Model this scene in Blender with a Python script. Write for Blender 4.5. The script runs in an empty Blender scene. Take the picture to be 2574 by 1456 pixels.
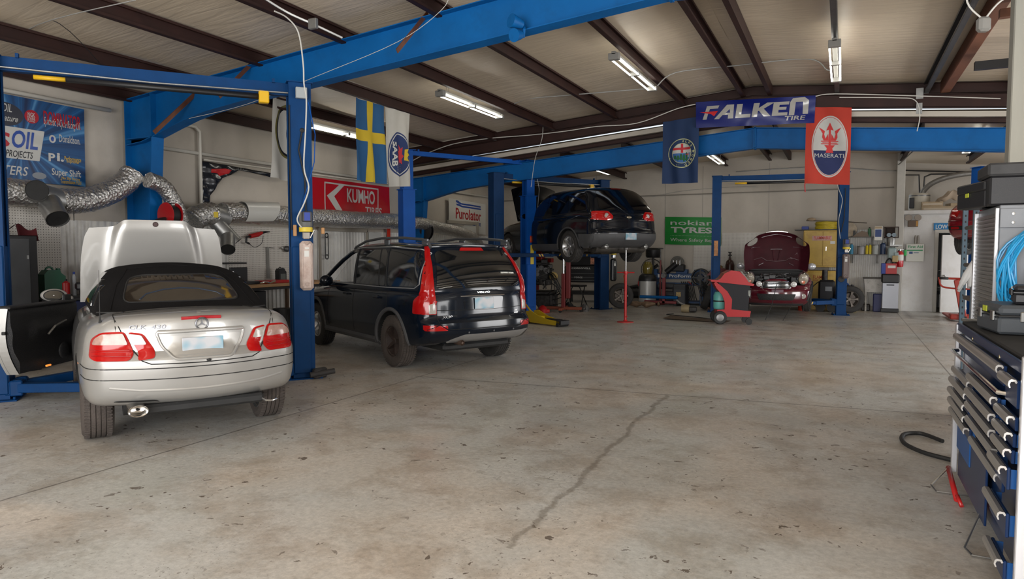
import bpy, bmesh, math, random
import numpy as np
from mathutils import Vector, Matrix, geometry
from mathutils.bvhtree import BVHTree
random.seed(7)
PI = math.pi
SC = bpy.context.scene
COL = SC.collection
R = math.radians
# ------------------------------------------------------------------ camera
CAM_H = 1.64
FPX, CXP, CYP = 1716.0, 1287.0, 728.0
YAW, PITCH = R(25.857), R(3.2686)
cam_d = bpy.data.cameras.new('camera')
cam_d.sensor_width = 36.0
cam_d.lens = FPX * 36.0 / 2574.0
cam_d.clip_start = 0.05
cam = bpy.data.objects.new('camera', cam_d)
COL.objects.link(cam)
cam.location = (0, 0, CAM_H)
cam.rotation_euler = (PI/2 - PITCH, 0, YAW)
SC.camera = cam
_fw = Vector((-math.sin(YAW)*math.cos(PITCH), math.cos(YAW)*math.cos(PITCH), -math.sin(PITCH)))
_rt = Vector((math.cos(YAW), math.sin(YAW), 0))
_up = _rt.cross(_fw)
def P(px, py, X=None, Y=None, Z=None):
    """point of the place seen at that spot, on the plane X, Y or Z = const"""
    d = _fw + _rt*((px-CXP)/FPX) + _up*((CYP-py)/FPX)
    o = Vector((0, 0, CAM_H))
    t = (X/d.x) if X is not None else (Y/d.y) if Y is not None else ((Z-CAM_H)/d.z)
    return o + d*t
# ------------------------------------------------------------------ world, daylight, exposure
SC.view_settings.view_transform = 'Standard'
SC.view_settings.look = 'None'
SC.view_settings.exposure = 0.62
SC.view_settings.gamma = 1.0
SC.view_settings.use_curve_mapping = False
world = bpy.data.worlds.new('daylight'); SC.world = world
world.use_nodes = True
bg = world.node_tree.nodes['Background']
bg.inputs['Color'].default_value = (0.80, 0.89, 1.0, 1)
bg.inputs['Strength'].default_value = 0.8
def area(name, loc, rot, sx, sy, power, col=(1, 1, 1)):
    l = bpy.data.lights.new(name, 'AREA'); l.shape = 'RECTANGLE'; l.size = sx; l.size_y = sy
    l.energy = power; l.color = col
    o = bpy.data.objects.new(name, l); COL.objects.link(o); o.location = loc; o.rotation_euler = rot
    return o
# daylight falling in through the open roller doors (behind the camera, and along the right-hand wall)
area('daylight_back_door', (-1.9, -3.85, 1.85), (R(90), 0, 0), 9.0, 3.5, 600, (1.0, 0.98, 0.96))
area('daylight_right_door_near', (7.2, 1.6, 1.9), (R(90), 0, R(90)), 3.6, 3.2, 250, (1.0, 0.98, 0.96))
area('daylight_right_door_mid', (7.2, 10.5, 1.9), (R(90), 0, R(90)), 3.6, 3.2, 270, (1.0, 0.98, 0.96))
area('daylight_right_door_far', (7.2, 18.2, 1.9), (R(90), 0, R(90)), 3.4, 3.2, 150, (1.0, 0.98, 0.96))

# ------------------------------------------------------------------ materials
_MC = {}
def nd(nt, t, **kw):
    n = nt.nodes.new(t)
    for k, v in kw.items():
        if k in n.inputs: n.inputs[k].default_value = v
        else: setattr(n, k, v)
    return n
def mat(name, col, rough=0.5, metal=0.0, coat=0.0, var=0.0, scale=6.0, bump=0.0, bscale=30.0, emit=None, es=1.0, alpha=1.0, trans=0.0, spec=0.5, stretch=None, dirt=None, dscale=3.0, damt=0.5):
    if name in _MC: return _MC[name]
    m = bpy.data.materials.new(name); m.use_nodes = True
    nt = m.node_tree; b = nt.nodes['Principled BSDF']
    b.inputs['Base Color'].default_value = (*col, 1); b.inputs['Roughness'].default_value = rough
    b.inputs['Metallic'].default_value = metal; b.inputs['Coat Weight'].default_value = coat
    b.inputs['Coat Roughness'].default_value = 0.06; b.inputs['Specular IOR Level'].default_value = spec
    if emit: b.inputs['Emission Color'].default_value = (*emit, 1); b.inputs['Emission Strength'].default_value = es
    if alpha < 1: b.inputs['Alpha'].default_value = alpha
    if trans: b.inputs['Transmission Weight'].default_value = trans
    tc = nd(nt, 'ShaderNodeTexCoord'); src = tc.outputs['Object']
    if stretch:
        mp = nd(nt, 'ShaderNodeMapping'); mp.inputs['Scale'].default_value = stretch
        nt.links.new(src, mp.inputs[0]); src = mp.outputs[0]
    cur = None
    if var:
        n = nd(nt, 'ShaderNodeTexNoise', Scale=scale, Detail=5.0, Roughness=0.6)
        nt.links.new(src, n.inputs['Vector'])
        r = nd(nt, 'ShaderNodeValToRGB')
        r.color_ramp.elements[0].position = 0.3; r.color_ramp.elements[1].position = 0.7
        r.color_ramp.elements[0].color = (*[c*(1-var) for c in col], 1)
        r.color_ramp.elements[1].color = (*[min(1, c*(1+var)) for c in col], 1)
        nt.links.new(n.outputs['Fac'], r.inputs[0]); cur = r.outputs[0]
    if dirt:
        n = nd(nt, 'ShaderNodeTexNoise', Scale=dscale, Detail=8.0, Roughness=0.7)
        nt.links.new(src, n.inputs['Vector'])
        r = nd(nt, 'ShaderNodeValToRGB')
        r.color_ramp.elements[0].position = 0.5; r.color_ramp.elements[0].color = (0, 0, 0, 1)
        r.color_ramp.elements[1].position = 0.72; r.color_ramp.elements[1].color = (damt, damt, damt, 1)
        nt.links.new(n.outputs['Fac'], r.inputs[0])
        mx = nd(nt, 'ShaderNodeMix', data_type='RGBA')
        nt.links.new(r.outputs[0], mx.inputs[0])
        if cur: nt.links.new(cur, mx.inputs[6])
        else: mx.inputs[6].default_value = (*col, 1)
        mx.inputs[7].default_value = (*dirt, 1); cur = mx.outputs[2]
    if cur: nt.links.new(cur, b.inputs['Base Color'])
    if bump:
        n = nd(nt, 'ShaderNodeTexNoise', Scale=bscale, Detail=4.0)
        nt.links.new(src, n.inputs['Vector'])
        bp = nd(nt, 'ShaderNodeBump', Strength=bump, Distance=0.02)
        nt.links.new(n.outputs['Fac'], bp.inputs['Height']); nt.links.new(bp.outputs[0], b.inputs['Normal'])
    _MC[name] = m
    return m
# ------------------------------------------------------------------ mesh builder
class MB:
    def __init__(s, M=None):
        s.v = []; s.f = []; s.mi = []; s.sm = []; s.m = 0; s.M = M or Matrix(); s.ang = 35
    def add(s, vs, fs, smooth=False, m=None):
        b = len(s.v); M = s.M
        s.v += [tuple(M @ Vector(p)) for p in vs]
        for f in fs:
            s.f.append([b+i for i in f]); s.mi.append(s.m if m is None else m); s.sm.append(smooth)
        return s
    def box(s, c, d, bev=0.0, rot=0.0, m=None, smooth=False):
        x, y, z = d[0]/2, d[1]/2, d[2]/2
        rm = Matrix.Rotation(rot, 3, 'Z') if rot else None
        def tr(p):
            p = Vector(p)
            if rm: p = rm @ p
            return (p.x+c[0], p.y+c[1], p.z+c[2])
        if bev <= 0:
            vs = [(sx*x, sy*y, sz*z) for sz in (-1, 1) for sy in (-1, 1) for sx in (-1, 1)]
            fs = [(0, 2, 3, 1), (4, 5, 7, 6), (0, 1, 5, 4), (2, 6, 7, 3), (0, 4, 6, 2), (1, 3, 7, 5)]
            return s.add([tr(p) for p in vs], fs, smooth, m)
        b = min(bev, x*.95, y*.95, z*.95)
        vs = []; idx = {}
        for sx in (-1, 1):
            for sy in (-1, 1):
                for sz in (-1, 1):
                    for k in range(3):
                        p = [sx*(x-b), sy*(y-b), sz*(z-b)]
                        p[k] = (sx*x, sy*y, sz*z)[k]
                        idx[(sx, sy, sz, k)] = len(vs); vs.append(tr(p))
        fs = []
        q = [(-1, -1), (1, -1), (1, 1), (-1, 1)]
        for sg in (-1, 1):
            for k in range(3):
                l = []
                for a, b2 in q:
                    key = [0, 0, 0]; o = [i for i in range(3) if i != k]
                    key[k] = sg; key[o[0]] = a; key[o[1]] = b2
                    l.append(idx[(*key, k)])
                if (sg > 0) == (k == 1): l = l[::-1]
                fs.append(l)
        for k in range(3):          # edges along axis k
            o = [i for i in range(3) if i != k]
            for a in (-1, 1):
                for b2 in (-1, 1):
                    def K(kk, t):
                        key = [0, 0, 0]; key[k] = t; key[o[0]] = a; key[o[1]] = b2
                        return idx[(*key, kk)]
                    l = [K(o[0], -1), K(o[0], 1), K(o[1], 1), K(o[1], -1)]
                    if (a*b2 > 0) == (k == 1): l = l[::-1]
                    fs.append(l[::-1])
        for sx in (-1, 1):
            for sy in (-1, 1):
                for sz in (-1, 1):
                    l = [idx[(sx, sy, sz, k)] for k in range(3)]
                    if sx*sy*sz < 0: l = l[::-1]
                    fs.append(l)
        return s.add(vs, fs, smooth, m)
    def tube(s, pts, r, n=8, caps=True, m=None, smooth=True, squash=None):
        pts = [Vector(p) for p in pts]
        rs = r if isinstance(r, (list, tuple)) else [r]*len(pts)
        vs = []; fs = []
        t0 = (pts[1]-pts[0]).normalized()
        a = Vector((0, 0, 1)) if abs(t0.z) < .9 else Vector((1, 0, 0))
        u = (a - t0*a.dot(t0)).normalized()
        for i, p in enumerate(pts):
            if i == 0: t = t0
            elif i == len(pts)-1: t = (pts[i]-pts[i-1]).normalized()
            else: t = ((pts[i+1]-pts[i]).normalized() + (pts[i]-pts[i-1]).normalized()).normalized()
            u = (u - t*u.dot(t)).normalized(); w = t.cross(u)
            for k in range(n):
                an = 2*PI*k/n
                vs.append(tuple(p + (u*math.cos(an) + w*math.sin(an)*(squash or 1))*rs[i]))
        for i in range(len(pts)-1):
            for k in range(n):
                fs.append((i*n+k, i*n+(k+1) % n, (i+1)*n+(k+1) % n, (i+1)*n+k))
        s.add(vs, fs, smooth, m)
        if caps:
            b = len(s.v)-len(vs)
            s.f.append([b+k for k in range(n)][::-1]); s.mi.append(s.m if m is None else m); s.sm.append(False)
            s.f.append([b+(len(pts)-1)*n+k for k in range(n)]); s.mi.append(s.m if m is None else m); s.sm.append(False)
        return s
    def cyl(s, p0, p1, r, r1=None, n=20, caps=True, m=None):
        return s.tube([p0, p1], [r, r if r1 is None else r1], n, caps, m)
    def lathe(s, prof, c=(0, 0, 0), ax='z', n=28, m=None, smooth=True, a0=0, a1=None):
        full = a1 is None; a1 = 2*PI if full else a1
        vs = []; k = len(prof); nn = n if full else n+1
        for i in range(nn):
            an = a0+(a1-a0)*i/n; ca, sa = math.cos(an), math.sin(an)
            for r_, h in prof:
                p = {'z': (r_*ca, r_*sa, h), 'x': (h, r_*ca, r_*sa), 'y': (r_*sa, h, r_*ca)}[ax]
                vs.append((p[0]+c[0], p[1]+c[1], p[2]+c[2]))
        fs = []
        for i in range(n if full else n):
            j = (i+1) % nn
            for q in range(k-1):
                fs.append((i*k+q, j*k+q, j*k+q+1, i*k+q+1))
        return s.add(vs, fs, smooth, m)
    def prism(s, poly, h0, h1, ax='z', m=None, smooth=False):
        """polygon extruded along ax; poly in the two other axes (x,y | x,z | y,z)"""
        tri = geometry.tessellate_polygon([[Vector((a, b, 0)) for a, b in poly]])
        n = len(poly)
        def T(a, b, h): return {'z': (a, b, h), 'y': (a, h, b), 'x': (h, a, b)}[ax]
        vs = [T(a, b, h0) for a, b in poly] + [T(a, b, h1) for a, b in poly]
        fs = [tuple(t) for t in tri] + [tuple(n+i for i in t[::-1]) for t in tri]
        fs += [(i, (i+1) % n, n+(i+1) % n, n+i) for i in range(n)]
        return s.add(vs, fs, smooth, m)
    def grid(s, fn, nu, nv, m=None, smooth=True, closeu=False):
        vs = [tuple(fn(i/nu, j/nv)) for i in range(nu+1) for j in range(nv+1)]
        fs = [(i*(nv+1)+j, (i+1)*(nv+1)+j, (i+1)*(nv+1)+j+1, i*(nv+1)+j+1) for i in range(nu) for j in range(nv)]
        return s.add(vs, fs, smooth, m)
    def sphere(s, c, r, nu=16, nv=10, m=None, sc=(1, 1, 1)):
        def fn(u, v):
            a = 2*PI*u; b = PI*(v-.5)
            return (c[0]+r*sc[0]*math.cos(a)*math.cos(b), c[1]+r*sc[1]*math.sin(a)*math.cos(b), c[2]+r*sc[2]*math.sin(b))
        return s.grid(fn, nu, nv, m)
    def torus(s, c, r, t, ax='z', n=32, k=10, m=None, arc=2*PI, a0=0):
        pts = []
        for i in range(n+1):
            a = a0+arc*i/n
            q = {'z': (r*math.cos(a), r*math.sin(a), 0), 'x': (0, r*math.cos(a), r*math.sin(a)), 'y': (r*math.cos(a), 0, r*math.sin(a))}[ax]
            pts.append((c[0]+q[0], c[1]+q[1], c[2]+q[2]))
        return s.tube(pts, t, k, arc < 6.2, m)
    def build(s, name, mats, parent=None, loc=None, rot=None, weld=True, sub=0):
        me = bpy.data.meshes.new(name)
        me.from_pydata(s.v, [], s.f)
        for m in (mats if isinstance(mats, (list, tuple)) else [mats]): me.materials.append(m)
        me.polygons.foreach_set('material_index', s.mi)
        me.polygons.foreach_set('use_smooth', s.sm)
        bm = bmesh.new(); bm.from_mesh(me)
        if weld: bmesh.ops.remove_doubles(bm, verts=bm.verts, dist=1e-5)
        bmesh.ops.recalc_face_normals(bm, faces=bm.faces)
        bmesh.ops.delete(bm, geom=[v for v in bm.verts if not v.link_faces], context='VERTS')
        lim = R(s.ang)
        for e in bm.edges:
            if len(e.link_faces) == 2 and e.calc_face_angle(0) > lim: e.smooth = False
        bm.to_mesh(me); bm.free(); me.update()
        return link(name, me, parent, loc, rot)
def link(name, me, parent=None, loc=None, rot=None):
    o = bpy.data.objects.new(name, me); COL.objects.link(o)
    if parent: o.parent = parent
    if loc: o.location = loc
    if rot: o.rotation_euler = rot
    return o
def thing(name, label, cat, loc=(0, 0, 0), rz=0.0, group=None, rot=None):
    o = bpy.data.objects.new(name, None); COL.objects.link(o)
    o.location = loc; o.rotation_euler = rot or (0, 0, rz); o.empty_display_size = .1
    return tag(o, label, cat, group)
def tag(o, label, cat, group=None):
    o['label'] = label; o['category'] = cat
    if group: o['group'] = group
    return o
def struct(o): o['kind'] = 'structure'; return o
def kids(o): return [c for c in COL.objects if c.parent == o]
def copy_tree(o, parent=None):
    c = o.copy(); COL.objects.link(c)
    if parent: c.parent = parent
    for ch in kids(o): copy_tree(ch, c)
    return c
def again(o, loc=None, rz=None, label=None, group=None):
    c = copy_tree(o)
    if loc is not None: c.location = loc
    if rz is not None: c.rotation_euler[2] = rz
    if label: c['label'] = label
    if group: c['group'] = group
    return c
# ------------------------------------------------------------------ lettering
_TX = {}
def textmesh(txt, bold=0.0):
    k = (txt, bold)
    if k not in _TX:
        cu = bpy.data.curves.new('lettering', 'FONT'); cu.body = txt; cu.size = 1.0; cu.offset = bold*.42
        cu.resolution_u = 3; cu.fill_mode = 'FRONT'
        ob = bpy.data.objects.new('lettering', cu); COL.objects.link(ob)
        me = bpy.data.meshes.new_from_object(ob)
        v = np.array([list(q.co)[:2] for q in me.vertices]) if len(me.vertices) else np.zeros((1, 2))
        f = [tuple(q.vertices) for q in me.polygons]
        bpy.data.objects.remove(ob); bpy.data.curves.remove(cu); bpy.data.meshes.remove(me)
        mn = v.min(0); mx = v.max(0)
        _TX[k] = ((v-mn)/np.maximum(mx-mn, 1e-6), f)
    return _TX[k]
class Sheet:
    """flat artwork of w x h metres laid on a surface fn(s,t)->Vector; shapes are stacked slightly proud of one another"""
    def __init__(s, fn, w, h, mb=None, cell=.06, thick=.0015):
        s.fn = fn; s.w = w; s.h = h; s.mb = mb or MB(); s.cell = cell; s.lay = 0; s.th = thick
        s.mats = []
    def mi(s, m):
        if m not in s.mats: s.mats.append(m)
        return s.mats.index(m)
    def at(s, a, b, off):
        e = 1e-3
        p = Vector(s.fn(a, b)); n = (Vector(s.fn(a+e, b))-p).cross(Vector(s.fn(a, b+e))-p)
        n = n.normalized() if n.length > 0 else Vector((0, 0, 1))
        return p+n*off
    def base(s, m, back=True):
        nu = max(2, int(s.w/s.cell)); nv = max(2, int(s.h/s.cell))
        i = s.mi(m)
        s.mb.grid(lambda u, v: s.at(u*s.w, v*s.h, 0), nu, nv, i)
        s.mb.grid(lambda u, v: s.at(u*s.w, (1-v)*s.h, -s.th), nu, nv, i)
        return s
    def poly(s, pts, m, lay=1):
        pts = [Vector(p) for p in pts]; n = len(pts)
        x0 = min(p.x for p in pts); x1 = max(p.x for p in pts); y0 = min(p.y for p in pts); y1 = max(p.y for p in pts)
        c = s.cell
        dp = []
        for i in range(n):
            a, b = pts[i], pts[(i+1) % n]; k = max(1, int((b-a).length/c))
            dp += [a+(b-a)*j/k for j in range(k)]
        V = list(dp); m_ = len(dp)
        gx = x0+c/2
        while gx < x1:
            gy = y0+c/2
            while gy < y1:
                V.append(Vector((gx, gy))); gy += c
            gx += c
        V2, E, F, _, _, _ = geometry.delaunay_2d_cdt(V, [], [list(range(m_))], 1, 1e-5)
        s.mb.add([s.at(p.x, p.y, .0018*lay) for p in V2], F, True, s.mi(m))
        return s
    def rect(s, x, y, w, h, m, lay=1): return s.poly([(x, y), (x+w, y), (x+w, y+h), (x, y+h)], m, lay)
    def ell(s, cx, cy, rx, ry, m, lay=1, n=40, a0=0, a1=2*PI):
        p = [(cx+rx*math.cos(a0+(a1-a0)*i/n), cy+ry*math.sin(a0+(a1-a0)*i/n)) for i in range(n if a1-a0 > 6.28 else n+1)]
        return s.poly(p, m, lay)
    def text(s, txt, x, y, w, h, m, lay=2, bold=.02, shear=0.0, rot=0.0, cuts=1):
        v, f = textmesh(txt, bold)
        cr, sr = math.cos(rot), math.sin(rot)
        V = []; F = [list(q) for q in f]
        pts = [(a*w+b*h*shear, b*h) for a, b in v]
        if cuts:
            np_ = list(pts); NF = []; ed = {}
            def mid(i, j):
                k = (min(i, j), max(i, j))
                if k not in ed: ed[k] = len(np_); np_.append(((pts[i][0]+pts[j][0])/2, (pts[i][1]+pts[j][1])/2))
                return ed[k]
            for q in F:
                if len(q) == 3:
                    a, b, c = q; d, e, g = mid(a, b), mid(b, c), mid(c, a)
                    NF += [[a, d, g], [d, b, e], [g, e, c], [d, e, g]]
                else: NF.append(q)
            pts, F = np_, NF
        for a, b in pts: V.append(s.at(x+a*cr-b*sr, y+a*sr+b*cr, .0018*lay))
        s.mb.add(V, F, True, s.mi(m))
        return s
    def build(s, name, parent=None, loc=None, rot=None):
        return s.mb.build(name, s.mats, parent, loc, rot, weld=False)
def lettering(name, txt, M, w, h, m, parent, bold=.02, shear=0, ext=.004):
    """raised letters as one solid part; M maps (x right, y up, z out)"""
    v, f = textmesh(txt, bold); mb = MB(M)
    pts = [(a*w+b*h*shear, b*h) for a, b in v]; n = len(pts)
    mb.add([(a, b, ext) for a, b in pts], f, False)
    cnt = {}
    for q in f:
        for i in range(len(q)):
            e = (q[i], q[(i+1) % len(q)]); cnt[e] = 1
    be = [e for e in cnt if (e[1], e[0]) not in cnt]
    mb.add([(a, b, ext) for a, b in pts]+[(a, b, 0) for a, b in pts], [(a, b, b+n, a+n) for a, b in be], False)
    return mb.build(name, m, parent)
def interp(x, tab):
    """smooth monotone-ish interpolation through [(x,y),...]"""
    if x <= tab[0][0]: return tab[0][1]
    if x >= tab[-1][0]: return tab[-1][1]
    n = len(tab)
    for i in range(n-1):
        if x <= tab[i+1][0]: break
    x0, y0 = tab[i]; x1, y1 = tab[i+1]; h = x1-x0
    d = (y1-y0)/h
    def sl(j):
        if j == 0: return (tab[1][1]-tab[0][1])/(tab[1][0]-tab[0][0])
        if j == n-1: return (tab[-1][1]-tab[-2][1])/(tab[-1][0]-tab[-2][0])
        a = (tab[j][1]-tab[j-1][1])/(tab[j][0]-tab[j-1][0]); b = (tab[j+1][1]-tab[j][1])/(tab[j+1][0]-tab[j][0])
        return 0 if a*b <= 0 else 2*a*b/(a+b)
    m0, m1 = sl(i), sl(i+1); t = (x-x0)/h
    return (2*t**3-3*t*t+1)*y0+(t**3-2*t*t+t)*h*m0+(-2*t**3+3*t*t)*y1+(t**3-t*t)*h*m1
# ================================================================== building
XW, XR = -11.0, 7.4           # left and right walls
Y0, YA, YB = -4.0, 15.35, 21.4
RX = -1.79                    # ridge line
def ceil_a(x): return 5.12-.0833*abs(x-RX)
def ceil_b(x): return 4.50-.078*abs(x-RX)
def floor_mat():
    m = bpy.data.materials.new('worn_concrete'); m.use_nodes = True; nt = m.node_tree; b = nt.nodes['Principled BSDF']
    L = nt.links.new
    tc = nd(nt, 'ShaderNodeTexCoord'); o = tc.outputs['Object']
    def noise(sc, det=6., ro=.6, vec=o, dist=0.):
        n = nd(nt, 'ShaderNodeTexNoise', Scale=sc, Detail=det, Roughness=ro, Distortion=dist); L(vec, n.inputs['Vector']); return n.outputs['Fac']
    def ramp(f, *st):
        r = nd(nt, 'ShaderNodeValToRGB'); e = r.color_ramp.elements
        while len(e) < len(st): e.new(.5)
        for k, (p_, c) in enumerate(st): e[k].position = p_; e[k].color = (*c, 1) if isinstance(c, tuple) else (c, c, c, 1)
        L(f, r.inputs[0]); return r.outputs[0]
    def mix(f, a, c, mode='MIX'):
        x = nd(nt, 'ShaderNodeMix', data_type='RGBA', blend_type=mode)
        for s_, q in ((0, f), (6, a), (7, c)):
            if isinstance(q, (float, int)): x.inputs[s_].default_value = q
            elif isinstance(q, tuple): x.inputs[s_].default_value = (*q, 1)
            else: L(q, x.inputs[s_])
        return x.outputs[2]
    def mth(op, a, c=None, cl=False):
        x = nd(nt, 'ShaderNodeMath', operation=op, use_clamp=cl)
        for s_, q in ((0, a), (1, c)):
            if q is None: continue
            if isinstance(q, (float, int)): x.inputs[s_].default_value = q
            else: L(q, x.inputs[s_])
        return x.outputs[0]
    base = ramp(noise(.9, 5, .55), (.3, (.44, .41, .36)), (.48, (.50, .485, .45)), (.7, (.57, .555, .52)))
    tint = ramp(noise(.55, 4, .5, dist=.6), (.38, (.62, .52, .42)), (.56, (.49, .50, .48)), (.68, (.46, .49, .46)))
    c = mix(.42, base, tint)
    fine = ramp(noise(24, 9, .8), (.35, .74), (.60, 1.06))
    c = mix(1., c, fine, 'MULTIPLY')
    blot = ramp(noise(1.9, 11, .74, dist=.2), (.40, (.62, .54, .46)), (.53, (1., 1., 1.)))
    c = mix(.55, c, blot, 'MULTIPLY')
    # old flaking marks: small brown-black chips, in clusters
    chips = ramp(noise(12, 4, .55, dist=.5), (.640, 0.), (.652, 1.))
    clus = ramp(noise(1.1, 3, .6), (.45, 0.), (.56, 1.))
    k = mth('MULTIPLY', chips, clus)
    chips2 = ramp(noise(42, 4, .6), (.62, 0.), (.65, 1.)); clus2 = ramp(noise(.8, 4, .6), (.46, 0.), (.66, .8))
    k = mth('MAXIMUM', k, mth('MULTIPLY', chips2, clus2))
    c = mix(mth('MULTIPLY', k, .85), c, (.075, .050, .033))
    # saw-cut joints and cracks
    sep = nd(nt, 'ShaderNodeSeparateXYZ'); L(o, sep.inputs[0]); X, Y = sep.outputs[0], sep.outputs[1]
    wob = mth('MULTIPLY', mth('SUBTRACT', noise(1.7, 4, .7), .5), .10)
    wob2 = mth('MULTIPLY', mth('SUBTRACT', noise(2.1, 5, .7), .5), .30)
    def line(expr, w, soft=.5):
        d = mth('ABSOLUTE', expr)
        return mth('SUBTRACT', 1.0, mth('DIVIDE', d, w), True)
    def seg(f, v, a, e):
        g = mth('MULTIPLY', mth('GREATER_THAN', v, a), mth('LESS_THAN', v, e)); return mth('MULTIPLY', f, g)
    l1 = seg(line(mth('SUBTRACT', X, 1.31), .014), Y, 6., 30.)
    l2 = seg(line(mth('ADD', mth('SUBTRACT', X, -4.93), mth('MULTIPLY', wob, .35)), .016), Y, -5., 9.5)
    l3 = seg(line(mth('ADD', mth('SUBTRACT', Y, 7.85), mth('ADD', mth('MULTIPLY', wob, .5), mth('MULTIPLY', X, -.09))), .020), X, -5., 3.)
    l4 = seg(line(mth('SUBTRACT', Y, 14.9), .014), X, -12., 8.)
    ln = mth('MAXIMUM', mth('MAXIMUM', l1, l2), mth('MAXIMUM', l3, l4))
    c = mix(mth('MULTIPLY', ln, .8), c, (.05, .04, .03))
    # filled crack running up from the front to the joint
    fc = seg(line(mth('ADD', mth('SUBTRACT', X, mth('ADD', -1.70, mth('MULTIPLY', mth('SUBTRACT', Y, 5.5), -.035))), mth('MULTIPLY', wob2, .8)), mth('ADD', .022, mth('MULTIPLY', noise(1.6, 4., .7), .022))), Y, 3.3, 7.7)
    fc = mth('MULTIPLY', fc, ramp(noise(9, 4, .7), (.36, .35), (.55, 1.)))
    c = mix(mth('MULTIPLY', mth('MULTIPLY', fc, 2.0, True), .5), c, (.125, .10, .07))
    l5 = seg(line(mth('ADD', mth('SUBTRACT', X, 1.52), wob), .13), Y, 19., 21.4)
    c = mix(mth('MULTIPLY', l5, .7), c, (.10, .07, .055))
    L(c, b.inputs['Base Color'])
    rr = ramp(noise(1.8, 6, .6), (.3, .26), (.7, .48)); L(mth('MAXIMUM', rr, mth('MULTIPLY', k, .8)), b.inputs['Roughness'])
    bp = nd(nt, 'ShaderNodeBump', Strength=.10, Distance=.01); L(noise(13, 6, .6), bp.inputs['Height']); L(bp.outputs[0], b.inputs['Normal'])
    return m
struct(MB().box(((XW+XR)/2, (Y0+YB)/2+1, -.1), (XR-XW+.6, YB-Y0+4.4, .2)).build('floor', floor_mat()))

def vinyl_mat(name, c0, c1):
    """vinyl-faced roof insulation: drawn wrinkles running across the purlins"""
    m = bpy.data.materials.new(name); m.use_nodes = True; nt = m.node_tree; b = nt.nodes['Principled BSDF']; L = nt.links.new
    tc = nd(nt, 'ShaderNodeTexCoord'); mp = nd(nt, 'ShaderNodeMapping'); mp.inputs['Scale'].default_value = (.45, 3.2, 1.)
    L(tc.outputs['Object'], mp.inputs[0])
    n = nd(nt, 'ShaderNodeTexNoise', Scale=1.5, Detail=4., Roughness=.5, Distortion=.5); L(mp.outputs[0], n.inputs['Vector'])
    n2 = nd(nt, 'ShaderNodeTexNoise', Scale=.5, Detail=4.); L(tc.outputs['Object'], n2.inputs['Vector'])
    mp3 = nd(nt, 'ShaderNodeMapping'); mp3.inputs['Scale'].default_value = (1.2, 14., 1.); L(tc.outputs['Object'], mp3.inputs[0])
    n3 = nd(nt, 'ShaderNodeTexNoise', Scale=2.5, Detail=3.); L(mp3.outputs[0], n3.inputs['Vector'])
    r = nd(nt, 'ShaderNodeValToRGB'); r.color_ramp.elements[0].position = .3; r.color_ramp.elements[1].position = .7
    r.color_ramp.elements[0].color = (*c0, 1); r.color_ramp.elements[1].color = (*c1, 1)
    L(n2.outputs['Fac'], r.inputs[0])
    # thin ridge lines where the vinyl is pulled tight
    w = nd(nt, 'ShaderNodeMath', operation='SUBTRACT'); L(n.outputs['Fac'], w.inputs[0]); w.inputs[1].default_value = .5
    a = nd(nt, 'ShaderNodeMath', operation='ABSOLUTE'); L(w.outputs[0], a.inputs[0])
    q = nd(nt, 'ShaderNodeMath', operation='MULTIPLY', use_clamp=True); L(a.outputs[0], q.inputs[0]); q.inputs[1].default_value = 9.
    s2 = nd(nt, 'ShaderNodeMath', operation='MULTIPLY_ADD'); L(n3.outputs['Fac'], s2.inputs[0]); s2.inputs[1].default_value = .35; L(q.outputs[0], s2.inputs[2])
    bp = nd(nt, 'ShaderNodeBump', Strength=.13, Distance=.03); L(s2.outputs[0], bp.inputs['Height']); L(bp.outputs[0], b.inputs['Normal'])
    L(r.outputs[0], b.inputs['Base Color']); b.inputs['Roughness'].default_value = .42
    return m
M_vinyl = vinyl_mat('roof_vinyl', (.53, .445, .335), (.63, .53, .41))
def roof(name, fn, ya, yb, th=.12):
    mb = MB()
    for xa, xb in ((XW-.2, RX), (RX, XR+.2)):
        za, zb = fn(xa), fn(xb)
        vs = [(xa, ya, za), (xb, ya, zb), (xb, yb, zb), (xa, yb, za)]; n = 24
        # panels between purlins sag very slightly
        mb.grid(lambda u, v: (xa+(xb-xa)*u, ya+(yb-ya)*v, za+(zb-za)*u-.018*math.sin(v*(yb-ya)*2.1+u)*math.sin(u*9)), 24, 60, smooth=True)
        mb.add([(xa, ya, za+th), (xb, ya, zb+th), (xb, yb, zb+th), (xa, yb, za+th)], [(0, 1, 2, 3)])
    return struct(mb.build(name, M_vinyl, weld=False))
roof('ceiling_main', ceil_a, Y0, YA+.25)
roof('ceiling_rear', ceil_b, YA+.25, YB+2.2)
M_wall = mat('painted_wall', (.46, .415, .355), .65, var=.07, scale=.8, bump=.15, bscale=3, dirt=(.30, .26, .21), dscale=.9, damt=.35)
M_rib = mat('ribbed_steel', (.64, .63, .60), .45, var=.08, scale=2, dirt=(.35, .31, .26), dscale=1.8, damt=.5)
M_white = mat('white_paint', (.56, .55, .53), .5, var=.05, scale=2, dirt=(.38, .34, .28), dscale=2.3, damt=.4)
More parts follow.
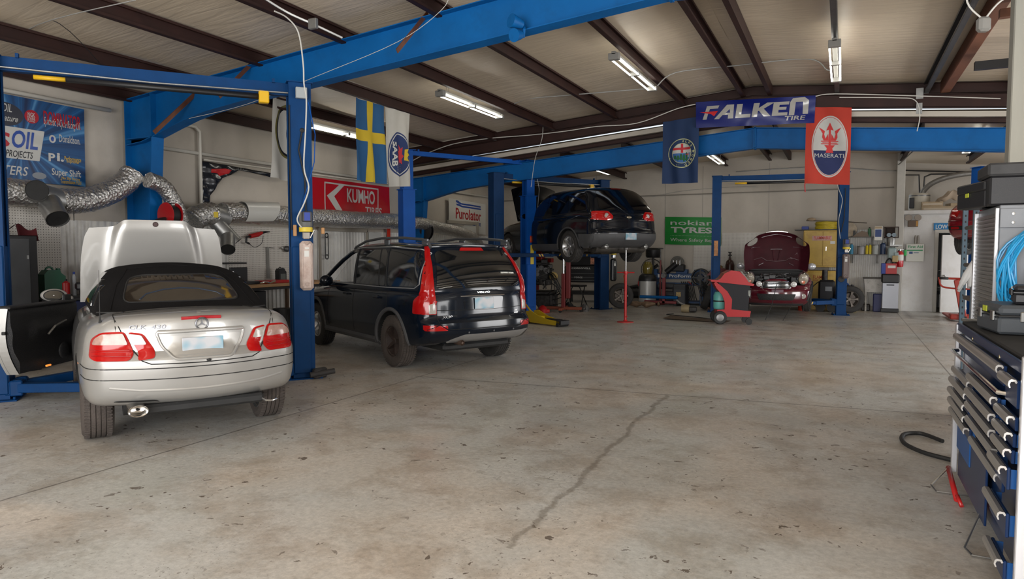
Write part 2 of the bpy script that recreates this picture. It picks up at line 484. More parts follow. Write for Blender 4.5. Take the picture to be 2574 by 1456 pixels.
def wall(name, x0, x1, y0, y1, z1, m=M_wall, z0=0, openings=()):
    """box wall between two corners; openings are (a0,a1,z0,z1) along its long axis"""
    mb = MB(); alongx = abs(x1-x0) > abs(y1-y0)
    a0, a1 = (x0, x1) if alongx else (y0, y1)
    cuts = sorted(openings); cur = a0
    def blk(a, b, za, zb):
        if b-a < 1e-4 or zb-za < 1e-4: return
        if alongx: mb.box(((a+b)/2, (y0+y1)/2, (za+zb)/2), (b-a, y1-y0, zb-za))
        else: mb.box(((x0+x1)/2, (a+b)/2, (za+zb)/2), (x1-x0, b-a, zb-za))
    for oa, ob, oz0, oz1 in cuts:
        blk(cur, oa, z0, z1); blk(oa, ob, z0, oz0); blk(oa, ob, oz1, z1); cur = ob
    blk(cur, a1, z0, z1)
    return struct(mb.build(name, m, weld=False))
wall('wall_left', XW-.2, XW, Y0, YB+2.2, 4.42)
wall('wall_far', XW, 1.25, YB, YB+.2, 4.75)
wall('wall_far_recess', 1.25, XR, YB+2., YB+2.2, 4.6)
wall('wall_right', XR, XR+.2, Y0, YB+2.2, 4.6, openings=((-.3, 3.5, 0, 3.6), (8.6, 12.4, 0, 3.6), (16.4, 20.0, 0, 3.6)))
wall('wall_back', XW, XR, Y0-.2, Y0, 5.3, openings=((-6.5, 2.7, 0, 3.7),))
wall('wall_gable_above_rear_roof', XW, XR, YA+.12, YA+.18, 5.25, z0=4.60)
# office box at the far right
YO = 21.3
wall('wall_office', 1.42, 6.5, YO, YO+.12, 2.62, M_white, openings=((2.26, 3.06, 0, 2.10),))
wall('wall_office_side', 1.35, 1.47, YO+.1, YB+2., 2.62, M_white)
struct(MB().box((3.95, YO+1.0, 2.66), (5.2, 2.2, .08)).box((3.95, YO-.03, 2.66), (5.2, .06, .12), .01).build('trim_office_cap', M_white))
wall('wall_office_inside', 1.5, 6.5, YO+1.7, YO+1.76, 2.6, mat('office_inside', (.42, .44, .45), .7))
M_trim = mat('trim_paint', (.44, .42, .375), .5, var=.05)
struct(MB().box((1.345, YB-.12, 2.15), (.20, .26, 4.3), .01).build('trim_corner_post', M_trim))
struct(MB().box((2.22, YO-.02, 1.06), (.09, .05, 2.12), .006).box((3.10, YO-.02, 1.06), (.09, .05, 2.12), .006).box((2.66, YO-.02, 2.15), (.97, .05, .09), .006).build('door_frame', M_trim))
# horizontal girts: painted ledge lines along the left and far wall
struct(MB().box((XW+.05, 14.4, 3.46), (.10, 13.4, .06), .01).build('trim_wall_girt', M_trim))
struct(MB().box((-4.9, YB-.04, 3.36), (12.2, .05, .03), .01).build('trim_far_wall_line', mat('dark_seam', (.22, .2, .17), .7)))
mb = MB()
for x in (-9.1, -7.3, -5.04, -3.9, -2.0, -.1): mb.box((x, YB-.003, 2.2), (.012, .006, 4.0))
struct(mb.build('trim_panel_joints', mat('joint_grey', (.30, .28, .25), .8)))
# ribbed steel wainscot on the lower left wall
def ribbed(name, a0, a1, z0, z1, base, along='y', pitch=.1, d=.022, m=M_rib, sgn=1):
    prof = []; t = a0
    while t < a1-1e-6:
        for k, h in ((0, 0), (.55, 0), (.65, d), (.9, d)):
            if t+k*pitch < a1: prof.append((t+k*pitch, h))
        t += pitch
    prof.append((a1, 0)); mb = MB(); n = len(prof)
    vs = []
    for z in (z0, z1):
        for a, h in prof: vs.append((base+sgn*h, a, z) if along == 'y' else (a, base+sgn*h, z))
    mb.add(vs, [(i, i+1, n+i+1, n+i) for i in range(n-1)])
    return mb.build(name, m, weld=False)
struct(ribbed('wall_left_wainscot', 6.2, 20.8, .0, 2.12, XW+.02, pitch=.115, d=.03))
struct(ribbed('wall_far_wainscot', -.35, 1.25, .1, 2.22, YB-.02, 'x', pitch=.055, d=.012, sgn=-1))

# ------------------------------------------------------------------ steel frame
M_bluebeam = mat('blue_beam_paint', (.002, .105, .330), .5, spec=.2, var=.10, scale=2.0, dirt=(.004, .06, .17), dscale=3, damt=.45)
M_brown = mat('red_oxide_primer', (.026, .0085, .006), .6, var=.25, scale=3, spec=.35)
M_rust = mat('rust_brown', (.13, .045, .018), .6, var=.3)
M_galv = mat('galvanised', (.34, .34, .33), .4, metal=.8, var=.15, scale=5)
def rigid_frame(y, fn, drop, label, yth=.20, knee=1.0, mid=.5, zt=.0):
    """tapered steel portal frame of web and flanges"""
    t = thing('portal_frame', label, 'steel frame', (0, y, 0))
    M = M_bluebeam
    zt_ = lambda x: fn(x)-drop
    # rafters: web + top and bottom flange
    for s_ in (-1, 1):
        xe = XW+.12 if s_ < 0 else XR-.12
        xk = xe - s_*knee*.86
        db = lambda x: interp(abs(x-RX)/abs(xe-RX), [(0, mid), (.6, mid), (.78, mid*1.05), (.955, knee)])
        mb = MB(); n = 24
        top = []; bot = []
        for i in range(n+1):
            x = RX+(xe-RX)*i/n; top.append((x, zt_(x))); bot.append((x, zt_(x)-db(x)))
        poly = top+bot[::-1]
        mb.prism(poly, -.008, .008, 'y')
        for line, dz in ((top, .012), (bot, -.012)):
            k = len(line)
            for i in range(k-1):
                (x0, z0), (x1, z1) = line[i], line[i+1]
                mb.add([(x0, -yth/2, z0), (x1, -yth/2, z1), (x1, yth/2, z1), (x0, yth/2, z0), (x0, -yth/2, z0+dz), (x1, -yth/2, z1+dz), (x1, yth/2, z1+dz), (x0, yth/2, z0+dz)],
                       [(0, 1, 2, 3), (7, 6, 5, 4), (0, 4, 5, 1), (3, 2, 6, 7), (0, 3, 7, 4), (1, 5, 6, 2)])
        xs = RX+(xk-RX)
        mb.box((xs, 0, zt_(xs)-db(xs)/2), (.014, yth, db(xs)))
        mb.box((RX+s_*.012, 0, zt_(RX)-mid*.5), (.02, yth, mid+.06))
        mb.build('rafter', M, t)
        # column, wide at the knee
        mb = MB(); zk = zt_(xk)-db(xk); w0, w1 = knee*.86, .34
        xo = xe; xi_t = xe-s_*w0; xi_b = xe-s_*w1
        mb.prism([(xo, 0), (xi_b, 0), (xi_t, zk), (xo, zk)], -.008, .008, 'y')
        mb.prism([(xi_b, 0), (xi_b-s_*.02, 0), (xi_t-s_*.02, zk), (xi_t, zk)], -yth/2, yth/2, 'y')
        mb.prism([(xo, 0), (xo+s_*.02, 0), (xo+s_*.02, zt_(xo)), (xo, zt_(xo))], -yth/2, yth/2, 'y')
        mb.box(((xo+xi_t)/2, 0, zk), (w0, yth, .016))
        mb.build('column', M, t)
    return t
fr1 = rigid_frame(7.7, ceil_a, .21, 'near blue steel portal frame crossing above the silver convertible', .22, .74, .47)
fr2 = rigid_frame(15.85, ceil_b, .21, 'farther blue steel portal frame passing behind the hanging tire banner', .20, .66, .42)
# ceil lines of purlins
PX = [-10.9, -9.5, -7.92, -6.36, -4.80, -3.24, -2.02, -1.42, -.16, 1.38, 2.9, 4.5, 6.1]
def purlin(fn, x, ya, yb, label, m, d=.21, group='roof purlins'):
    s_ = 1 if x < RX else -1
    z = fn(x)-.015; mb = MB()
    mb.box((0, 0, -d/2), (.012, yb-ya, d))
    mb.box((s_*.035, 0, -.008), (.07, yb-ya, .014)); mb.box((s_*.035, 0, -d+.008), (.07, yb-ya, .014))
    mb.box((s_*.07, 0, -d+.02), (.008, yb-ya, .03)); mb.box((s_*.07, 0, -.02), (.008, yb-ya, .03))
    o = mb.build('roof_purlin', m, None, (x, (ya+yb)/2, z)); tag(o, label, 'roof beam', group); return o
PLAB = ['at the left eave', 'second from the left wall', 'that the yellow cross flag hangs from', 'passing left of the double tube light above the blue post', 'over the dark wagon',
        'beside the middle tube light', 'left one of the ridge pair', 'right one of the ridge pair', 'above the rightmost tube light of the main bay', 'ending at the metal bracket on the far right', 'near the right-hand wall', 'over the tool chest side', 'at the right eave']
M_purlgrey = mat('dusty_purlin', (.075, .075, .075), .45, metal=.5, var=.2)
for x, l in zip(PX, PLAB):
    purlin(ceil_a, x, Y0, YA, 'dark roof purlin ' + l, M_purlgrey if x in (-.16, 1.38) else M_brown, group='purlins of the main hall')
for x, l in zip(PX[1:-1], ['near the far left corner', 'over the hanging parts by the left wall', 'above the lifted black crossover', 'behind the tall blue flag', 'above the green banner', 'left of the rear ridge', 'right of the rear ridge', 'right of the red trident banner', 'above the corner post', 'above the office', 'above the far lift on the right']):
    purlin(ceil_b, x, YA+.5, YB, 'dark roof purlin of the rear bay ' + l, M_brown, group='purlins of the rear bay')
# brown end rafter closing the main hall: channel with flange lines
def end_rafter(name, y, fn, d0, d1, label, m, th=.09):
    mb = MB()
    for s_ in (-1, 1):
        xe = XW if s_ < 0 else XR
        a, b_ = fn(RX), fn(xe)
        mb.prism([(RX, a-d0), (xe, b_-d0), (xe, b_-d1), (RX, a-d1)], -th/2, -th/2+.012, 'y')
        for dd in (d0, d1): mb.prism([(RX, a-dd-.008), (xe, b_-dd-.008), (xe, b_-dd+.008), (RX, a-dd+.008)], -th/2, th/2, 'y')
    return tag(mb.build(name, m, None, (0, y, 0)), label, 'roof beam')
end_rafter('end_rafter', 15.40, ceil_a, .03, .22, 'upper brown channel following the roof slope where the main hall ends', M_brown)
end_rafter('end_rafter', 15.30, ceil_a, .26, .50, 'deeper brown beam right under the upper channel, the tire banner tied to it', M_brown, .12)
mb = MB()
for s_ in (-1, 1):
    xe = XW if s_ < 0 else XR
    a, b_ = ceil_a(RX)-.52, ceil_a(xe)-.52
    mb.prism([(RX, a), (xe, b_), (xe, b_-.10), (RX, a-.10)], -.01, .01, 'y')
o = struct(mb.build('trim_flashing', mat('beige_flashing', (.5, .45, .38), .5), None, (0, 15.56, 0)))
end_rafter('end_rafter', 15.62, ceil_a, .64, .73, 'thin dark channel below the pale flashing at the rear bay', M_brown, .06)
# sag rods, flange braces, bolts
tag(MB().box((0, 0, 0), (.012, .07, .9)).build('flange_brace', M_rust, None, (-9.45, 7.42, 3.78), (R(-38), R(20), 0)), 'thin brown flange brace left on the near blue rafter', 'brace', 'flange braces on the near blue frame')
for (x, a) in ((-8.1, 0), (-5.0, 0)):
    z = ceil_a(x)-.55
    tag(MB().box((0, 0, 0), (.01, .06, .85)).build('flange_brace', M_rust, None, (x, 7.42, z+.12), (R(-42), R(8), 0)), 'rusty diagonal brace between purlin and blue rafter, %s' % ('above the roof of the convertible' if x < -7 else 'near the top centre of the hall'), 'brace', 'flange braces on the near blue frame')
# ------------------------------------------------------------------ lamps: double strip lights with four tubes
M_tube = mat('tube_glow', (1, 1, 1), .4, emit=(1.0, .97, .86), es=9)
M_fix = mat('fixture_white', (.22, .215, .20), .45)
M_wire = mat('grey_wire', (.30, .30, .29), .5)
M_black = mat('black_plastic', (.012, .012, .013), .45)
def strip_light(x, yc, z, label, ln=2.44):
    t = thing('strip_light', label, 'light fixture', (x, yc, z), 0, 'ceiling strip lights')
    MB().box((0, 0, .07), (.07, ln, .05), .006).box((0, -ln/2+.05, .02), (.17, .10, .10), .006).box((0, ln/2-.05, .02), (.17, .08, .08), .006).box((0, 0, .02), (.15, .06, .06), .004).build('housing', M_fix, t)
    for sx in (-1, 1):
        for sy in (-1, 1):
            MB().cyl((sx*.068, sy*.05 if sy > 0 else -.05, 0), (sx*.068, sy*(ln/2-.06), 0), .0135, n=12).build('fluorescent_tube', M_tube, t)
    for y in (-ln*.38, ln*.38): MB().tube([(0, y-.06, .07), (0, y, .26), (0, y+.06, .07)], .003, 4).build('hanger', M_wire, t)
    return t
for x, y, z, l in ((-6.55, 11.75, 4.42, 'double strip light over the dark wagon, right of the two flags'), (-3.27, 11.55, 4.62, 'double strip light above the centre of the hall'), (-.19, 12.3, 4.62, 'double strip light near the top right, seen end on'),
                (-9.58, 11.7, 4.10, 'strip light glowing behind the yellow cross flag'), (-9.6, 18.6, 3.85, 'strip light in the far left corner over the hanging parts'), (-6.5, 19.2, 3.98, 'strip light just above the lifted black crossover'), (-3.2, 19.2, 4.12, 'strip light right of the tall blue flag'), (-.17, 18.4, 4.12, 'strip light half hidden by the red trident banner'), (2.55, 18.2, 3.95, 'strip light above the lift at the far right')):
    strip_light(x, y, z, l)
for x, y in ((-4.5, 2.0), (-9.0, 3.0), (-.5, -1.5), (4.5, 5.0)):
    strip_light(x, y, ceil_a(x)-.42, 'ceiling strip light above the front of the hall')
# ================================================================== car building
def _samp(n, r):
    """positions in [-1,1], denser inside the rounding zone r"""
    k = 5
    a = [-1+r*(1-math.cos(PI/2*i/k)) for i in range(k)]
    mid = [-(1-r)+2*(1-r)*i/n for i in range(n+1)]
    return a+mid+[-q for q in a[::-1]]
def rbox(nx, ny, nz, rx, ry, rz, fn, m=0):
    """closed rounded box whose points (u,v,w in -1..1) go through fn -> verts, faces"""
    U, V, W = _samp(nx, rx), _samp(ny, ry), _samp(nz, rz); r = (rx, ry, rz)
    idx = {}; vs = []; fs = []
    def vid(i, j, k):
        key = (i, j, k)
        if key not in idx:
            p = [U[i], V[j], W[k]]
            q = [max(-(1-r[a]), min(1-r[a], p[a])) for a in range(3)]
            d = [(p[a]-q[a])/r[a] for a in range(3)]; l = math.sqrt(sum(x*x for x in d)) or 1
            # smooth the cube corner zone onto a sphere-like corner
            mx = max(abs(x) for x in d) or 1
            p = [q[a]+d[a]/l*r[a]*mx for a in range(3)]
            idx[key] = len(vs); vs.append(tuple(fn(*p)))
        return idx[key]
    a, b, c = len(U)-1, len(V)-1, len(W)-1
    for i in range(a):
        for j in range(b):
            fs.append((vid(i, j, 0), vid(i, j+1, 0), vid(i+1, j+1, 0), vid(i+1, j, 0)))
            fs.append((vid(i, j, c), vid(i+1, j, c), vid(i+1, j+1, c), vid(i, j+1, c)))
    for i in range(a):
        for k in range(c):
            fs.append((vid(i, 0, k), vid(i+1, 0, k), vid(i+1, 0, k+1), vid(i, 0, k+1)))
            fs.append((vid(i, b, k), vid(i, b, k+1), vid(i+1, b, k+1), vid(i+1, b, k)))
    for j in range(b):
        for k in range(c):
            fs.append((vid(0, j, k), vid(0, j, k+1), vid(0, j+1, k+1), vid(0, j+1, k)))
            fs.append((vid(a, j, k), vid(a, j+1, k), vid(a, j+1, k+1), vid(a, j, k+1)))
    return vs, fs
def shell_fn(rear, front, zb, zt, hw, side, crown=.03, cr=.10, cf=.12, crp=2.6, dz=0.0, inset=0.0):
    """rear/front: [(t, y)]; zb/zt: [(y, z)]; hw: [(y, half width)]; side: [(t, factor)]"""
    def fn(u, v, w):
        t = (w+1)/2
        yr = interp(t, rear)+cr*abs(u)**crp+inset; yf = interp(t, front)-cf*abs(u)**crp-inset
        y = yr+(yf-yr)*(v+1)/2
        a = interp(y, zb)+inset; b = interp(y, zt)-crown*u*u-inset
        z = a+(b-a)*t
        x = u*(interp(y, hw)-inset)*interp(t, side)
        return (x, y, z)
    return fn
def mesh_of(vs, fs, mats, mi=0, smooth=True):
    me = bpy.data.meshes.new('m'); me.from_pydata(vs, [], fs)
    for m in mats: me.materials.append(m)
    for p in me.polygons: p.use_smooth = smooth; p.material_index = mi
    bm = bmesh.new(); bm.from_mesh(me); bmesh.ops.remove_doubles(bm, verts=bm.verts, dist=1e-6)
    bmesh.ops.recalc_face_normals(bm, faces=bm.faces); bm.to_mesh(me); bm.free()
    return me
def boolean(me, cutters, op='DIFFERENCE'):
    ob = bpy.data.objects.new('t', me); COL.objects.link(ob); cs = []
    for c in cutters:
        co = bpy.data.objects.new('c', c); COL.objects.link(co); cs.append(co)
        md = ob.modifiers.new('b', 'BOOLEAN'); md.object = co; md.operation = op; md.solver = 'EXACT'
        md.material_mode = 'TRANSFER'
    bpy.context.view_layer.update()
    dg = bpy.context.evaluated_depsgraph_get()
    out = bpy.data.meshes.new_from_object(ob.evaluated_get(dg))
    for o in cs+[ob]: bpy.data.objects.remove(o)
    return out
def finish(name, me, parent, ang=32):
    bm = bmesh.new(); bm.from_mesh(me)
    bmesh.ops.remove_doubles(bm, verts=bm.verts, dist=1e-5)
    for f in bm.faces: f.smooth = True
    for e in bm.edges:
        e.smooth = not (len(e.link_faces) == 2 and e.calc_face_angle(0) > R(ang))
    bm.to_mesh(me); bm.free(); me.name = name
    return link(name, me, parent)
def cutter(build, mats, mi=0):
    mb = MB(); mb.m = 0; build(mb)
    return mesh_of(mb.v, mb.f, mats, mi)
def bvh_of(*objs):
    V = []; F = []
    for o in objs:
        b = len(V); V += [v.co.copy() for v in o.data.vertices]; F += [[b+i for i in p.vertices] for p in o.data.polygons]
    return BVHTree.FromPolygons(V, F)
DIRS = {'left': ((-6, 0, 0), (1, 0, 0)), 'right': ((6, 0, 0), (-1, 0, 0)), 'rear': ((0, -6, 0), (0, 1, 0)), 'front': ((0, 9, 0), (0, -1, 0)), 'top': ((0, 0, 5), (0, 0, -1))}
def proj(bvh, a, b, side, off):
    o, d = DIRS[side]; o = Vector(o); d = Vector(d)
    if side in ('left', 'right'): o += Vector((0, a, b))
    elif side == 'top': o += Vector((a, b, 0))
    else: o += Vector((a, 0, b))
    h, n, _, _ = bvh.ray_cast(o, d)
    if h is None:
        h, n, _, _ = bvh.find_nearest(o+d*6)
        if h is None: return o+d*5
    if n.dot(d) > 0: n = -n
    proj.face = -n.dot(d)
    return h + n*off
def _main(F):
    """keep the large connected patches only"""
    par = {}
    def fd(a):
        while par.setdefault(a, a) != a: a = par[a]
        return a
    for f in F:
        for i in f[1:]: par[fd(f[0])] = fd(i)
    n = {}
    for f in F: n[fd(f[0])] = n.get(fd(f[0]), 0)+1
    mx = max(n.values()) if n else 0
    return [f for f in F if n[fd(f[0])] > .3*mx]
def decal(name, bvh, pts, side, m, parent, off=.004, cell=.05, dome=0.0, skirt=.012, build=True, mb=None, mi=0, holes=None):
    pts = [Vector(p) for p in pts]; n = len(pts); dp = []
    for i in range(n):
        a, b = pts[i], pts[(i+1) % n]; k = max(1, int((b-a).length/cell)); dp += [a+(b-a)*j/k for j in range(k)]
    V = list(dp); x0 = min(p.x for p in pts); x1 = max(p.x for p in pts); y0 = min(p.y for p in pts); y1 = max(p.y for p in pts)
    gx = x0+cell/2
    while gx < x1:
        gy = y0+cell/2
        while gy < y1: V.append(Vector((gx, gy))); gy += cell
        gx += cell
    V2, E, F, _, _, _ = geometry.delaunay_2d_cdt(V, [], [list(range(len(dp)))], 1, 1e-5)
    def ed(p):
        return min((p-(a+(b-a)*max(0, min(1, (p-a).dot(b-a)/max(1e-9, (b-a).length_squared))))).length for a, b in zip(pts, pts[1:]+pts[:1]))
    mb = mb or MB(); out = []; okv = []
    for p in V2:
        o_ = off
        if dome:
            e = ed(p); o_ += dome*(1-math.exp(-e/.03))
        out.append(proj(bvh, p.x, p.y, side, o_)); okv.append(proj.face > .30)
    k = len(V2); ec = {}
    F = [f for f in F if all(okv[i] for i in f)]
    ln_ = lambda a, b: (out[a]-out[b]).length
    F = _main(F)
    F = [f for f in F if max(ln_(f[i], f[(i+1) % len(f)]) for i in range(len(f))) < cell*4.5]
    for f in F:
        for i in range(len(f)): ec[(f[i], f[(i+1) % len(f)])] = 1
    be = [e for e in ec if (e[1], e[0]) not in ec]
    d = Vector(DIRS[side][1])
    back = [p+d*skirt for p in out]
    mb.add(out+back, list(F)+[(a, b, b+k, a+k) for a, b in be], True, mi)
    if not build: return mb
    return mb.build(name, m, parent)
def seam(name, bvh, pts, side, m, parent, r=.0035, off=0.0, build=True, mb=None, n=6, close=False, step=.04):
    pts = [Vector(p) for p in pts]
    if close: pts.append(pts[0])
    out = []
    for a, b in zip(pts, pts[1:]):
        k = max(1, int((b-a).length/step)); out += [a+(b-a)*i/k for i in range(k)]
    out.append(pts[-1]); mb = mb or MB()
    mb.tube([proj(bvh, p.x, p.y, side, off) for p in out], r, n)
    return mb.build(name, m, parent) if build else mb
def rpoly(pts, r=.03, n=4):
    """rounded polygon corners"""
    out = []; k = len(pts)
    for i in range(k):
        a, p, b = Vector(pts[i-1]), Vector(pts[i]), Vector(pts[(i+1) % k])
        ra = min(r, (a-p).length*.45, (b-p).length*.45)
        s_, e = p+(a-p).normalized()*ra, p+(b-p).normalized()*ra
        for j in range(n+1):
            t = j/n; out.append(tuple((1-t)**2*s_+2*t*(1-t)*p+t*t*e))
    return out
M_tire = mat('tire_rubber', (.030, .028, .026), .75, bump=.3, bscale=90, var=.3, scale=5)
M_tiredusty = mat('dusty_tire', (.062, .050, .043), .85, bump=.35, bscale=70, var=.25, scale=6)
M_alu = mat('alloy_wheel', (.52, .52, .52), .3, metal=.9, var=.1)
M_darkrim = mat('brown_dust_rim', (.030, .018, .014), .7, var=.3, scale=7)
M_chrome = mat('chrome', (.75, .75, .75), .12, metal=1.0)
M_steel = mat('brushed_steel', (.42, .42, .41), .34, metal=1.0, var=.12, scale=8)
M_under = mat('underbody_black', (.012, .012, .012), .7, var=.3)
M_seam = mat('panel_gap', (.004, .004, .004), .8)
M_rub = mat('black_rubber', (.012, .012, .012), .6)
M_glassdark = mat('tinted_glass', (.006, .007, .008), .04, spec=.9, coat=.5)
M_red = mat('red_lens', (.34, .004, .005), .14, coat=.2, spec=.4)
M_redg = mat('bright_red_lens', (.36, .004, .004), .14, coat=.2, spec=.4)
M_clear = mat('clear_lens', (.36, .33, .30), .14, coat=.3, var=.15, scale=30)
M_pinkclear = mat('smoked_pink_lens', (.36, .22, .18), .14, coat=.3, var=.2, scale=18)
M_plate = None
def plate_mat(name, ca, cb):
    """number plate whose print is blurred away: soft pale blue patches"""
    m = bpy.data.materials.new(name); m.use_nodes = True; nt = m.node_tree; b = nt.nodes['Principled BSDF']; L = nt.links.new
    tc = nd(nt, 'ShaderNodeTexCoord'); n = nd(nt, 'ShaderNodeTexNoise', Scale=9., Detail=1.); L(tc.outputs['Object'], n.inputs['Vector'])
    r = nd(nt, 'ShaderNodeValToRGB'); e = r.color_ramp.elements; e[0].position = .36; e[1].position = .62; e[0].color = (*cb, 1); e[1].color = (*ca, 1)
    L(n.outputs['Fac'], r.inputs[0]); L(r.outputs[0], b.inputs['Base Color']); b.inputs['Roughness'].default_value = .35
    return m
M_plate = plate_mat('plate_blur', (.42, .43, .45), (.14, .31, .40))
def wheel(parent, c, r, w, rr, style, face, tire=M_tire, rimm=M_alu, steer=0.0, name='wheel'):
    """c centre, r radius, w width, rr rim radius, face +1/-1: which way (x) the dish looks"""
    def T(mb): mb.M = Matrix.Translation(c) @ Matrix.Rotation(steer, 4, 'Z'); return mb
    h = w/2; mb = T(MB())
    sh = r-.022
    prof = [(rr-.02, -h*.72), (rr, -h*.86), (rr+.03, -h*.99), ((rr+r)/2, -h*1.02), (sh-.01, -h*.95), (sh+.010, -h*.80)]
    k = 5
    for i in range(k):
        a = -h*.80+(h*1.6)*i/k; b = -h*.80+(h*1.6)*(i+1)/k
        cz = lambda q: r-.012*(q/(h*.8))**2
        prof += [(cz(a), a+.004), (cz(b), b-.004)]
        if i < k-1: prof += [(cz(b)-.009, b-.002), (cz(b)-.009, b+.002)]
    prof += [(sh+.010, h*.80), (sh-.01, h*.95), ((rr+r)/2, h*1.02), (rr+.03, h*.99), (rr, h*.86), (rr-.02, h*.72)]
    mb.ang = 28
    mb.lathe(prof, ax='x', n=48)
    # tread sipes on the shoulders
    for i in range(60):
        an = 2*PI*i/60
        for sx in (-1, 1):
            q = Vector((sx*h*.70, (sh+.0125)*math.cos(an), (sh+.0125)*math.sin(an)))
            mb2 = mb.M; mb.M = mb.M @ Matrix.Translation(q) @ Matrix.Rotation(an, 4, 'X')
            mb.box((0, 0, 0), (h*.34, .016, .012)); mb.M = mb2
    wh = mb.build(name, tire, parent)
    f = face; mb = T(MB())
    mb.lathe([(rr-.012, -h*.80), (rr, -h*.9), (rr+.006, -h*.86), (rr-.02, -h*.6), (rr-.035, 0), (rr-.02, h*.6), (rr+.006, h*.86), (rr, h*.9), (rr-.012, h*.80), (rr-.05, 0), (rr-.012, -h*.80)], ax='x', n=40)
    mb.lathe([(.0, f*h*.60), (.035, f*h*.62), (.045, f*h*.55), (.055, f*h*.30), (.05, f*h*.1), (0, f*h*.1)], ax='x', n=20)
    ns = {'five': 5, 'six': 6, 'seven': 7, 'star': 5}.get(style, 5)
    for i in range(ns):
        an = 2*PI*i/ns+.3; mm = mb.M; mb.M = mm @ Matrix.Rotation(an, 4, 'X')
        wd = {'five': .062, 'six': .05, 'seven': .036, 'star': .075}[style]
        q0 = f*h*.52; q1 = f*h*.80
        vs = []
        for (z, ww, x0, x1) in ((.02, wd*.75, q0, q0-f*.05), ((rr*.55), wd*.5, (q0+q1)/2+f*.006, q0-f*.04), (rr-.015, wd*(1.0 if style != 'star' else .35), q1, q1-f*.035)):
            vs += [(x0, -ww/2, z), (x0, ww/2, z), (x1, ww/2+.008, z), (x1, -ww/2-.008, z)]
        fs = []
        for s_ in (0, 4):
            for j in range(4): fs.append((s_+j, s_+(j+1) % 4, s_+4+(j+1) % 4, s_+4+j))
        mb.add(vs, fs+[(0, 1, 2, 3), (8, 9, 10, 11)]); mb.M = mm
    mb.build('rim', rimm, wh)
    mb = T(MB()); mb.lathe([(.0, f*h*.05), (rr*.72, f*h*.05), (rr*.72, f*h*.0), (0, f*h*.0)], ax='x', n=28)
    mb.lathe([(rr*.9, -f*h*.3), (.05, -f*h*.3), (0, -f*h*.35)], ax='x', n=24, m=1)
    mb.build('brake_disc', [mat('brake_iron', (.10, .085, .075), .5, metal=.7), M_under], wh)
    return wh
def arch_cut(y, z, r, hw, mats, mi):
    return cutter(lambda mb: [mb.cyl((s_*(hw-.28), y, z), (s_*(hw+.3), y, z), r, n=48) for s_ in (-1, 1)], mats, mi)
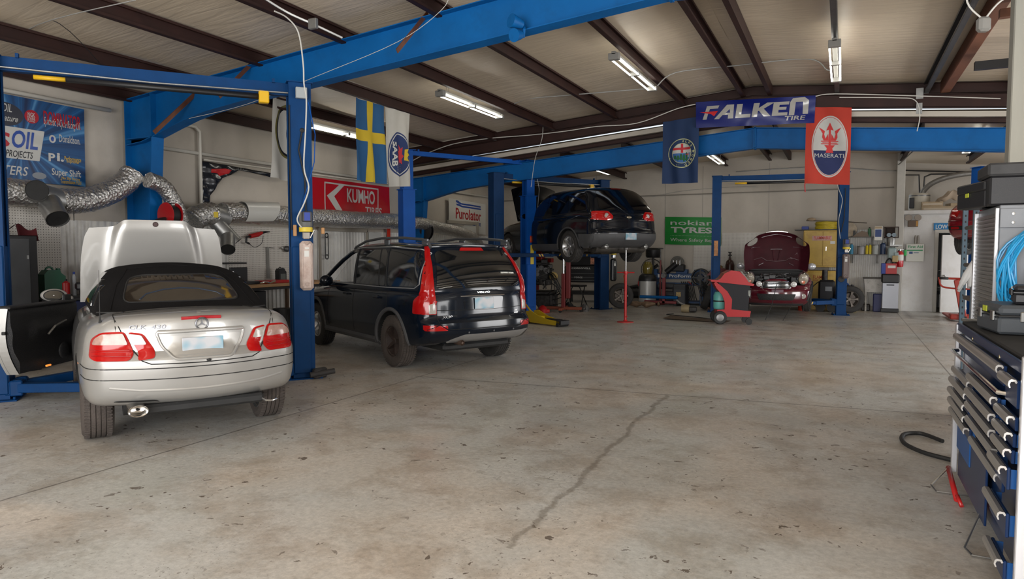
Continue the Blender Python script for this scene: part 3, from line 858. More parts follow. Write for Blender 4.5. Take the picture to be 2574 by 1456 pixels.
# ================================================================== silver convertible
M_silver = mat('silver_paint', (.38, .372, .355), .34, metal=.45, coat=.7)
M_cloth = mat('soft_top_cloth', (.011, .0105, .011), .95, spec=.1, bump=.5, bscale=300, var=.15, scale=4)
def clk():
    hd = Vector((math.cos(R(149.5)), math.sin(R(149.5)))); C = Vector((-5.51, 4.37)); ZB = .12
    rz = math.atan2(hd.y, hd.x)-PI/2
    t = thing('convertible_car', 'silver convertible with black soft top, hood raised and driver door open, seen from behind', 'car', (C.x, C.y, ZB), rz)
    mats = [M_silver, M_under]
    low = shell_fn(
        rear=[(0, -.80), (.06, -.90), (.16, -.985), (.30, -1.01), (.50, -1.03), (.54, -1.03), (.585, -1.0), (.62, -.955), (.80, -.935), (.95, -.92), (1, -.90)],
        front=[(0, 3.28), (.3, 3.46), (.55, 3.5), (1, 3.38)],
        zb=[(-1.0, .27), (-.6, .25), (.5, .20), (3, .2), (3.5, .24)],
        zt=[(-1.0, .99), (-.75, 1.02), (-.3, 1.015), (.4, .985), (1.9, .96), (2.3, .94), (3.0, .84), (3.45, .70)],
        hw=[(-1.0, .70), (-.75, .79), (-.4, .845), (0, .862), (1.4, .865), (2.7, .855), (3.2, .78), (3.5, .64)],
        side=[(0, .90), (.12, .97), (.35, 1.0), (.52, 1.0), (.56, .992), (.72, .975), (.88, .93), (1, .80)], crown=.035, cr=.26, cf=.16, crp=2.4)
    vs, fs = rbox(18, 60, 22, .10, .06, .10, low)
    me = mesh_of(vs, fs, mats)
    cuts = [arch_cut(0, .25, .385, .86, [M_under], 0), arch_cut(2.69, .22, .375, .86, [M_under], 0)]
    me = boolean(me, cuts)
    body = finish('body', me, t, 30)
    top = shell_fn(
        rear=[(0, -.42), (.15, -.34), (.45, -.02), (.75, .33), (.92, .62), (1, .85)],
        front=[(0, 2.15), (.5, 1.78), (.9, 1.42), (1, 1.3)],
        zb=[(-1, .955), (3, .93)],
        zt=[(-.5, 1.02), (-.1, 1.18), (.25, 1.33), (.6, 1.385), (1.1, 1.395), (1.5, 1.35), (2.1, 1.0)],
        hw=[(-.45, .68), (-.1, .725), (.4, .75), (1.5, .75), (2.1, .68)],
        side=[(0, 1.0), (.25, .965), (.6, .875), (.85, .80), (1, .70)], crown=.05, cr=.13, cf=.12)
    zb=[(-1, .955), (3, .93)]
    def top2(u, v, w):
        x, y, z = top(u, v, w); return (x, y, max(z, .9))
    vs, fs = rbox(16, 34, 14, .16, .10, .22, top2)
    soft = finish('soft_top', mesh_of(vs, fs, [M_cloth]), t, 40)
    bb = bvh_of(body); bt = bvh_of(soft)
    # soft top seams and rear window
    seam('top_seam', bt, [(-.60, 1.0), (-.52, 1.2), (-.40, 1.34), (0, 1.375), (.40, 1.34), (.52, 1.2), (.60, 1.0)], 'rear', M_cloth, soft, .006)
    win = rpoly([(-.50, 1.055), (.50, 1.055), (.42, 1.255), (.30, 1.285), (-.30, 1.285), (-.42, 1.255)], .07, 5)
    g = decal('rear_window', bt, win, 'rear', mat('rear_glass', (.030, .024, .018), .06, spec=.8, coat=.6, var=.3, scale=2.5), soft, .003, .05)
    seam('window_edge', bt, win, 'rear', M_rub, g, .008, .002, close=True)
    seam('roll_bar_arc', bt, [(-.36, 1.075), (-.30, 1.12), (-.15, 1.155), (0, 1.165), (.15, 1.155), (.30, 1.12), (.36, 1.08)], 'rear', mat('dark_blue_bow', (.02, .03, .05), .3), g, .009, .001)
    # side windows
    for s_, sd in ((-1, 'left'), (1, 'right')):
        decal('side_window', bt, rpoly([(.12, 1.02), (1.85, 1.02), (1.35, 1.30), (.55, 1.31)], .04), sd, M_glassdark, soft, .004)
        seam('side_seal', bb, [(-.38, .995), (.4, .99), (1.9, .965)], sd, M_rub, body, .008)
    wsh = decal('windscreen', bt, rpoly([(-.62, 1.0), (.62, 1.0), (.50, 1.31), (-.50, 1.31)], .05), 'front', M_glassdark, soft, .004)
    # base strip of the top
    seam('top_base_strip', bt, [(-.70, .985), (-.35, .985), (0, .985), (.35, .985), (.70, .985)], 'rear', M_rub, soft, .009)
    # boot lid gap
    gap = [(-.605, 1.0), (-.60, .96), (-.56, .86), (-.50, .74), (-.44, .655), (-.38, .628), (0, .622), (.38, .628), (.44, .655), (.50, .74), (.56, .86), (.60, .96), (.605, 1.0)]
    mb = MB(); seam('', bb, gap, 'rear', M_seam, body, .0045, 0, False, mb)
    seam('', bb, [(-.60, -.88), (-.61, -.6), (-.60, -.42), (0, -.40), (.60, -.42), (.61, -.6), (.60, -.88)], 'top', M_seam, body, .004, 0, False, mb)
    mb.build('boot_lid_gap', M_seam, body)
    # bumper joints: full-width lines wrapped to the sides
    for z, nm in ((.592, 'bumper_top_joint'), (.505, 'bumper_line')):
        mb = MB(); seam('', bb, [(-.72, z), (-.4, z), (0, z), (.4, z), (.72, z)], 'rear', M_seam, body, .004, 0, False, mb)
        for sd in ('left', 'right'): seam('', bb, [(-.90, z), (-.6, z), (-.45, z+.01)], sd, M_seam, body, .004, 0, False, mb)
        mb.build(nm, M_seam, body)
    # tail lamps in two halves across the gap
    for s_ in (-1, 1):
        X = lambda p: [(s_*a, b) for a, b in p]
        outer = rpoly([(.545, .880), (.70, .872), (.765, .82), (.785, .68), (.75, .655), (.525, .655), (.485, .71), (.515, .80)], .03)
        o = decal('tail_lamp', bb, X(outer if s_ > 0 else outer[::-1]), 'rear', M_redg, t, .006, .035, .012)
        bo = bvh_of(o)
        inner = rpoly([(.525, .876), (.42, .862), (.345, .73), (.350, .672), (.47, .655), (.455, .71), (.495, .80)], .03)
        o2 = decal('boot_lamp', bb, X(inner if s_ < 0 else inner[::-1]), 'rear', M_redg, t, .006, .035, .012)
        decal('reversing_lens', bb, X(rpoly([(.550, .862), (.69, .856), (.735, .82), (.75, .775), (.52, .775)], .015)), 'rear', M_pinkclear, o, .0205, .035, .003)
        decal('reversing_lens', bb, X(rpoly([(.515, .860), (.43, .848), (.395, .775), (.495, .775)], .015)), 'rear', M_clear, o2, .0205, .035, .003)
        mb = MB()
        for zz in (.735, .71, .685): seam('', bb, X([(.51, zz), (.76, zz)]), 'rear', M_red, o, .0025, .018, False, mb)
        mb.build('lens_rib', mat('dark_red_rib', (.30, .003, .004), .2), o)
    # high brake light, plate recess, plate, star, lock, badge
    seam('third_brake_light', bb, [(-.15, .972), (0, .976), (.15, .972)], 'rear', mat('deep_red', (.35, .01, .02), .2, coat=1), t, .015, -.003, n=8)
    rec = rpoly([(-.335, .875), (.335, .875), (.30, .76), (.215, .655), (-.215, .655), (-.30, .76)], .04, 5)
    seam('plate_recess_rim', bb, rec, 'rear', M_silver, t, .012, .0, close=True, n=8)
    hd_ = decal('plate_recess', bb, rpoly([(-.31, .835), (.31, .835), (.27, .745), (.20, .668), (-.20, .668), (-.27, .745)], .03), 'rear', mat('recess_silver', (.46, .45, .43), .3, metal=.6, coat=.5), t, .001)
    seam('boot_handle', bb, [(-.32, .868), (0, .872), (.32, .868)], 'rear', M_silver, t, .016, .006, n=10)
    yb = proj(bb, 0, .745, 'rear', 0).y
    mb = MB(Matrix.Translation((0, yb-.014, .742)) @ Matrix.Rotation(R(-3), 4, 'X')); mb.box((0, 0, 0), (.31, .012, .155), .004); mb.build('number_plate', M_plate, t)
    mb = MB(); q = proj(bb, 0, .925, 'rear', 0); mb.M = Matrix.Translation((0, q.y-.008, .925))
    mb.M = mb.M @ Matrix.Scale(1.15, 4); mb.torus((0, 0, 0), .040, .0055, 'y', 28, 8)
    for a in (90, 210, 330):
        mb.prism([(.006*math.cos(R(a+90)), .006*math.sin(R(a+90))), (.006*math.cos(R(a-90)), .006*math.sin(R(a-90))), (.039*math.cos(R(a)), .039*math.sin(R(a)))], -.004, .004, 'y')
    mb.build('star_emblem', mat('badge_grey', (.16, .16, .17), .3, metal=.8), t)
    q = proj(bb, 0, .648, 'rear', 0); mb = MB(); mb.cyl((.03, q.y+.01, .640), (.03, q.y-.008, .640), .018); mb.sphere((.03, q.y-.01, .640), .010, 10, 8, 0, (1, .6, 1)); mb.build('boot_lock', M_rub, t)
    for txt, x, w in (('CLK', -.515, .125), ('430', -.365, .105)):
        q = proj(bb, x+w/2, .86, 'rear', 0); q0 = proj(bb, x, .91, 'rear', 0); q1 = proj(bb, x+w, .91, 'rear', 0)
        an = math.atan2(q1.y-q0.y, w)
        lettering('model_badge', txt, Matrix.Translation((x, q0.y-.004, .895)) @ Matrix.Rotation(an, 4, 'Z') @ Matrix.Rotation(R(90), 4, 'X'), w, .034, mat('badge_grey', (.16, .16, .17), .3, metal=.8), t, .01, .1, .006)
    # lower bumper crease and exhaust cut-out
    seam('bumper_crease', bb, [(-.66, .44), (-.45, .415), (0, .405), (.45, .415), (.66, .44)], 'rear', M_silver, body, .012, -.004, n=8)
    decal('exhaust_cutout', bb, rpoly([(-.62, .33), (-.34, .33), (-.28, .27), (-.30, .24), (-.66, .24), (-.68, .28)], .03), 'rear', M_under, body, .004)
    mb = MB(); mb.M = Matrix.Translation((-.48, -.86, .265)) @ Matrix.Scale(1.55, 4, (1, 0, 0))
    mb.lathe([(.040, .30), (.044, -.10), (.047, -.105), (.044, -.11), (.038, -.105), (.036, .0), (.0, .02)], ax='y', n=28); mb.build('exhaust_tip', mat('polished_tip', (.6, .58, .55), .18, metal=1), t)
    tag_ = MB().tube([(.48, -.86, .235), (.50, -.90, .222), (.55, -.91, .218), (.60, -.88, .222), (.62, -.84, .235)], .008, 8); tag_.build('tow_eye', M_chrome, t)
    mb = MB(); mb.box((0, .0, .24), (1.0, 1.7, .08), .02); mb.box((0, 1.3, .22), (1.2, 2.6, .06), .02); mb.cyl((-.55, -.45, .26), (.55, -.45, .26), .12); mb.cyl((-.8, 0, .31), (.8, 0, .31), .035); mb.build('underbody', M_under, t)
    # roof pod, fuel flap, aerial
    mb = MB(); mb.sphere((0, -.80, .995), .045, 14, 8, 0, (1, 1.2, .5)); mb.build('washer_dome', M_silver, t)
    q = proj(bb, -.70, -.62, 'top', 0); mb = MB(); mb.tube([q, q+Vector((0, .01, .055)), q+Vector((.005, .05, .42))], [.012, .004, .0015], 6); mb.build('aerial', M_rub, t)
    # wheels
    for s_ in (-1, 1):
        wheel(t, (s_*.72, 0, .312-ZB), .312, .235, .215, 'five', s_, M_tiredusty, M_alu)
        wheel(t, (s_*.745, 2.69, .312-ZB), .312, .215, .215, 'five', s_, M_tiredusty, M_alu)
    # opened bonnet: hinged at the scuttle, outer skin faces back towards us
    hinge = Vector((0, 2.25, .93)); ang = R(97)
    prof_w = lambda s_: interp(s_, [(0, .765), (.5, .75), (.85, .71), (1, .66)])
    def hood(u, v, th=0.0):
        s_ = v; a = (u-.5)*2
        x = a*prof_w(s_)*(1 - .0*v)
        e = abs(a); dome = 1/(1+math.exp((e-.70+.14*s_)/.035))
        l = .965*s_*(1-.085*(1-dome)*s_-.05*max(0, e-.5)*s_)
        hgt = .085*dome*(.35+.65*s_)+.05*math.sin(PI*min(1, s_)*.55)*(1-a*a*.4)-.35*max(0, s_-.90)**1.3*dome - th
        # local hood frame: along length l (forward), height hgt; rotate by ang about x
        return (x, hinge.y+l*math.cos(ang)-hgt*math.sin(ang), hinge.z+l*math.sin(ang)+hgt*math.cos(ang))
    mb = MB(); mb.ang = 60
    mb.grid(lambda u, v: hood(u, v), 56, 26); mb.grid(lambda u, v: hood(1-u, v, .022), 56, 26, 1)
    bn = mb.build('bonnet', [M_silver, M_under], t)
    q = Vector(hood(.5, .95)); mb = MB(); mb.cyl(q, q+Vector((0, -.008, 0)), .030); mb.torus(q+Vector((0, -.008, 0)), .026, .004, 'y', 20, 6); mb.build('badge', mat('dark_badge', (.05, .03, .03), .3, metal=.6), bn)
    # engine bay rim
    MB().box((0, 2.75, .72), (1.1, 1.0, .16), .04).build('engine_cover', M_under, t)
    # open driver door, hinged at its front edge, swung out
    dl = 1.07; hg = Vector((-.875, 2.10, 0)); sw = R(33)
    D = Matrix.Translation(hg) @ Matrix.Rotation(-sw, 4, 'Z')   # door's own x: outward skin at -x, runs back along -y
    def skin(u, v):
        y = -dl*u; z = .30+.66*v
        x = -.045*math.sin(PI*min(1, max(0, v*.95)))-.02-.05*u*(1-u)
        z2 = z if v > .12 else z+.0
        # lower corner curved
        y2 = y*(1-.10*(1-v)**3)
        return (x, y2, z2)
    mb = MB(D); mb.grid(skin, 20, 14); mb.grid(lambda u, v: (skin(1-u, v)[0]+.028, skin(1-u, v)[1], skin(1-u, v)[2]), 20, 14)
    # edge (shut face) with the latch
    pts = [skin(1, j/14) for j in range(15)]
    mb.add([(p[0], p[1], p[2]) for p in pts]+[(p[0]+.105, p[1]+.02, p[2]) for p in pts], [(i, i+1, 16+i, 15+i) for i in range(14)])
    door = mb.build('door', M_silver, t)
    M_trimdk = mat('door_card_black', (.010, .010, .011), .55, bump=.3, bscale=120)
    mb = MB(D)
    def card(u, v): 
        p = skin(u*.985+.0, v*.985+.01)
        arm = .05*math.exp(-((v-.62)/.10)**2)*(1 if .1 < u < .75 else .3)
        pocket = .035*math.exp(-((v-.18)/.12)**2)
        return (.085+arm+pocket-.02*(v > .95), p[1]+.02*(u > .98), p[2])
    mb.grid(lambda u, v: card(1-u, v), 24, 20); mb.add([(card(1, j/20)) for j in range(21)]+[(.02, card(1, j/20)[1], card(1, j/20)[2]) for j in range(21)], [(i, i+1, 22+i, 21+i) for i in range(20)])
    mb.box((.03, -dl*.5, .965), (.14, dl*.97, .03), .01); mb.box((.04, -.10, 1.0), (.03, .12, .08), .01)
    mb.build('door_card', M_trimdk, door)
    mb = MB(D); mb.tube([(.15, -.32, .76), (.19, -.36, .78), (.20, -.55, .74), (.17, -.62, .66)], .012, 8); mb.build('pull_handle', M_steel, door)
    mb = MB(D); mb.box((.035, -dl+.012, .72), (.035, .02, .03), .004); mb.build('latch', M_rub, door)
    mb = MB(D); mb.box((.145, -.60, .335), (.02, .07, .018), .004); mb.build('door_marker_lamp', mat('amber_lamp', (.8, .25, .03), .3, emit=(1, .3, .05), es=.6), door)
    mb = MB(D); mb.sphere((.12, -.30, .45), .09, 16, 8, 0, (.25, 1, 1)); mb.build('speaker_grille', M_trimdk, door)
    # mirror: glass looks back at us
    mb = MB(D); mb.M = D @ Matrix.Translation((-.10, -.10, 1.03)) @ Matrix.Rotation(sw, 4, 'Z')
    mb.sphere((0, 0, 0), .125, 24, 14, 0, (1.0, .42, .56)); mb.box((.12, 0, -.04), (.12, .05, .05), .015)
    mr = mb.build('wing_mirror', M_silver, door)
    mb = MB(D @ Matrix.Translation((-.10, -.10, 1.03)) @ Matrix.Rotation(sw, 4, 'Z')); mb.M = mb.M @ Matrix.Translation((0, -.046, 0)) @ Matrix.Scale(.6, 4, (0, 0, 1)); mb.lathe([(0, -.004), (.088, -.004), (.098, .004), (.098, .02)], ax='y', n=30)
    mb.build('mirror_rim', M_rub, mr)
    mb = MB(D @ Matrix.Translation((-.10, -.10, 1.03)) @ Matrix.Rotation(sw, 4, 'Z')); mb.M = mb.M @ Matrix.Translation((0, -.052, 0)) @ Matrix.Scale(.58, 4, (0, 0, 1)); mb.lathe([(0, 0), (.085, 0)], ax='y', n=30)
    mb.build('mirror_glass', mat('mirror', (.35, .36, .36), .05, metal=1), mr)
    # door aperture in the side
    mb = MB(); decal('', bb, rpoly([(.72, .93), (1.93, .93), (1.93, .40), (1.80, .32), (.95, .32), (.75, .5)], .05), 'left', M_under, body, .003, .06, 0, .01, False, mb); mb.build('door_aperture', M_under, body)
    return t
clk_car = clk()
# ================================================================== dark wagon (parked) and black crossover (on the lift)
M_blk = mat('black_paint', (.004, .0055, .009), .12, coat=.45, spec=.3)
M_navy = mat('midnight_paint', (.004, .007, .013), .15, coat=.25, spec=.3)
M_clad = mat('grey_cladding', (.060, .060, .062), .6, var=.15, scale=5)
M_silvtrim = mat('satin_silver_trim', (.48, .48, .48), .35, metal=.7)
M_int = mat('dark_interior', (.018, .017, .016), .8)
def volvo():
    hd = Vector((math.cos(R(152.6)), math.sin(R(152.6)))); C = Vector((-5.26, 8.66)); rz = math.atan2(hd.y, hd.x)-PI/2
    t = thing('sport_utility_car', 'blue-black estate car with tall red tail lamps and roof rails beside the near blue post', 'car', (C.x, C.y, 0), rz)
    low = shell_fn(rear=[(0, -.86), (.08, -.96), (.17, -1.04), (.22, -1.06), (.40, -1.05), (.44, -.99), (.5, -.965), (.8, -.945), (1, -.91)],
        front=[(0, 3.55), (.4, 3.76), (.7, 3.74), (1, 3.55)],
        zb=[(-1.0, .40), (-.6, .36), (.4, .27), (2.8, .27), (3.7, .32)],
        zt=[(-1.0, 1.14), (-.5, 1.155), (.5, 1.14), (2.1, 1.10), (2.5, 1.07), (3.3, .98), (3.75, .86)],
        hw=[(-1.0, .82), (-.7, .90), (-.3, .94), (.3, .95), (1.5, .945), (3.0, .94), (3.5, .84), (3.75, .70)],
        side=[(0, .95), (.15, .985), (.4, 1.0), (.7, .985), (.88, .965), (1, .90)], crown=.03, cr=.15, cf=.2, crp=3.0)
    vs, fs = rbox(18, 60, 24, .09, .05, .09, low)
    me = mesh_of(vs, fs, [M_navy, M_under])
    me = boolean(me, [arch_cut(0, .37, .43, .95, [M_under], 0), arch_cut(2.86, .37, .43, .95, [M_under], 0)])
    body = finish('body', me, t, 30)
    def gh(ins=0.0, top=0.0):
        return shell_fn(rear=[(0, -.93), (.25, -.905), (.6, -.80), (.85, -.66), (1, -.60)],
            front=[(0, 2.92), (.3, 2.58), (.6, 2.22), (.9, 1.84), (1, 1.68)],
            zb=[(-1, 1.03), (3, 1.0)], zt=[(-.95, 1.68), (-.6, 1.735), (0, 1.765), (.8, 1.775), (1.6, 1.745), (2.1, 1.62), (3.0, 1.2)],
            hw=[(-.95, .835), (-.5, .87), (.4, .885), (1.7, .875), (2.6, .80), (3.0, .74)],
            side=[(0, 1.03), (.2, 1.01), (.5, .955), (.8, .88), (.93, .83), (1, .76)], crown=.03, cr=.12, cf=.22, crp=2.6, inset=ins)
    vs, fs = rbox(16, 44, 16, .12, .07, .16, gh()); g = mesh_of(vs, fs, [M_navy, M_int])
    vi, fi = rbox(8, 16, 8, .12, .07, .16, gh(.045)); cav = mesh_of(vi, fi, [M_int], 0)
    side_cut = cutter(lambda mb: mb.prism([(1.34, 1.13), (2.46, 1.13), (2.34, 1.25), (1.86, 1.585), (1.46, 1.645)], -1.2, 1.2, 'x'), [M_navy])
    ws_cut = cutter(lambda mb: mb.prism([(-.66, 1.12), (.66, 1.12), (.56, 1.64), (-.56, 1.64)], 1.66, 3.2, 'y'), [M_navy])
    g = boolean(g, [ws_cut]); g = boolean(g, [cav]); g = boolean(g, [side_cut])
    cab = finish('cabin', g, t, 30)
    bb = bvh_of(body); bc = bvh_of(cab); ball = bvh_of(body, cab)
    MC = mat('clear_glass', (.30, .32, .32), .03, alpha=.16, spec=.9)
    solid = mesh_of(*rbox(16, 44, 16, .12, .07, .16, gh(.02)), [MC]); bs = BVHTree.FromPolygons([v.co for v in solid.vertices], [list(p.vertices) for p in solid.polygons])
    for sd in ('left', 'right'):
        L_ = sd == 'left'
        q = [(1.34, 1.13), (2.46, 1.13), (2.34, 1.25), (1.86, 1.585), (1.46, 1.645)]
        decal('front_door_glass', bs, q, sd, MC, cab, .0, .08, 0, .003)
        rearw = rpoly([(.24, 1.14), (1.22, 1.14), (1.33, 1.64), (.46, 1.655), (.36, 1.6)], .035)
        decal('rear_door_glass', bc, rearw, sd, M_glassdark, cab, .004)
        qw = rpoly([(-.66, 1.16), (.14, 1.14), (.31, 1.655), (-.50, 1.62), (-.60, 1.55)], .06, 5)
        w = decal('quarter_glass', bc, qw, sd, M_glassdark, cab, .004)
        # bright trim line round the side glass
        ln = [(2.50, 1.115), (1.2, 1.118), (.2, 1.118), (-.60, 1.135), (-.70, 1.19), (-.66, 1.45), (-.60, 1.60), (-.50, 1.655), (.3, 1.69), (1.3, 1.685), (1.62, 1.65)]
        seam('window_trim', bc, ln, sd, M_silvtrim, cab, .008, .003, step=.06)
        for l in ([(1.28, 1.12), (1.40, 1.67)], [(.19, 1.12), (.36, 1.67)], [(.42, 1.13), (.60, 1.66)]):
            seam('pillar', bc, l, sd, M_rub, cab, .018, -.004)
        # door gaps, handles, cladding
        mb = MB()
        for l in ([(1.26, 1.11), (1.28, .9), (1.23, .42)], [(2.3, 1.07), (2.32, .8), (2.25, .42)], [(.18, 1.11), (.14, .98), (.12, .86), (.30, .62), (.44, .42)], [(-.48, 1.125), (-.5, .98)], [(-.05, .64), (.40, .64)]):
            seam('', bb, l, sd, M_seam, body, .004, 0, False, mb)
        mb.build('door_gap', M_seam, body)
        for y in (.42, 1.52):
            q = proj(bb, y, .98, sd, 0); sg = -1 if L_ else 1
            mb = MB(); mb.tube([(q.x, y-.11, .965), (q.x+sg*.035, y-.07, .97), (q.x+sg*.035, y+.07, .97), (q.x, y+.11, .965)], .014, 8); mb.sphere((q.x-sg*.0, y, .965), .045, 12, 8, 0, (.25, 1.4, .7)); mb.build('door_handle', M_navy, body)
        arc = [(0+.455*math.cos(R(a)), .37+.455*math.sin(R(a))) for a in range(-12, 193, 8)]
        seam('arch_trim', bb, arc, sd, M_clad, body, .030, -.008, n=8)
        arc = [(2.86+.455*math.cos(R(a)), .37+.455*math.sin(R(a))) for a in range(-12, 193, 8)]
        seam('arch_trim', bb, arc, sd, M_clad, body, .030, -.008, n=8)
        seam('sill', bb, [(.46, .345), (2.40, .345)], sd, M_clad, body, .055, -.02, n=8)
        # roof rail
        sg = -1 if L_ else 1
        mb = MB(); zr = lambda y: 1.71-.03+interp(y, [(-.62, .0), (0, .03), (.8, .035), (1.45, -.02)])
        pts = [(-.66, 1.675), (-.60, 1.755), (-.45, 1.79), (.1, 1.82), (.8, 1.825), (1.35, 1.785), (1.72, 1.70), (1.80, 1.655)]
        out = []
        for (a, z_), (b_, z2) in zip(pts, pts[1:]):
            for i in range(4): out.append((sg*.66, a+(b_-a)*i/4, z_+(z2-z_)*i/4))
        mb.tube(out, .020, 8)
        for y in (-.52, .62): mb.box((sg*.66, y, 1.755), (.03, .16, .09), .01)
        mb.build('roof_rail', mat('grey_rail', (.10, .105, .11), .4, metal=.5), t)
        pts = [(sg*c_, a, b_) for c_, a, b_ in ((.655, 1.35, 1.685), (.66, 1.60, 1.665), (.68, 1.85, 1.60), (.715, 2.1, 1.49), (.76, 2.35, 1.35), (.81, 2.58, 1.20), (.86, 2.78, 1.06))]
        MB().tube(pts, .034, 8).build('windscreen_pillar', M_navy, t)
        # mirror
        mb = MB(); mb.sphere((sg*1.02, 2.12, 1.15), .12, 18, 12, 0, (.95, .5, .75)); mb.box((sg*.92, 2.13, 1.09), (.12, .06, .05), .015); mb.build('wing_mirror', M_navy, t)
        # tail lamp: tall strip climbing the pillar
        X = lambda p: [((-a if L_ else a), b) for a, b in p]
        o = decal('tail_lamp', ball, rpoly([(-.985, .80), (-.985, .985), (-.93, 1.10), (-.86, 1.17), (-.76, 1.45), (-.62, 1.70), (-.54, 1.70), (-.60, 1.60), (-.68, 1.40), (-.73, 1.22), (-.735, 1.10), (-.70, 1.04), (-.63, 1.0), (-.60, .96), (-.60, .80)], .03), sd, M_redg, t, .008, .05, .008)
        rr_ = rpoly([(.62, .795), (.86, .795), (.86, 1.02), (.82, 1.12), (.79, 1.25), (.70, 1.50), (.62, 1.69), (.565, 1.69), (.62, 1.52), (.70, 1.28), (.725, 1.14), (.70, 1.05), (.635, 1.02)], .02)
        rr_ = rpoly([(.70, .795), (.87, .795), (.87, 1.02), (.83, 1.12), (.80, 1.25), (.73, 1.50), (.66, 1.69), (.60, 1.69), (.655, 1.52), (.705, 1.28), (.715, 1.14), (.70, 1.04)], .02)
        o2 = decal('tail_lamp', ball, X(rr_ if not L_ else rr_[::-1]), 'rear', M_redg, t, .010, .04, .006)
        decal('reversing_lens', bvh_of(o2), X(rpoly([(.712, .805), (.80, .805), (.80, .925), (.712, .95)], .012)), 'rear', M_clear, o2, .003, .03, .003)
        # reflector low on the bumper
        decal('bumper_reflector', bb, X(rpoly([(.60, .585), (.86, .585), (.86, .655), (.60, .655)], .01)), 'rear', M_redg, t, .005, .04, .002)
        decal('bumper_reflector_side', bb, [(-.98, .60), (-.82, .60), (-.82, .66), (-.98, .66)], sd, M_redg, t, .005, .04)
        wheel(t, (sg*.81, 0, .368), .368, .235, .215, 'star', sg, M_tiredusty if L_ else M_tire, M_darkrim if L_ else M_alu)
        wheel(t, (sg*.81, 2.86, .368), .368, .235, .215, 'star', sg, M_tire, M_alu)
    # rear hatch: glass, spoiler, lamps
    hg = rpoly([(-.69, 1.135), (.69, 1.135), (.575, 1.60), (.50, 1.64), (-.50, 1.64), (-.575, 1.60)], .05, 5)
    decal('hatch_glass', bc, hg, 'rear', M_glassdark, cab, .008, .05)
    seam('spoiler_edge', bc, [(-.60, 1.685), (-.3, 1.70), (0, 1.705), (.3, 1.70), (.60, 1.685)], 'rear', M_navy, cab, .022, .004, n=10)
    decal('third_brake_light', bc, rpoly([(-.20, 1.632), (.20, 1.632), (.17, 1.675), (-.17, 1.675)], .01), 'rear', mat('dim_red_lens', (.38, .01, .01), .15, coat=1), cab, .012)
    mb = MB()
    seam('', ball, [(-.705, 1.10), (-.70, .82), (-.695, .66), (-.62, .60), (.62, .60), (.695, .66), (.70, .82), (.705, 1.10)], 'rear', M_seam, body, .005, 0, False, mb)
    seam('', ball, [(-.70, .85), (0, .835), (.70, .85)], 'rear', M_seam, body, .004, 0, False, mb)
    mb.build('hatch_gap', M_seam, body)
    seam('tailgate_chrome_strip', bb, [(-.36, 1.025), (0, 1.03), (.36, 1.025)], 'rear', M_chrome, t, .010, .004, n=8)
    decal('plate_recess', bb, rpoly([(-.34, 1.005), (.34, 1.005), (.30, .83), (-.30, .83)], .03), 'rear', M_blk, body, .002)
    yb = proj(bb, 0, .92, 'rear', 0).y
    MB(Matrix.Translation((.0, yb-.016, .925)) @ Matrix.Rotation(R(-2), 4, 'X')).box((0, 0, 0), (.31, .012, .155), .012).build('number_plate', M_plate, t)
    RM = Matrix.Rotation(R(90), 4, 'X')
    def rl(txt, x, z, w, h, nm='model_badge', sh=0):
        q = proj(bb, x+w/2, z, 'rear', 0); lettering(nm, txt, Matrix.Translation((x, q.y-.004, z)) @ RM, w, h, M_chrome, t, .0, sh, .006)
    rl('VOLVO', -.10, 1.060, .21, .024); rl('XC90', -.64, .745, .15, .032); rl('D5', .55, .790, .04, .016, sh=.2); rl('AWD', .53, .755, .07, .018, sh=.2)
    # bumper: silver scuff plate, sensors
    decal('scuff_plate', bb, rpoly([(-.62, .385), (-.50, .47), (-.36, .525), (.62, .525), (.78, .535), (.70, .43), (.60, .385)], .02), 'rear', M_silvtrim, t, .006, .05, .004)
    mb = MB(); seam('', bb, [(-.84, .60), (-.70, .665), (-.60, .60), (-.45, .572), (.45, .572), (.60, .60), (.70, .665), (.84, .60)], 'rear', M_navy, body, .010, -.002, False, mb, n=8); mb.build('bumper_ledge', M_navy, body)
    for x in (-.30, .10, .45):
        q = proj(bb, x, .545, 'rear', 0); MB().cyl((x, q.y+.01, .548), (x, q.y-.004, .548), .013, n=12).build('parking_sensor', M_clad, t)
    mb = MB(); mb.box((0, -.2, .33), (1.1, 1.2, .1), .03); mb.box((0, 1.6, .30), (1.4, 3.2, .08), .02); mb.cyl((-.5, -.60, .42), (.5, -.60, .42), .08); mb.cyl((-.75, 0, .36), (.75, 0, .36), .04); mb.build('underbody', M_under, t)
    MB().lathe([(.034, .2), (.038, -.02), (.034, -.03), (.030, 0), (0, .03)], (-.35, -.93, .40), 'y').build('exhaust_tip', mat('rusty_tip', (.12, .08, .06), .5, metal=.6), t)
    # cabin interior seen through the front glass
    mb = MB()
    for x in (-.38, .38):
        mb.box((x, 1.35, .95), (.5, .5, .2), .06); mb.box((x, 1.16, 1.20), (.48, .14, .55), .06); mb.box((x, 1.14, 1.50), (.24, .09, .14), .04)
    mb.box((0, 2.3, 1.02), (1.4, .5, .16), .05); mb.torus((-.38, 1.92, 1.12), .17, .016, 'y'); mb.build('front_seats', M_int, t)
    return t
volvo_car = volvo()

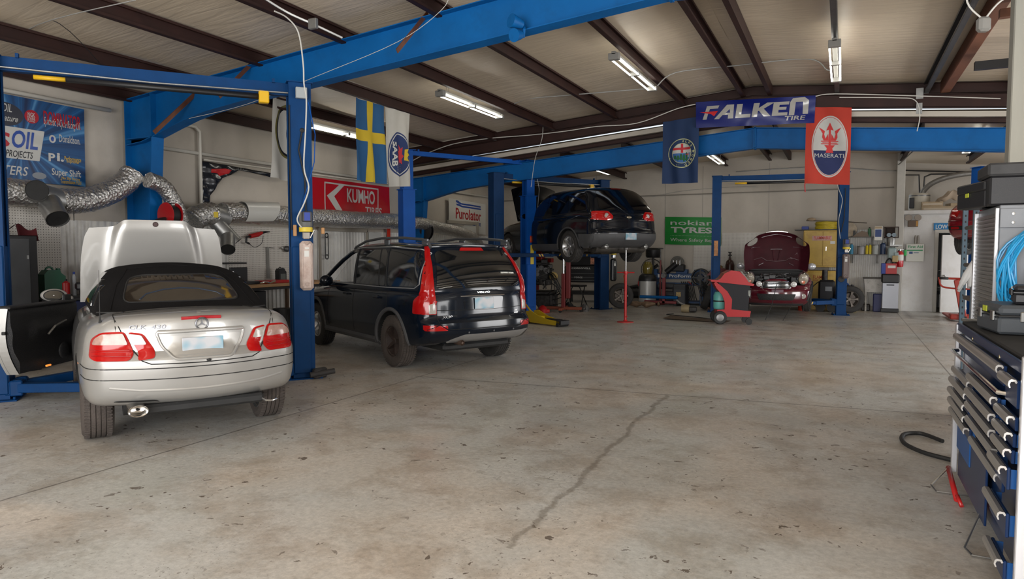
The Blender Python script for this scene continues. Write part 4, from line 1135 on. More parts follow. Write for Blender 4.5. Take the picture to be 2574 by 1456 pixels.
def crossover():
    hd = Vector((math.cos(R(144)), math.sin(R(144)))); C = Vector((-5.23, 15.76)); rz = math.atan2(hd.y, hd.x)-PI/2
    t = thing('sport_utility_car', 'black crossover raised high on the two-post lift, round-lensed red tail lamps', 'car', (C.x, C.y, 1.36), rz)
    low = shell_fn(rear=[(0, -.86), (.10, -.98), (.22, -1.08), (.42, -1.10), (.50, -1.06), (.8, -1.04), (1, -.99)],
        front=[(0, 3.7), (.4, 4.0), (.7, 3.98), (1, 3.75)], zb=[(-1.0, .38), (-.6, .32), (.4, .26), (3, .26), (4, .3)],
        zt=[(-1.1, 1.14), (-.5, 1.17), (.5, 1.14), (2.3, 1.08), (3.3, .98), (4, .82)],
        hw=[(-1.1, .86), (-.7, .95), (-.3, .99), (.3, 1.0), (3.0, .99), (3.6, .88), (4, .70)],
        side=[(0, .93), (.15, .98), (.4, 1.0), (.7, .99), (.88, .965), (1, .91)], crown=.03, cr=.17, cf=.24, crp=2.8)
    vs, fs = rbox(14, 50, 20, .09, .05, .10, low)
    me = boolean(mesh_of(vs, fs, [M_blk]), [arch_cut(0, .36, .43, 1.0, [M_under], 0), arch_cut(3.02, .36, .43, 1.0, [M_under], 0)])
    body = finish('body', me, t, 30)
    ghf = shell_fn(rear=[(0, -1.03), (.3, -.96), (.65, -.78), (.9, -.58), (1, -.50)], front=[(0, 2.75), (.5, 2.1), (1, 1.5)],
        zb=[(-1, 1.05), (3, 1.0)], zt=[(-1, 1.62), (-.55, 1.73), (0, 1.77), (.8, 1.77), (1.5, 1.72), (2.7, 1.2)],
        hw=[(-1, .86), (-.5, .90), (.4, .92), (1.5, .90), (2.7, .76)], side=[(0, 1.04), (.2, 1.01), (.5, .95), (.8, .87), (.93, .80), (1, .70)], crown=.04, cr=.16, cf=.24, crp=2.4)
    vs, fs = rbox(14, 30, 12, .14, .07, .18, ghf); cab = finish('cabin', mesh_of(vs, fs, [M_blk]), t, 30)
    bb = bvh_of(body); bc = bvh_of(cab); ball = bvh_of(body, cab)
    M_g2 = mat('black_glass', (.003, .003, .004), .05, spec=.8)
    decal('hatch_glass', bc, rpoly([(-.72, 1.20), (.72, 1.20), (.58, 1.64), (-.58, 1.64)], .08, 5), 'rear', M_g2, cab, .008)
    decal('third_brake_light', bc, rpoly([(-.14, 1.69), (.14, 1.69), (.13, 1.715), (-.13, 1.715)], .006), 'rear', mat('dim_red_lens', (.38, .01, .01), .15, coat=1), cab, .012)
    for sd in ('left', 'right'):
        sg = -1 if sd == 'left' else 1
        for q in ([(-.62, 1.22), (-.02, 1.18), (.14, 1.62), (-.40, 1.60)], [(.06, 1.17), (.95, 1.15), (1.02, 1.63), (.24, 1.64)], [(1.05, 1.15), (2.3, 1.13), (1.6, 1.55), (1.12, 1.63)]):
            decal('side_glass', bc, rpoly(q, .06, 5), sd, M_g2, cab, .004)
        seam('glass_edge', bc, [(2.3, 1.11), (.5, 1.13), (-.62, 1.18), (-.70, 1.26), (-.55, 1.52), (-.40, 1.63), (.3, 1.68), (1.1, 1.68)], sd, M_rub, cab, .007, .001, step=.07)
        X = lambda p: [(sg*a, b) for a, b in p]
        lp = rpoly([(.42, 1.06), (.52, 1.165), (.72, 1.165), (.93, 1.16), (.98, 1.10), (.94, 1.0), (.86, .965), (.55, .955), (.44, .99)], .04, 5)
        o = decal('tail_lamp', ball, X(lp if sg > 0 else lp[::-1]), 'rear', mat('dark_red_lens', (.42, .006, .006), .08, coat=1), t, .010, .04, .012)
        decal('tail_lamp_side', ball, rpoly([(-1.08, .98), (-1.06, 1.14), (-.95, 1.165), (-.84, 1.16), (-.88, 1.02)], .03), sd, mat('dark_red_lens', (.42, .006, .006), .08, coat=1), t, .008, .04)
        q = proj(ball, sg*.58, 1.06, 'rear', 0)
        mb = MB(); mb.lathe([(.0, -.030), (.045, -.030), (.060, -.018), (.066, 0)], (sg*.58, q.y, 1.062), 'y', 26); mb.build('reversing_lens', M_clear, o)
        mb = MB(); mb.torus((sg*.58, q.y-.016, 1.062), .072, .012, 'y', 30, 8); mb.build('lamp_ring', M_red, o)
        if sg < 0: pass
        q = proj(bb, sg*.70, .60, 'rear', 0)
        decal('bumper_reflector', bb, X(rpoly([(.55, .535), (.76, .535), (.76, .575), (.55, .575)], .008)), 'rear', M_redg, t, .006, .04, .002)
        MB().lathe([(.055, .25), (.060, -.02), (.054, -.03), (.048, 0), (0, .06)], (sg*.56, -.93, .37), 'y').build('exhaust_tip', M_steel, t)
        wheel(t, (sg*.86, 0, .375), .375, .24, .245, 'six', sg, M_tire, M_alu)
        wheel(t, (sg*.86, 3.02, .375), .375, .24, .245, 'six', sg, M_tire, M_alu)
        mb = MB()
        for l in ([(1.02, 1.1), (1.04, .8), (1.0, .36)], [(.08, 1.1), (.1, .9), (.42, .6), (.45, .36)], [(2.2, 1.05), (2.2, .36)]): seam('', bb, l, sd, M_seam, body, .004, 0, False, mb)
        mb.build('door_gap', M_seam, body)
        for y in (.34, 1.3):
            q = proj(bb, y, 1.0, sd, 0); MB().tube([(q.x, y-.1, 1.0), (q.x+sg*.035, y-.07, 1.0), (q.x+sg*.035, y+.07, 1.0), (q.x, y+.1, 1.0)], .014, 8).build('door_handle', M_blk, body)
        MB().sphere((sg*1.06, 2.0, 1.16), .13, 18, 12, 0, (.95, .5, .75)).build('wing_mirror', M_blk, t)
        arc = [(0+.455*math.cos(R(a)), .36+.455*math.sin(R(a))) for a in range(-5, 186, 10)]
        seam('arch_trim', bb, arc, sd, M_clad, body, .022, -.006, n=8)
    # grey bumper skirt wrapping round
    decal('bumper_skirt', bb, rpoly([(-.97, .63), (-.90, .66), (0, .675), (.90, .66), (.97, .63), (.90, .42), (.80, .33), (-.80, .33), (-.90, .42)], .03), 'rear', M_clad, t, .010, .06, .004)
    for sd in ('left', 'right'):
        decal('bumper_skirt', bb, [(-1.09, .64), (-.45, .66), (-.46, .42), (-.55, .34), (-.95, .34), (-1.07, .45)], sd, M_clad, t, .008, .05)
        decal('sill_skirt', bb, [(.46, .44), (2.55, .44), (2.55, .27), (.46, .27)], sd, M_clad, t, .006, .06)
    yb = proj(bb, .12, .72, 'rear', 0).y
    MB(Matrix.Translation((.0, yb-.03, .60))).box((0, 0, 0), (.31, .012, .155), .012).build('number_plate', M_plate, t)
    q = proj(bb, 0, 1.0, 'rear', 0); mb = MB(); mb.sphere((0, q.y-.002, 1.035), .075, 20, 10, 0, (1, .12, .42)); mb.build('emblem', mat('smoky_emblem', (.20, .17, .12), .3, metal=.7), t)
    mb = MB(); seam('', ball, [(-.80, 1.08), (-.79, .80), (-.72, .72), (.72, .72), (.79, .80), (.80, 1.08)], 'rear', M_seam, body, .004, 0, False, mb); mb.build('hatch_gap', M_seam, body)
    # underbody
    UB = mat('grimy_underbody', (.055, .048, .040), .6, metal=.3, var=.4, scale=7)
    mb = MB()
    mb.box((0, 1.6, .30), (1.5, 3.6, .10), .03); mb.box((0, -.1, .33), (1.2, 1.1, .12), .04)
    mb.cyl((-.7, -.66, .34), (.7, -.66, .34), .11); mb.tube([(.45, -.6, .28), (.30, -.1, .24), (.25, .6, .22), (.1, 1.6, .22), (0, 2.8, .24)], .035, 8)
    mb.tube([(-.45, -.6, .28), (-.30, 0, .24), (.1, .4, .22)], .03, 8); mb.cyl((-.8, 0, .36), (.8, 0, .36), .045); mb.box((0, .02, .30), (.34, .40, .22), .05)
    for s_ in (-1, 1): mb.tube([(s_*.75, .05, .33), (s_*.35, .25, .27)], .03, 6); mb.tube([(s_*.75, -.1, .30), (s_*.3, -.35, .27)], .03, 6); mb.box((s_*.66, 0, .36), (.10, .3, .22), .03)
    mb.build('underbody', UB, t)
    # bonnet standing open at the front
    def hood(u, v, th=0):
        a = (u-.5)*2; l = 1.15*v*(1-.08*a*a*v); an = R(58)
        h = .10*(1-a*a)*math.sin(PI*.6*v)-th
        return (a*(.80-.10*v), 2.75+l*math.cos(an)-h*math.sin(an)-.0, 1.08+l*math.sin(an)+h*math.cos(an))
    mb = MB(); mb.ang = 60; mb.grid(lambda u, v: hood(u, v), 16, 12); mb.grid(lambda u, v: hood(1-u, v, .03), 16, 12); mb.build('bonnet', M_blk, t)
    return t
cross_car = crossover()
# ================================================================== maroon hatchback facing us on the far lift
M_maroon = mat('maroon_paint', (.085, .004, .012), .18, coat=1.0)
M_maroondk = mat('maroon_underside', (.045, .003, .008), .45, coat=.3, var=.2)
def mini():
    C = Vector((-1.72, 20.35)); hd = Vector((.10, -.995)); rz = math.atan2(hd.y, hd.x)-PI/2
    t = thing('hatchback_car', 'maroon hatchback facing us on the rear lift with its bonnet open and round headlamps', 'car', (C.x, C.y, .26), rz)
    low = shell_fn(rear=[(0, -.55), (.2, -.64), (.6, -.62), (1, -.52)], front=[(0, 2.96), (.12, 3.05), (.30, 3.10), (.55, 3.09), (.68, 3.02), (1, 2.92)],
        zb=[(-1, .20), (2.2, .16), (2.75, .05), (3.1, .07)], zt=[(-.6, 1.0), (0, .98), (1.7, .90), (2.1, .86), (2.6, .80), (3.1, .70)],
        hw=[(-.7, .74), (0, .83), (1, .84), (2.5, .835), (2.9, .76), (3.1, .66)], side=[(0, .92), (.2, .99), (.5, 1), (.8, .97), (1, .88)], crown=.03, cr=.2, cf=.26, crp=2.4)
    vs, fs = rbox(16, 44, 18, .1, .06, .12, low)
    bay = cutter(lambda mb: mb.box((0, 2.45, .80), (1.30, .96, .50)), [M_under])
    me = boolean(mesh_of(vs, fs, [M_maroon]), [arch_cut(0, .22, .38, .84, [M_under], 0), arch_cut(2.47, .22, .38, .84, [M_under], 0), bay])
    body = finish('body', me, t, 30)
    gh = shell_fn(rear=[(0, -.58), (.6, -.42), (1, -.25)], front=[(0, 1.95), (.5, 1.72), (1, 1.38)], zb=[(-1, .88), (3, .85)], zt=[(-.6, 1.34), (.2, 1.40), (1.2, 1.385), (1.6, 1.2), (2, 1.0)],
        hw=[(-.6, .70), (0, .76), (1.4, .76), (2, .68)], side=[(0, 1.05), (.5, .97), (.85, .88), (1, .78)], crown=.03, cr=.14, cf=.16)
    cab = finish('cabin', mesh_of(*rbox(12, 20, 10, .15, .08, .18, gh), [M_maroon]), t, 30)
    bc = bvh_of(cab); bb = bvh_of(body)
    decal('windscreen', bc, rpoly([(-.62, .93), (.62, .93), (.54, 1.30), (-.54, 1.30)], .06), 'front', M_glassdark, cab, .006)
    for sd in ('left', 'right'):
        sg = -1 if sd == 'left' else 1
        decal('side_glass', bc, rpoly([(-.3, 1.0), (1.75, .97), (1.45, 1.28), (-.15, 1.30)], .05), sd, M_glassdark, cab, .005)
        arc = [(2.47+.40*math.cos(R(a)), .22+.40*math.sin(R(a))) for a in range(-5, 186, 10)]
        seam('arch_trim', bb, arc, sd, M_rub, body, .03, -.006, n=8)
        # headlamp standing proud on the wing
        q = Vector((sg*.60, 2.84, .70))
        mb = MB(Matrix.Translation(q) @ Matrix.Rotation(R(-16), 4, 'X') @ Matrix.Scale(1.22, 4, (0, 0, 1)))
        mb.lathe([(.118, -.10), (.122, 0), (.112, .022)], ax='y', n=30); hl = mb.build('headlamp', M_chrome, t)
        mb = MB(Matrix.Translation(q) @ Matrix.Rotation(R(-16), 4, 'X') @ Matrix.Scale(1.22, 4, (0, 0, 1)))
        mb.lathe([(.112, .015), (.095, .045), (.05, .066), (0, .072)], ax='y', n=30); mb.build('headlamp_glass', mat('hazy_lamp_glass', (.34, .30, .24), .12, coat=1, var=.3, scale=12), hl)
        MB(Matrix.Translation(q+Vector((0, .05, -.065)))).lathe([(.045, -.02), (.04, .012), (0, .018)], ax='y', n=18).build('indicator', mat('amber_lens', (.65, .16, .06), .2, coat=1), hl)
        # spot lamp and fog lamp
        y = 3.10
        mb = MB(); mb.lathe([(.0, -.09), (.055, -.07), (.070, 0), (.064, .014)], (sg*.385, y, .585), 'y', 22); sl = mb.build('spot_lamp', M_chrome, t)
        MB().lathe([(.064, .010), (.03, .026), (0, .03)], (sg*.385, y, .585), 'y', 22).build('spot_glass', mat('bright_lamp_glass', (.62, .62, .60), .1, coat=1), sl)
        q = proj(bb, sg*.60, .36, 'front', 0); MB().lathe([(.062, -.03), (.062, .012), (.05, .016), (0, .012)], (sg*.60, q.y, .30), 'y', 20).build('fog_lamp', M_clear, t)
        wheel(t, (sg*.70, 0, .20), .30, .19, .205, 'seven', sg); wheel(t, (sg*.70, 2.47, .20), .30, .19, .205, 'seven', sg)
        mb = MB(); mb.sphere((sg*.85, 1.62, .98), .11, 18, 12, 0, (.95, .55, .75)); mb.box((sg*.86, 1.60, .93), (.12, .05, .05), .015); mb.build('wing_mirror', mat('silver_mirror_cap', (.55, .56, .58), .25, metal=.4, coat=.5), t)
    # grille: chrome surround with four bars
    g = rpoly([(-.33, .63), (.33, .63), (.30, .49), (-.30, .49)], .03)
    decal('grille_opening', bb, g, 'front', M_under, body, .004)
    gr = seam('grille_surround', bb, rpoly([(-.345, .640), (.345, .640), (.315, .480), (-.315, .480)], .03), 'front', M_chrome, t, .010, .006, close=True, n=8)
    for z in (.605, .572, .540, .508): seam('grille_bar', bb, [(-.32, z), (0, z), (.32, z)], 'front', M_chrome, gr, .007, .014, n=6)
    decal('lower_intake', bb, rpoly([(-.44, .35), (.44, .35), (.38, .20), (-.38, .20)], .03), 'front', mat('black_mesh', (.012, .012, .012), .6, bump=.6, bscale=60), body, .004)
    decal('plate_panel', bb, [(-.16, .45), (.10, .45), (.10, .39), (-.16, .39)], 'front', mat('grey_plate_panel', (.18, .12, .15), .4), body, .006)
    seam('bumper_gap', bb, [(-.62, .47), (-.35, .465), (.35, .465), (.62, .47)], 'front', M_seam, body, .004)
    seam('splitter', bb, [(-.60, .10), (-.3, .10), (.3, .10), (.60, .10)], 'front', M_rub, body, .035, -.01, n=8)
    # engine bay contents
    rn = random.Random(3); mb = MB()
    mb.box((0, 2.35, .66), (.56, .40, .18), .04); mb.box((.42, 2.25, .68), (.26, .26, .20), .03); mb.box((-.44, 2.30, .66), (.24, .34, .18), .03)
    for i in range(16): mb.box((rn.uniform(-.5, .5), rn.uniform(2.1, 2.8), .68+rn.random()*.1), (rn.uniform(.05, .16), rn.uniform(.05, .14), rn.uniform(.04, .10)), .012)
    mb.build('engine', mat('engine_black', (.018, .018, .019), .4, var=.3, scale=20), t)
    mb = MB()
    for i in range(9):
        x = rn.uniform(-.45, .45); mb.tube([(x, 2.1, .74), (x+rn.uniform(-.1, .1), 2.4, .82), (x+rn.uniform(-.3, .3), 2.75, .74)], .012, 6)
    for i in range(22): mb.sphere((rn.uniform(-.34, .34), rn.uniform(2.5, 2.75), .80+rn.random()*.03), .009, 6, 4)
    mb.build('hoses', mat('engine_metal', (.16, .16, .16), .4, metal=.7), t)
    MB().box((0, 1.92, .90), (1.30, .12, .10), .03).build('scuttle', M_rub, t)
    # bonnet panel: full-width clamshell with two lamp holes, underside towards us
    def bon(a, b, th=0):        # a across -1..1 ; b 0 hinge ..1 front edge
        an = R(63); l = .98*b*(1-.13*a*a*b); h = .13*(1-a*a*.9)*math.sin(PI*.55*b)+(-.16*max(0, b-.8)*5*max(0, b-.8))-.13*max(0, abs(a)-.72)/.28-th
        w = interp(b, [(0, .73), (.5, .76), (.8, .74), (1, .60)])
        return Vector((a*w, 1.97+l*math.cos(an)-h*math.sin(an), .93+l*math.sin(an)+h*math.cos(an)))
    nu, nv = 44, 32
    def hole(a, b, cx): return ((a-cx)/.155)**2+((b-.80)/.125)**2 < 1
    for th, nm, mm, par in ((0, 'bonnet', M_maroon, t),):
        mb = MB(); mb.ang = 60
        V2 = [Vector((-1+2*i/nu, j/nv)) for i in range(nu+1) for j in range(nv+1)]
        outer = [(-1, 0), (1, 0), (1, 1), (-1, 1)]; H = []
        for cx in (-.76, .76): H.append([Vector((cx+.16*math.cos(2*PI*k/28), .80+.125*math.sin(2*PI*k/28))) for k in range(28)])
        V2 = [v for v in V2 if not any(hole(v.x, v.y, cx) or ((v.x-cx)/.17)**2+((v.y-.8)/.135)**2 < 1 for cx in (-.76, .76))]
        k0 = len(V2); V2 += H[0]+H[1]
        v3, e3, f3, _, _, _ = geometry.delaunay_2d_cdt(V2, [(k0+i, k0+(i+1) % 28) for i in range(28)]+[(k0+28+i, k0+28+(i+1) % 28) for i in range(28)], [], 0, 1e-5)
        fk = []
        for f in f3:
            c = sum((v3[i] for i in f), Vector((0, 0)))/len(f)
            if not (hole(c.x, c.y, -.76) or hole(c.x, c.y, .76)): fk.append(list(f))
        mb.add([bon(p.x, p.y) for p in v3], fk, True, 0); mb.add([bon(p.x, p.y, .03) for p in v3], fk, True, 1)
        n3 = len(v3); cnt = {}
        for f in fk:
            for i in range(3): cnt[(f[i], f[(i+1) % 3])] = 1
        mb.add([bon(p.x, p.y) for p in v3]+[bon(p.x, p.y, .03) for p in v3], [(a, b, b+n3, a+n3) for (a, b) in cnt if (b, a) not in cnt], False, 1)
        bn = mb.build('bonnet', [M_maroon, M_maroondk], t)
    # pressed stiffening ribs on the underside
    mb = MB()
    for pl in ([(-.7, .25), (-.45, .30), (-.30, .22), (0, .20), (.30, .22), (.45, .30), (.7, .25)], [(-.18, .52), (.18, .52)], [(-.12, .50), (-.06, .22)], [(.12, .50), (.06, .22)], [(-.50, .88), (0, .93), (.50, .88)], [(-.55, .10), (-.40, .16)], [(.55, .10), (.40, .16)], [(-.8, .62), (-.5, .60)], [(.8, .62), (.5, .60)]):
        pts = []
        for (a, b_), (c, d) in zip(pl, pl[1:]):
            for i in range(5): pts.append(bon(a+(c-a)*i/5, b_+(d-b_)*i/5, .034))
        pts.append(bon(*pl[-1], .034)); mb.tube(pts, .014, 6)
    mb.build('stiffening_ribs', M_maroondk, bn)
    q = [bon(-.42+.84*i/12, 1.0, .01)+Vector((0, .0, .012)) for i in range(13)]
    MB().tube(q, .022, 8, squash=.7).build('chrome_lip', M_chrome, bn)
    MB().box((0, 1.2, .20), (1.2, 2.6, .08), .02).build('underbody', M_under, t)
    return t
mini_car = mini()
tag(MB().tube([(-1.40, 17.25, .84), (-1.42, 17.12, .70), (-1.48, 17.0, .35), (-1.60, 16.85, .02)], .008, 6).build('jumper_cable', M_rub), 'thin black cable hanging down the nose of the maroon hatchback', 'cable', 'cables below the maroon hatchback')
tag(MB().tube([(-1.05, 17.35, .42), (-1.12, 17.1, .22), (-1.22, 16.9, .015)], .006, 6).build('jumper_cable', M_rub), 'short black cable hanging from its right bumper to the floor', 'cable', 'cables below the maroon hatchback')

# ================================================================== red car lifted at the far right, mostly hidden
M_redpaint = mat('red_paint', (.22, .006, .014), .15, coat=1.0)
def redcar():
    C = Vector((2.95, 16.9)); hd = Vector((math.cos(R(60)), math.sin(R(60)))); rz = math.atan2(hd.y, hd.x)-PI/2
    t = thing('saloon_car', 'red car raised on the far right lift, its rear corner beside the shelves', 'car', (C.x, C.y, 1.62), rz)
    low = shell_fn(rear=[(0, -.80), (.2, -.92), (.42, -.95), (.6, -.90), (1, -.80)], front=[(0, 3.2), (.5, 3.4), (1, 3.2)], zb=[(-1, .36), (0, .22), (3.4, .24)],
        zt=[(-1, .98), (-.4, 1.0), (1.5, .95), (3, .82), (3.4, .7)], hw=[(-1, .70), (-.5, .83), (0, .87), (2.6, .87), (3.4, .66)], side=[(0, .9), (.2, .98), (.5, 1), (.8, .96), (1, .86)], cr=.22, cf=.2)
    body = finish('body', boolean(mesh_of(*rbox(14, 40, 16, .1, .07, .12, low), [M_redpaint]), [arch_cut(0, .30, .37, .86, [M_under], 0), arch_cut(2.6, .30, .37, .86, [M_under], 0)]), t)
    gh = shell_fn(rear=[(0, -.55), (.6, -.1), (1, .3)], front=[(0, 2.1), (1, 1.2)], zb=[(-1, .9), (3, .9)], zt=[(-.6, 1.1), (0, 1.32), (.8, 1.42), (2.1, 1.1)], hw=[(-.6, .68), (.5, .74), (2.1, .68)], side=[(0, 1.04), (.6, .93), (1, .76)])
    cab = finish('cabin', mesh_of(*rbox(10, 20, 10, .15, .1, .2, gh), [M_redpaint]), t)
    bb, bc = bvh_of(body), bvh_of(cab)
    decal('rear_glass', bc, rpoly([(-.58, 1.0), (.58, 1.0), (.46, 1.32), (-.46, 1.32)], .05), 'rear', M_glassdark, cab, .006)
    for sd in ('left', 'right'):
        sg = -1 if sd == 'left' else 1
        decal('side_glass', bc, rpoly([(-.2, 1.0), (1.9, 1.0), (1.3, 1.33), (.2, 1.33)], .05), sd, M_glassdark, cab, .005)
        o = decal('tail_lamp', bb, rpoly([(sg*.50, .88), (sg*.76, .88), (sg*.80, .72), (sg*.56, .70)], .03), 'rear', mat('dark_red_lens', (.42, .006, .006), .08, coat=1), t, .006, .04, .01)
        decal('fog_recess', bb, rpoly([(sg*.40, .52), (sg*.78, .52), (sg*.76, .44), (sg*.42, .44)], .02), 'rear', M_under, body, .004)
        decal('fog_lamp', bb, rpoly([(sg*.50, .505), (sg*.68, .505), (sg*.68, .455), (sg*.50, .455)], .02), 'rear', M_red, t, .010)
        wheel(t, (sg*.73, 0, .24), .31, .2, .2, 'five', sg); wheel(t, (sg*.73, 2.6, .24), .31, .2, .2, 'five', sg)
    seam('bumper_gap', bb, [(-.78, .62), (0, .62), (.78, .62)], 'rear', M_seam, body, .005)
    MB().box((0, 1.2, .22), (1.3, 3.2, .08), .02).build('underbody', M_under, t)
    return t
redcar()
# ================================================================== two-post lifts
M_lift = mat('lift_blue', (.003, .042, .145), .5, spec=.15, var=.12, scale=3, dirt=(.006, .03, .09), dscale=4, damt=.5)
M_liftb = mat('lift_bright_blue', (.004, .075, .34), .5, spec=.15, var=.1, scale=3)
M_liftd = mat('lift_dark_blue', (.005, .032, .10), .5, spec=.15, var=.15, scale=3)
M_yel = mat('safety_yellow', (.72, .42, .01), .45)
M_lab_y = mat('label_yellow', (.70, .52, .04), .5)
M_lab_r = mat('label_red', (.55, .03, .01), .5)
M_lab_w = mat('label_white', (.66, .66, .62), .5)
M_lab_b = mat('label_blue', (.02, .05, .30), .5)
def cprof(w, d, s_):
    """C-channel plan outline: web at the outer side, lips at the inner side; s_=+1 opens towards -x"""
    t_ = .012; l = .055
    p = [(0, -w/2), (d, -w/2), (d, w/2), (0, w/2), (0, w/2-l), (t_, w/2-l), (t_, w/2-t_), (d-t_, w/2-t_), (d-t_, -w/2+t_), (t_, -w/2+t_), (t_, -w/2+l), (0, -w/2+l)]
    return [(s_*(x-d/2), y) for x, y in p] if s_ > 0 else [(s_*(x-d/2), y) for x, y in p][::-1]
def lift(a, b, h, label, m, carr=.25, beam=None, low=None, ext=.20, armsL=None, armsR=None, bar=True, w=.28, d=.30, power=None, extra=None, beamh=.14, sh=1.1):
    a, b = Vector(a), Vector(b); mid = (a+b)/2; dx = b-a; L = dx.length; rz = math.atan2(dx.y, dx.x)
    t = thing('car_lift', label, 'car lift', (mid.x, mid.y, 0), rz, None)
    H = L/2
    for s_ in (-1, 1):
        low_h = low or h
        mb = MB(); mb.M = Matrix.Translation((s_*H, 0, 0))
        mb.prism(cprof(w, d, s_), .012, low_h, 'z')
        mb.box((s_*(d/2-.006), 0, low_h/2+.006), (.02, w*.5, low_h-.012))
        mb.box((s_*.03, 0, low_h/2), (d*.55, w*.22, low_h-.02))      # lift cylinder / chain run inside
        if low: 
            mb.prism(cprof(w*.80, d*.78, s_), low_h-.3, h, 'z'); mb.box((0, 0, low_h-.01), (d+.05, w+.05, .018)); mb.box((s_*.03, 0, (low_h+h)/2), (d*.3, w*.2, h-low_h))
        mb.build('column', m, t)
        mb = MB(); mb.M = Matrix.Translation((s_*H, 0, 0)); mb.box((-s_*.0, 0, .0075), (d+.16, w+.18, .015), .004)
        for ax in (-1, 1):
            for ay in (-1, 1): mb.cyl((ax*(d/2+.05), ay*(w/2+.05), .012), (ax*(d/2+.05), ay*(w/2+.05), .045), .014, n=6)
        mb.build('base_plate', m, t)
        mb = MB(); mb.M = Matrix.Translation((s_*H, 0, carr)); mb.box((-s_*(.02), 0, (sh-.06)/2-.03), (d*.80, w+.045, sh), .01); mb.box((-s_*(d/2+.03), 0, .0), (.16, w+.02, .15), .012)
        mb.box((-s_*(d/2+.06), -.10, 0), (.12, .12, .17), .012); mb.box((-s_*(d/2+.06), .10, 0), (.12, .12, .17), .012)
        mb.build('carriage', m, t)
        for ay, (ang, ln) in zip((-1, 1), (armsL if s_ < 0 else armsR) or ((35, 1.0), (35, 1.15))):
            an = math.atan2(math.sin(R(ang))*ay, -s_*math.cos(R(ang)))
            mb = MB(); mb.M = Matrix.Translation((s_*(H-d/2-.07), ay*.10, carr)) @ Matrix.Rotation(an, 4, 'Z')
            mb.box((ln*.30, 0, 0), (ln*.60, .11, .10), .006); mb.box((ln*.68, 0, 0), (ln*.66, .085, .078), .005); mb.box((ln, 0, 0), (.12, .12, .05), .01); mb.cyl((0, 0, -.08), (0, 0, .09), .045)
            arm = mb.build('arm', m, t)
            mb = MB(mb.M); mb.cyl((ln, 0, .02), (ln, 0, .07), .045); mb.cyl((ln, 0, .07), (ln, 0, .095), .06); mb.build('pad', M_rub, arm)
            mb = MB(mb.M)
            for k in range(2):
                mb.add([(ln*.72+k*.07, .0435, -.03), (ln*.72+.035+k*.07, .0435, -.03), (ln*.72+.005+k*.07, .0435, .03), (ln*.72-.03+k*.07, .0435, .03)], [(0, 1, 2, 3)])
                mb.add([(ln*.72+k*.07, -.0435, -.03), (ln*.72+.035+k*.07, -.0435, -.03), (ln*.72+.005+k*.07, -.0435, .03), (ln*.72-.03+k*.07, -.0435, .03)], [(3, 2, 1, 0)])
            mb.build('hazard_stripe', M_yel, arm)
    if beam:
        mb = MB(); z = h-beamh/2
        mb.box((0, .0, z+.0), (L-.1, .012, beamh)); mb.box((0, .04, z+beamh/2), (L-.1, .09, .012)); mb.box((0, .04, z-beamh/2), (L-.1, .09, .012))
        for s_ in (-1, 1): mb.box((s_*(H), 0, h+.006), (d+.04, w+.06, .014)); mb.box((s_*(H-.30), -.01, z+beamh/2+.02), (.03, .05, .05)); 
        mb.build('overhead_beam', m, t)
        if bar:
            z2 = h-beamh-.06
            br = MB().tube([(-H+.75, -.05, z2), (H-.48, -.05, z2)], .032, 10).build('shutoff_bar', M_black, t)
            MB().tube([(-H+.45, -.05, z2), (-H+.75, -.05, z2)], .026, 8).build('bar_end', M_yel, br)
            MB().box((H-.42, -.05, z2), (.12, .10, .15), .01).build('limit_switch', M_yel, br)
            MB().tube([(-H+.1, -.09, z2+.07), (0, -.09, z2+.045), (H-.1, -.09, z2+.07)], .010, 6).build('hydraulic_pipe', M_galv, t)
    if power:
        px_, py_, z0, mt, dk = power      # local position of the pump, colour of the tank
        T = Matrix.Translation((px_, py_, z0))
        pw = MB(T).lathe([(0, .62), (.075, .62), (.082, .60), (.082, .44), (.07, .42), (.05, .41)], ax='z', n=24).build('pump_motor', mat('motor_grey', (.14, .14, .13), .45), t)
        mb = MB(T); mb.box((.0, -.10, .56), (.12, .07, .13), .012); mb.build('switch_box', mat('dark_box', (.05, .05, .055), .5), pw)
        MB(T).box((.0, -.137, .56), (.07, .004, .10)).build('rating_label', M_lab_b, pw)
        MB(T).lathe([(.083, .43), (.083, .375)], ax='z', n=24).build('warning_band', M_lab_y, pw)
        mb = MB(T); mb.box((0, 0, .33), (.09, .09, .09), .01); mb.cyl((.05, 0, .30), (.10, 0, .40), .012); mb.build('valve_block', M_chrome, pw)
        mb = MB(T); mb.box((0, 0, -.05), (.16, .14, .62), .035); mb.box((-.055, -.07, -.05), (.014, .012, .52), .004); mb.box((.055, -.07, -.05), (.014, .012, .52), .004); mb.cyl((0, -.06, .22), (0, -.085, .24), .022); mb.torus((0, -.072, -.28), .022, .006, 'y', 18, 6)
        tk = mb.build('oil_tank', mt, t); MB(T).box((-.005, -.0725, .10), (.055, .004, .075)).box((.0, -.0725, .17), (.05, .004, .02)).build('tank_label', M_lab_w, tk)
    if extra: extra(t, H, MB)
    return t
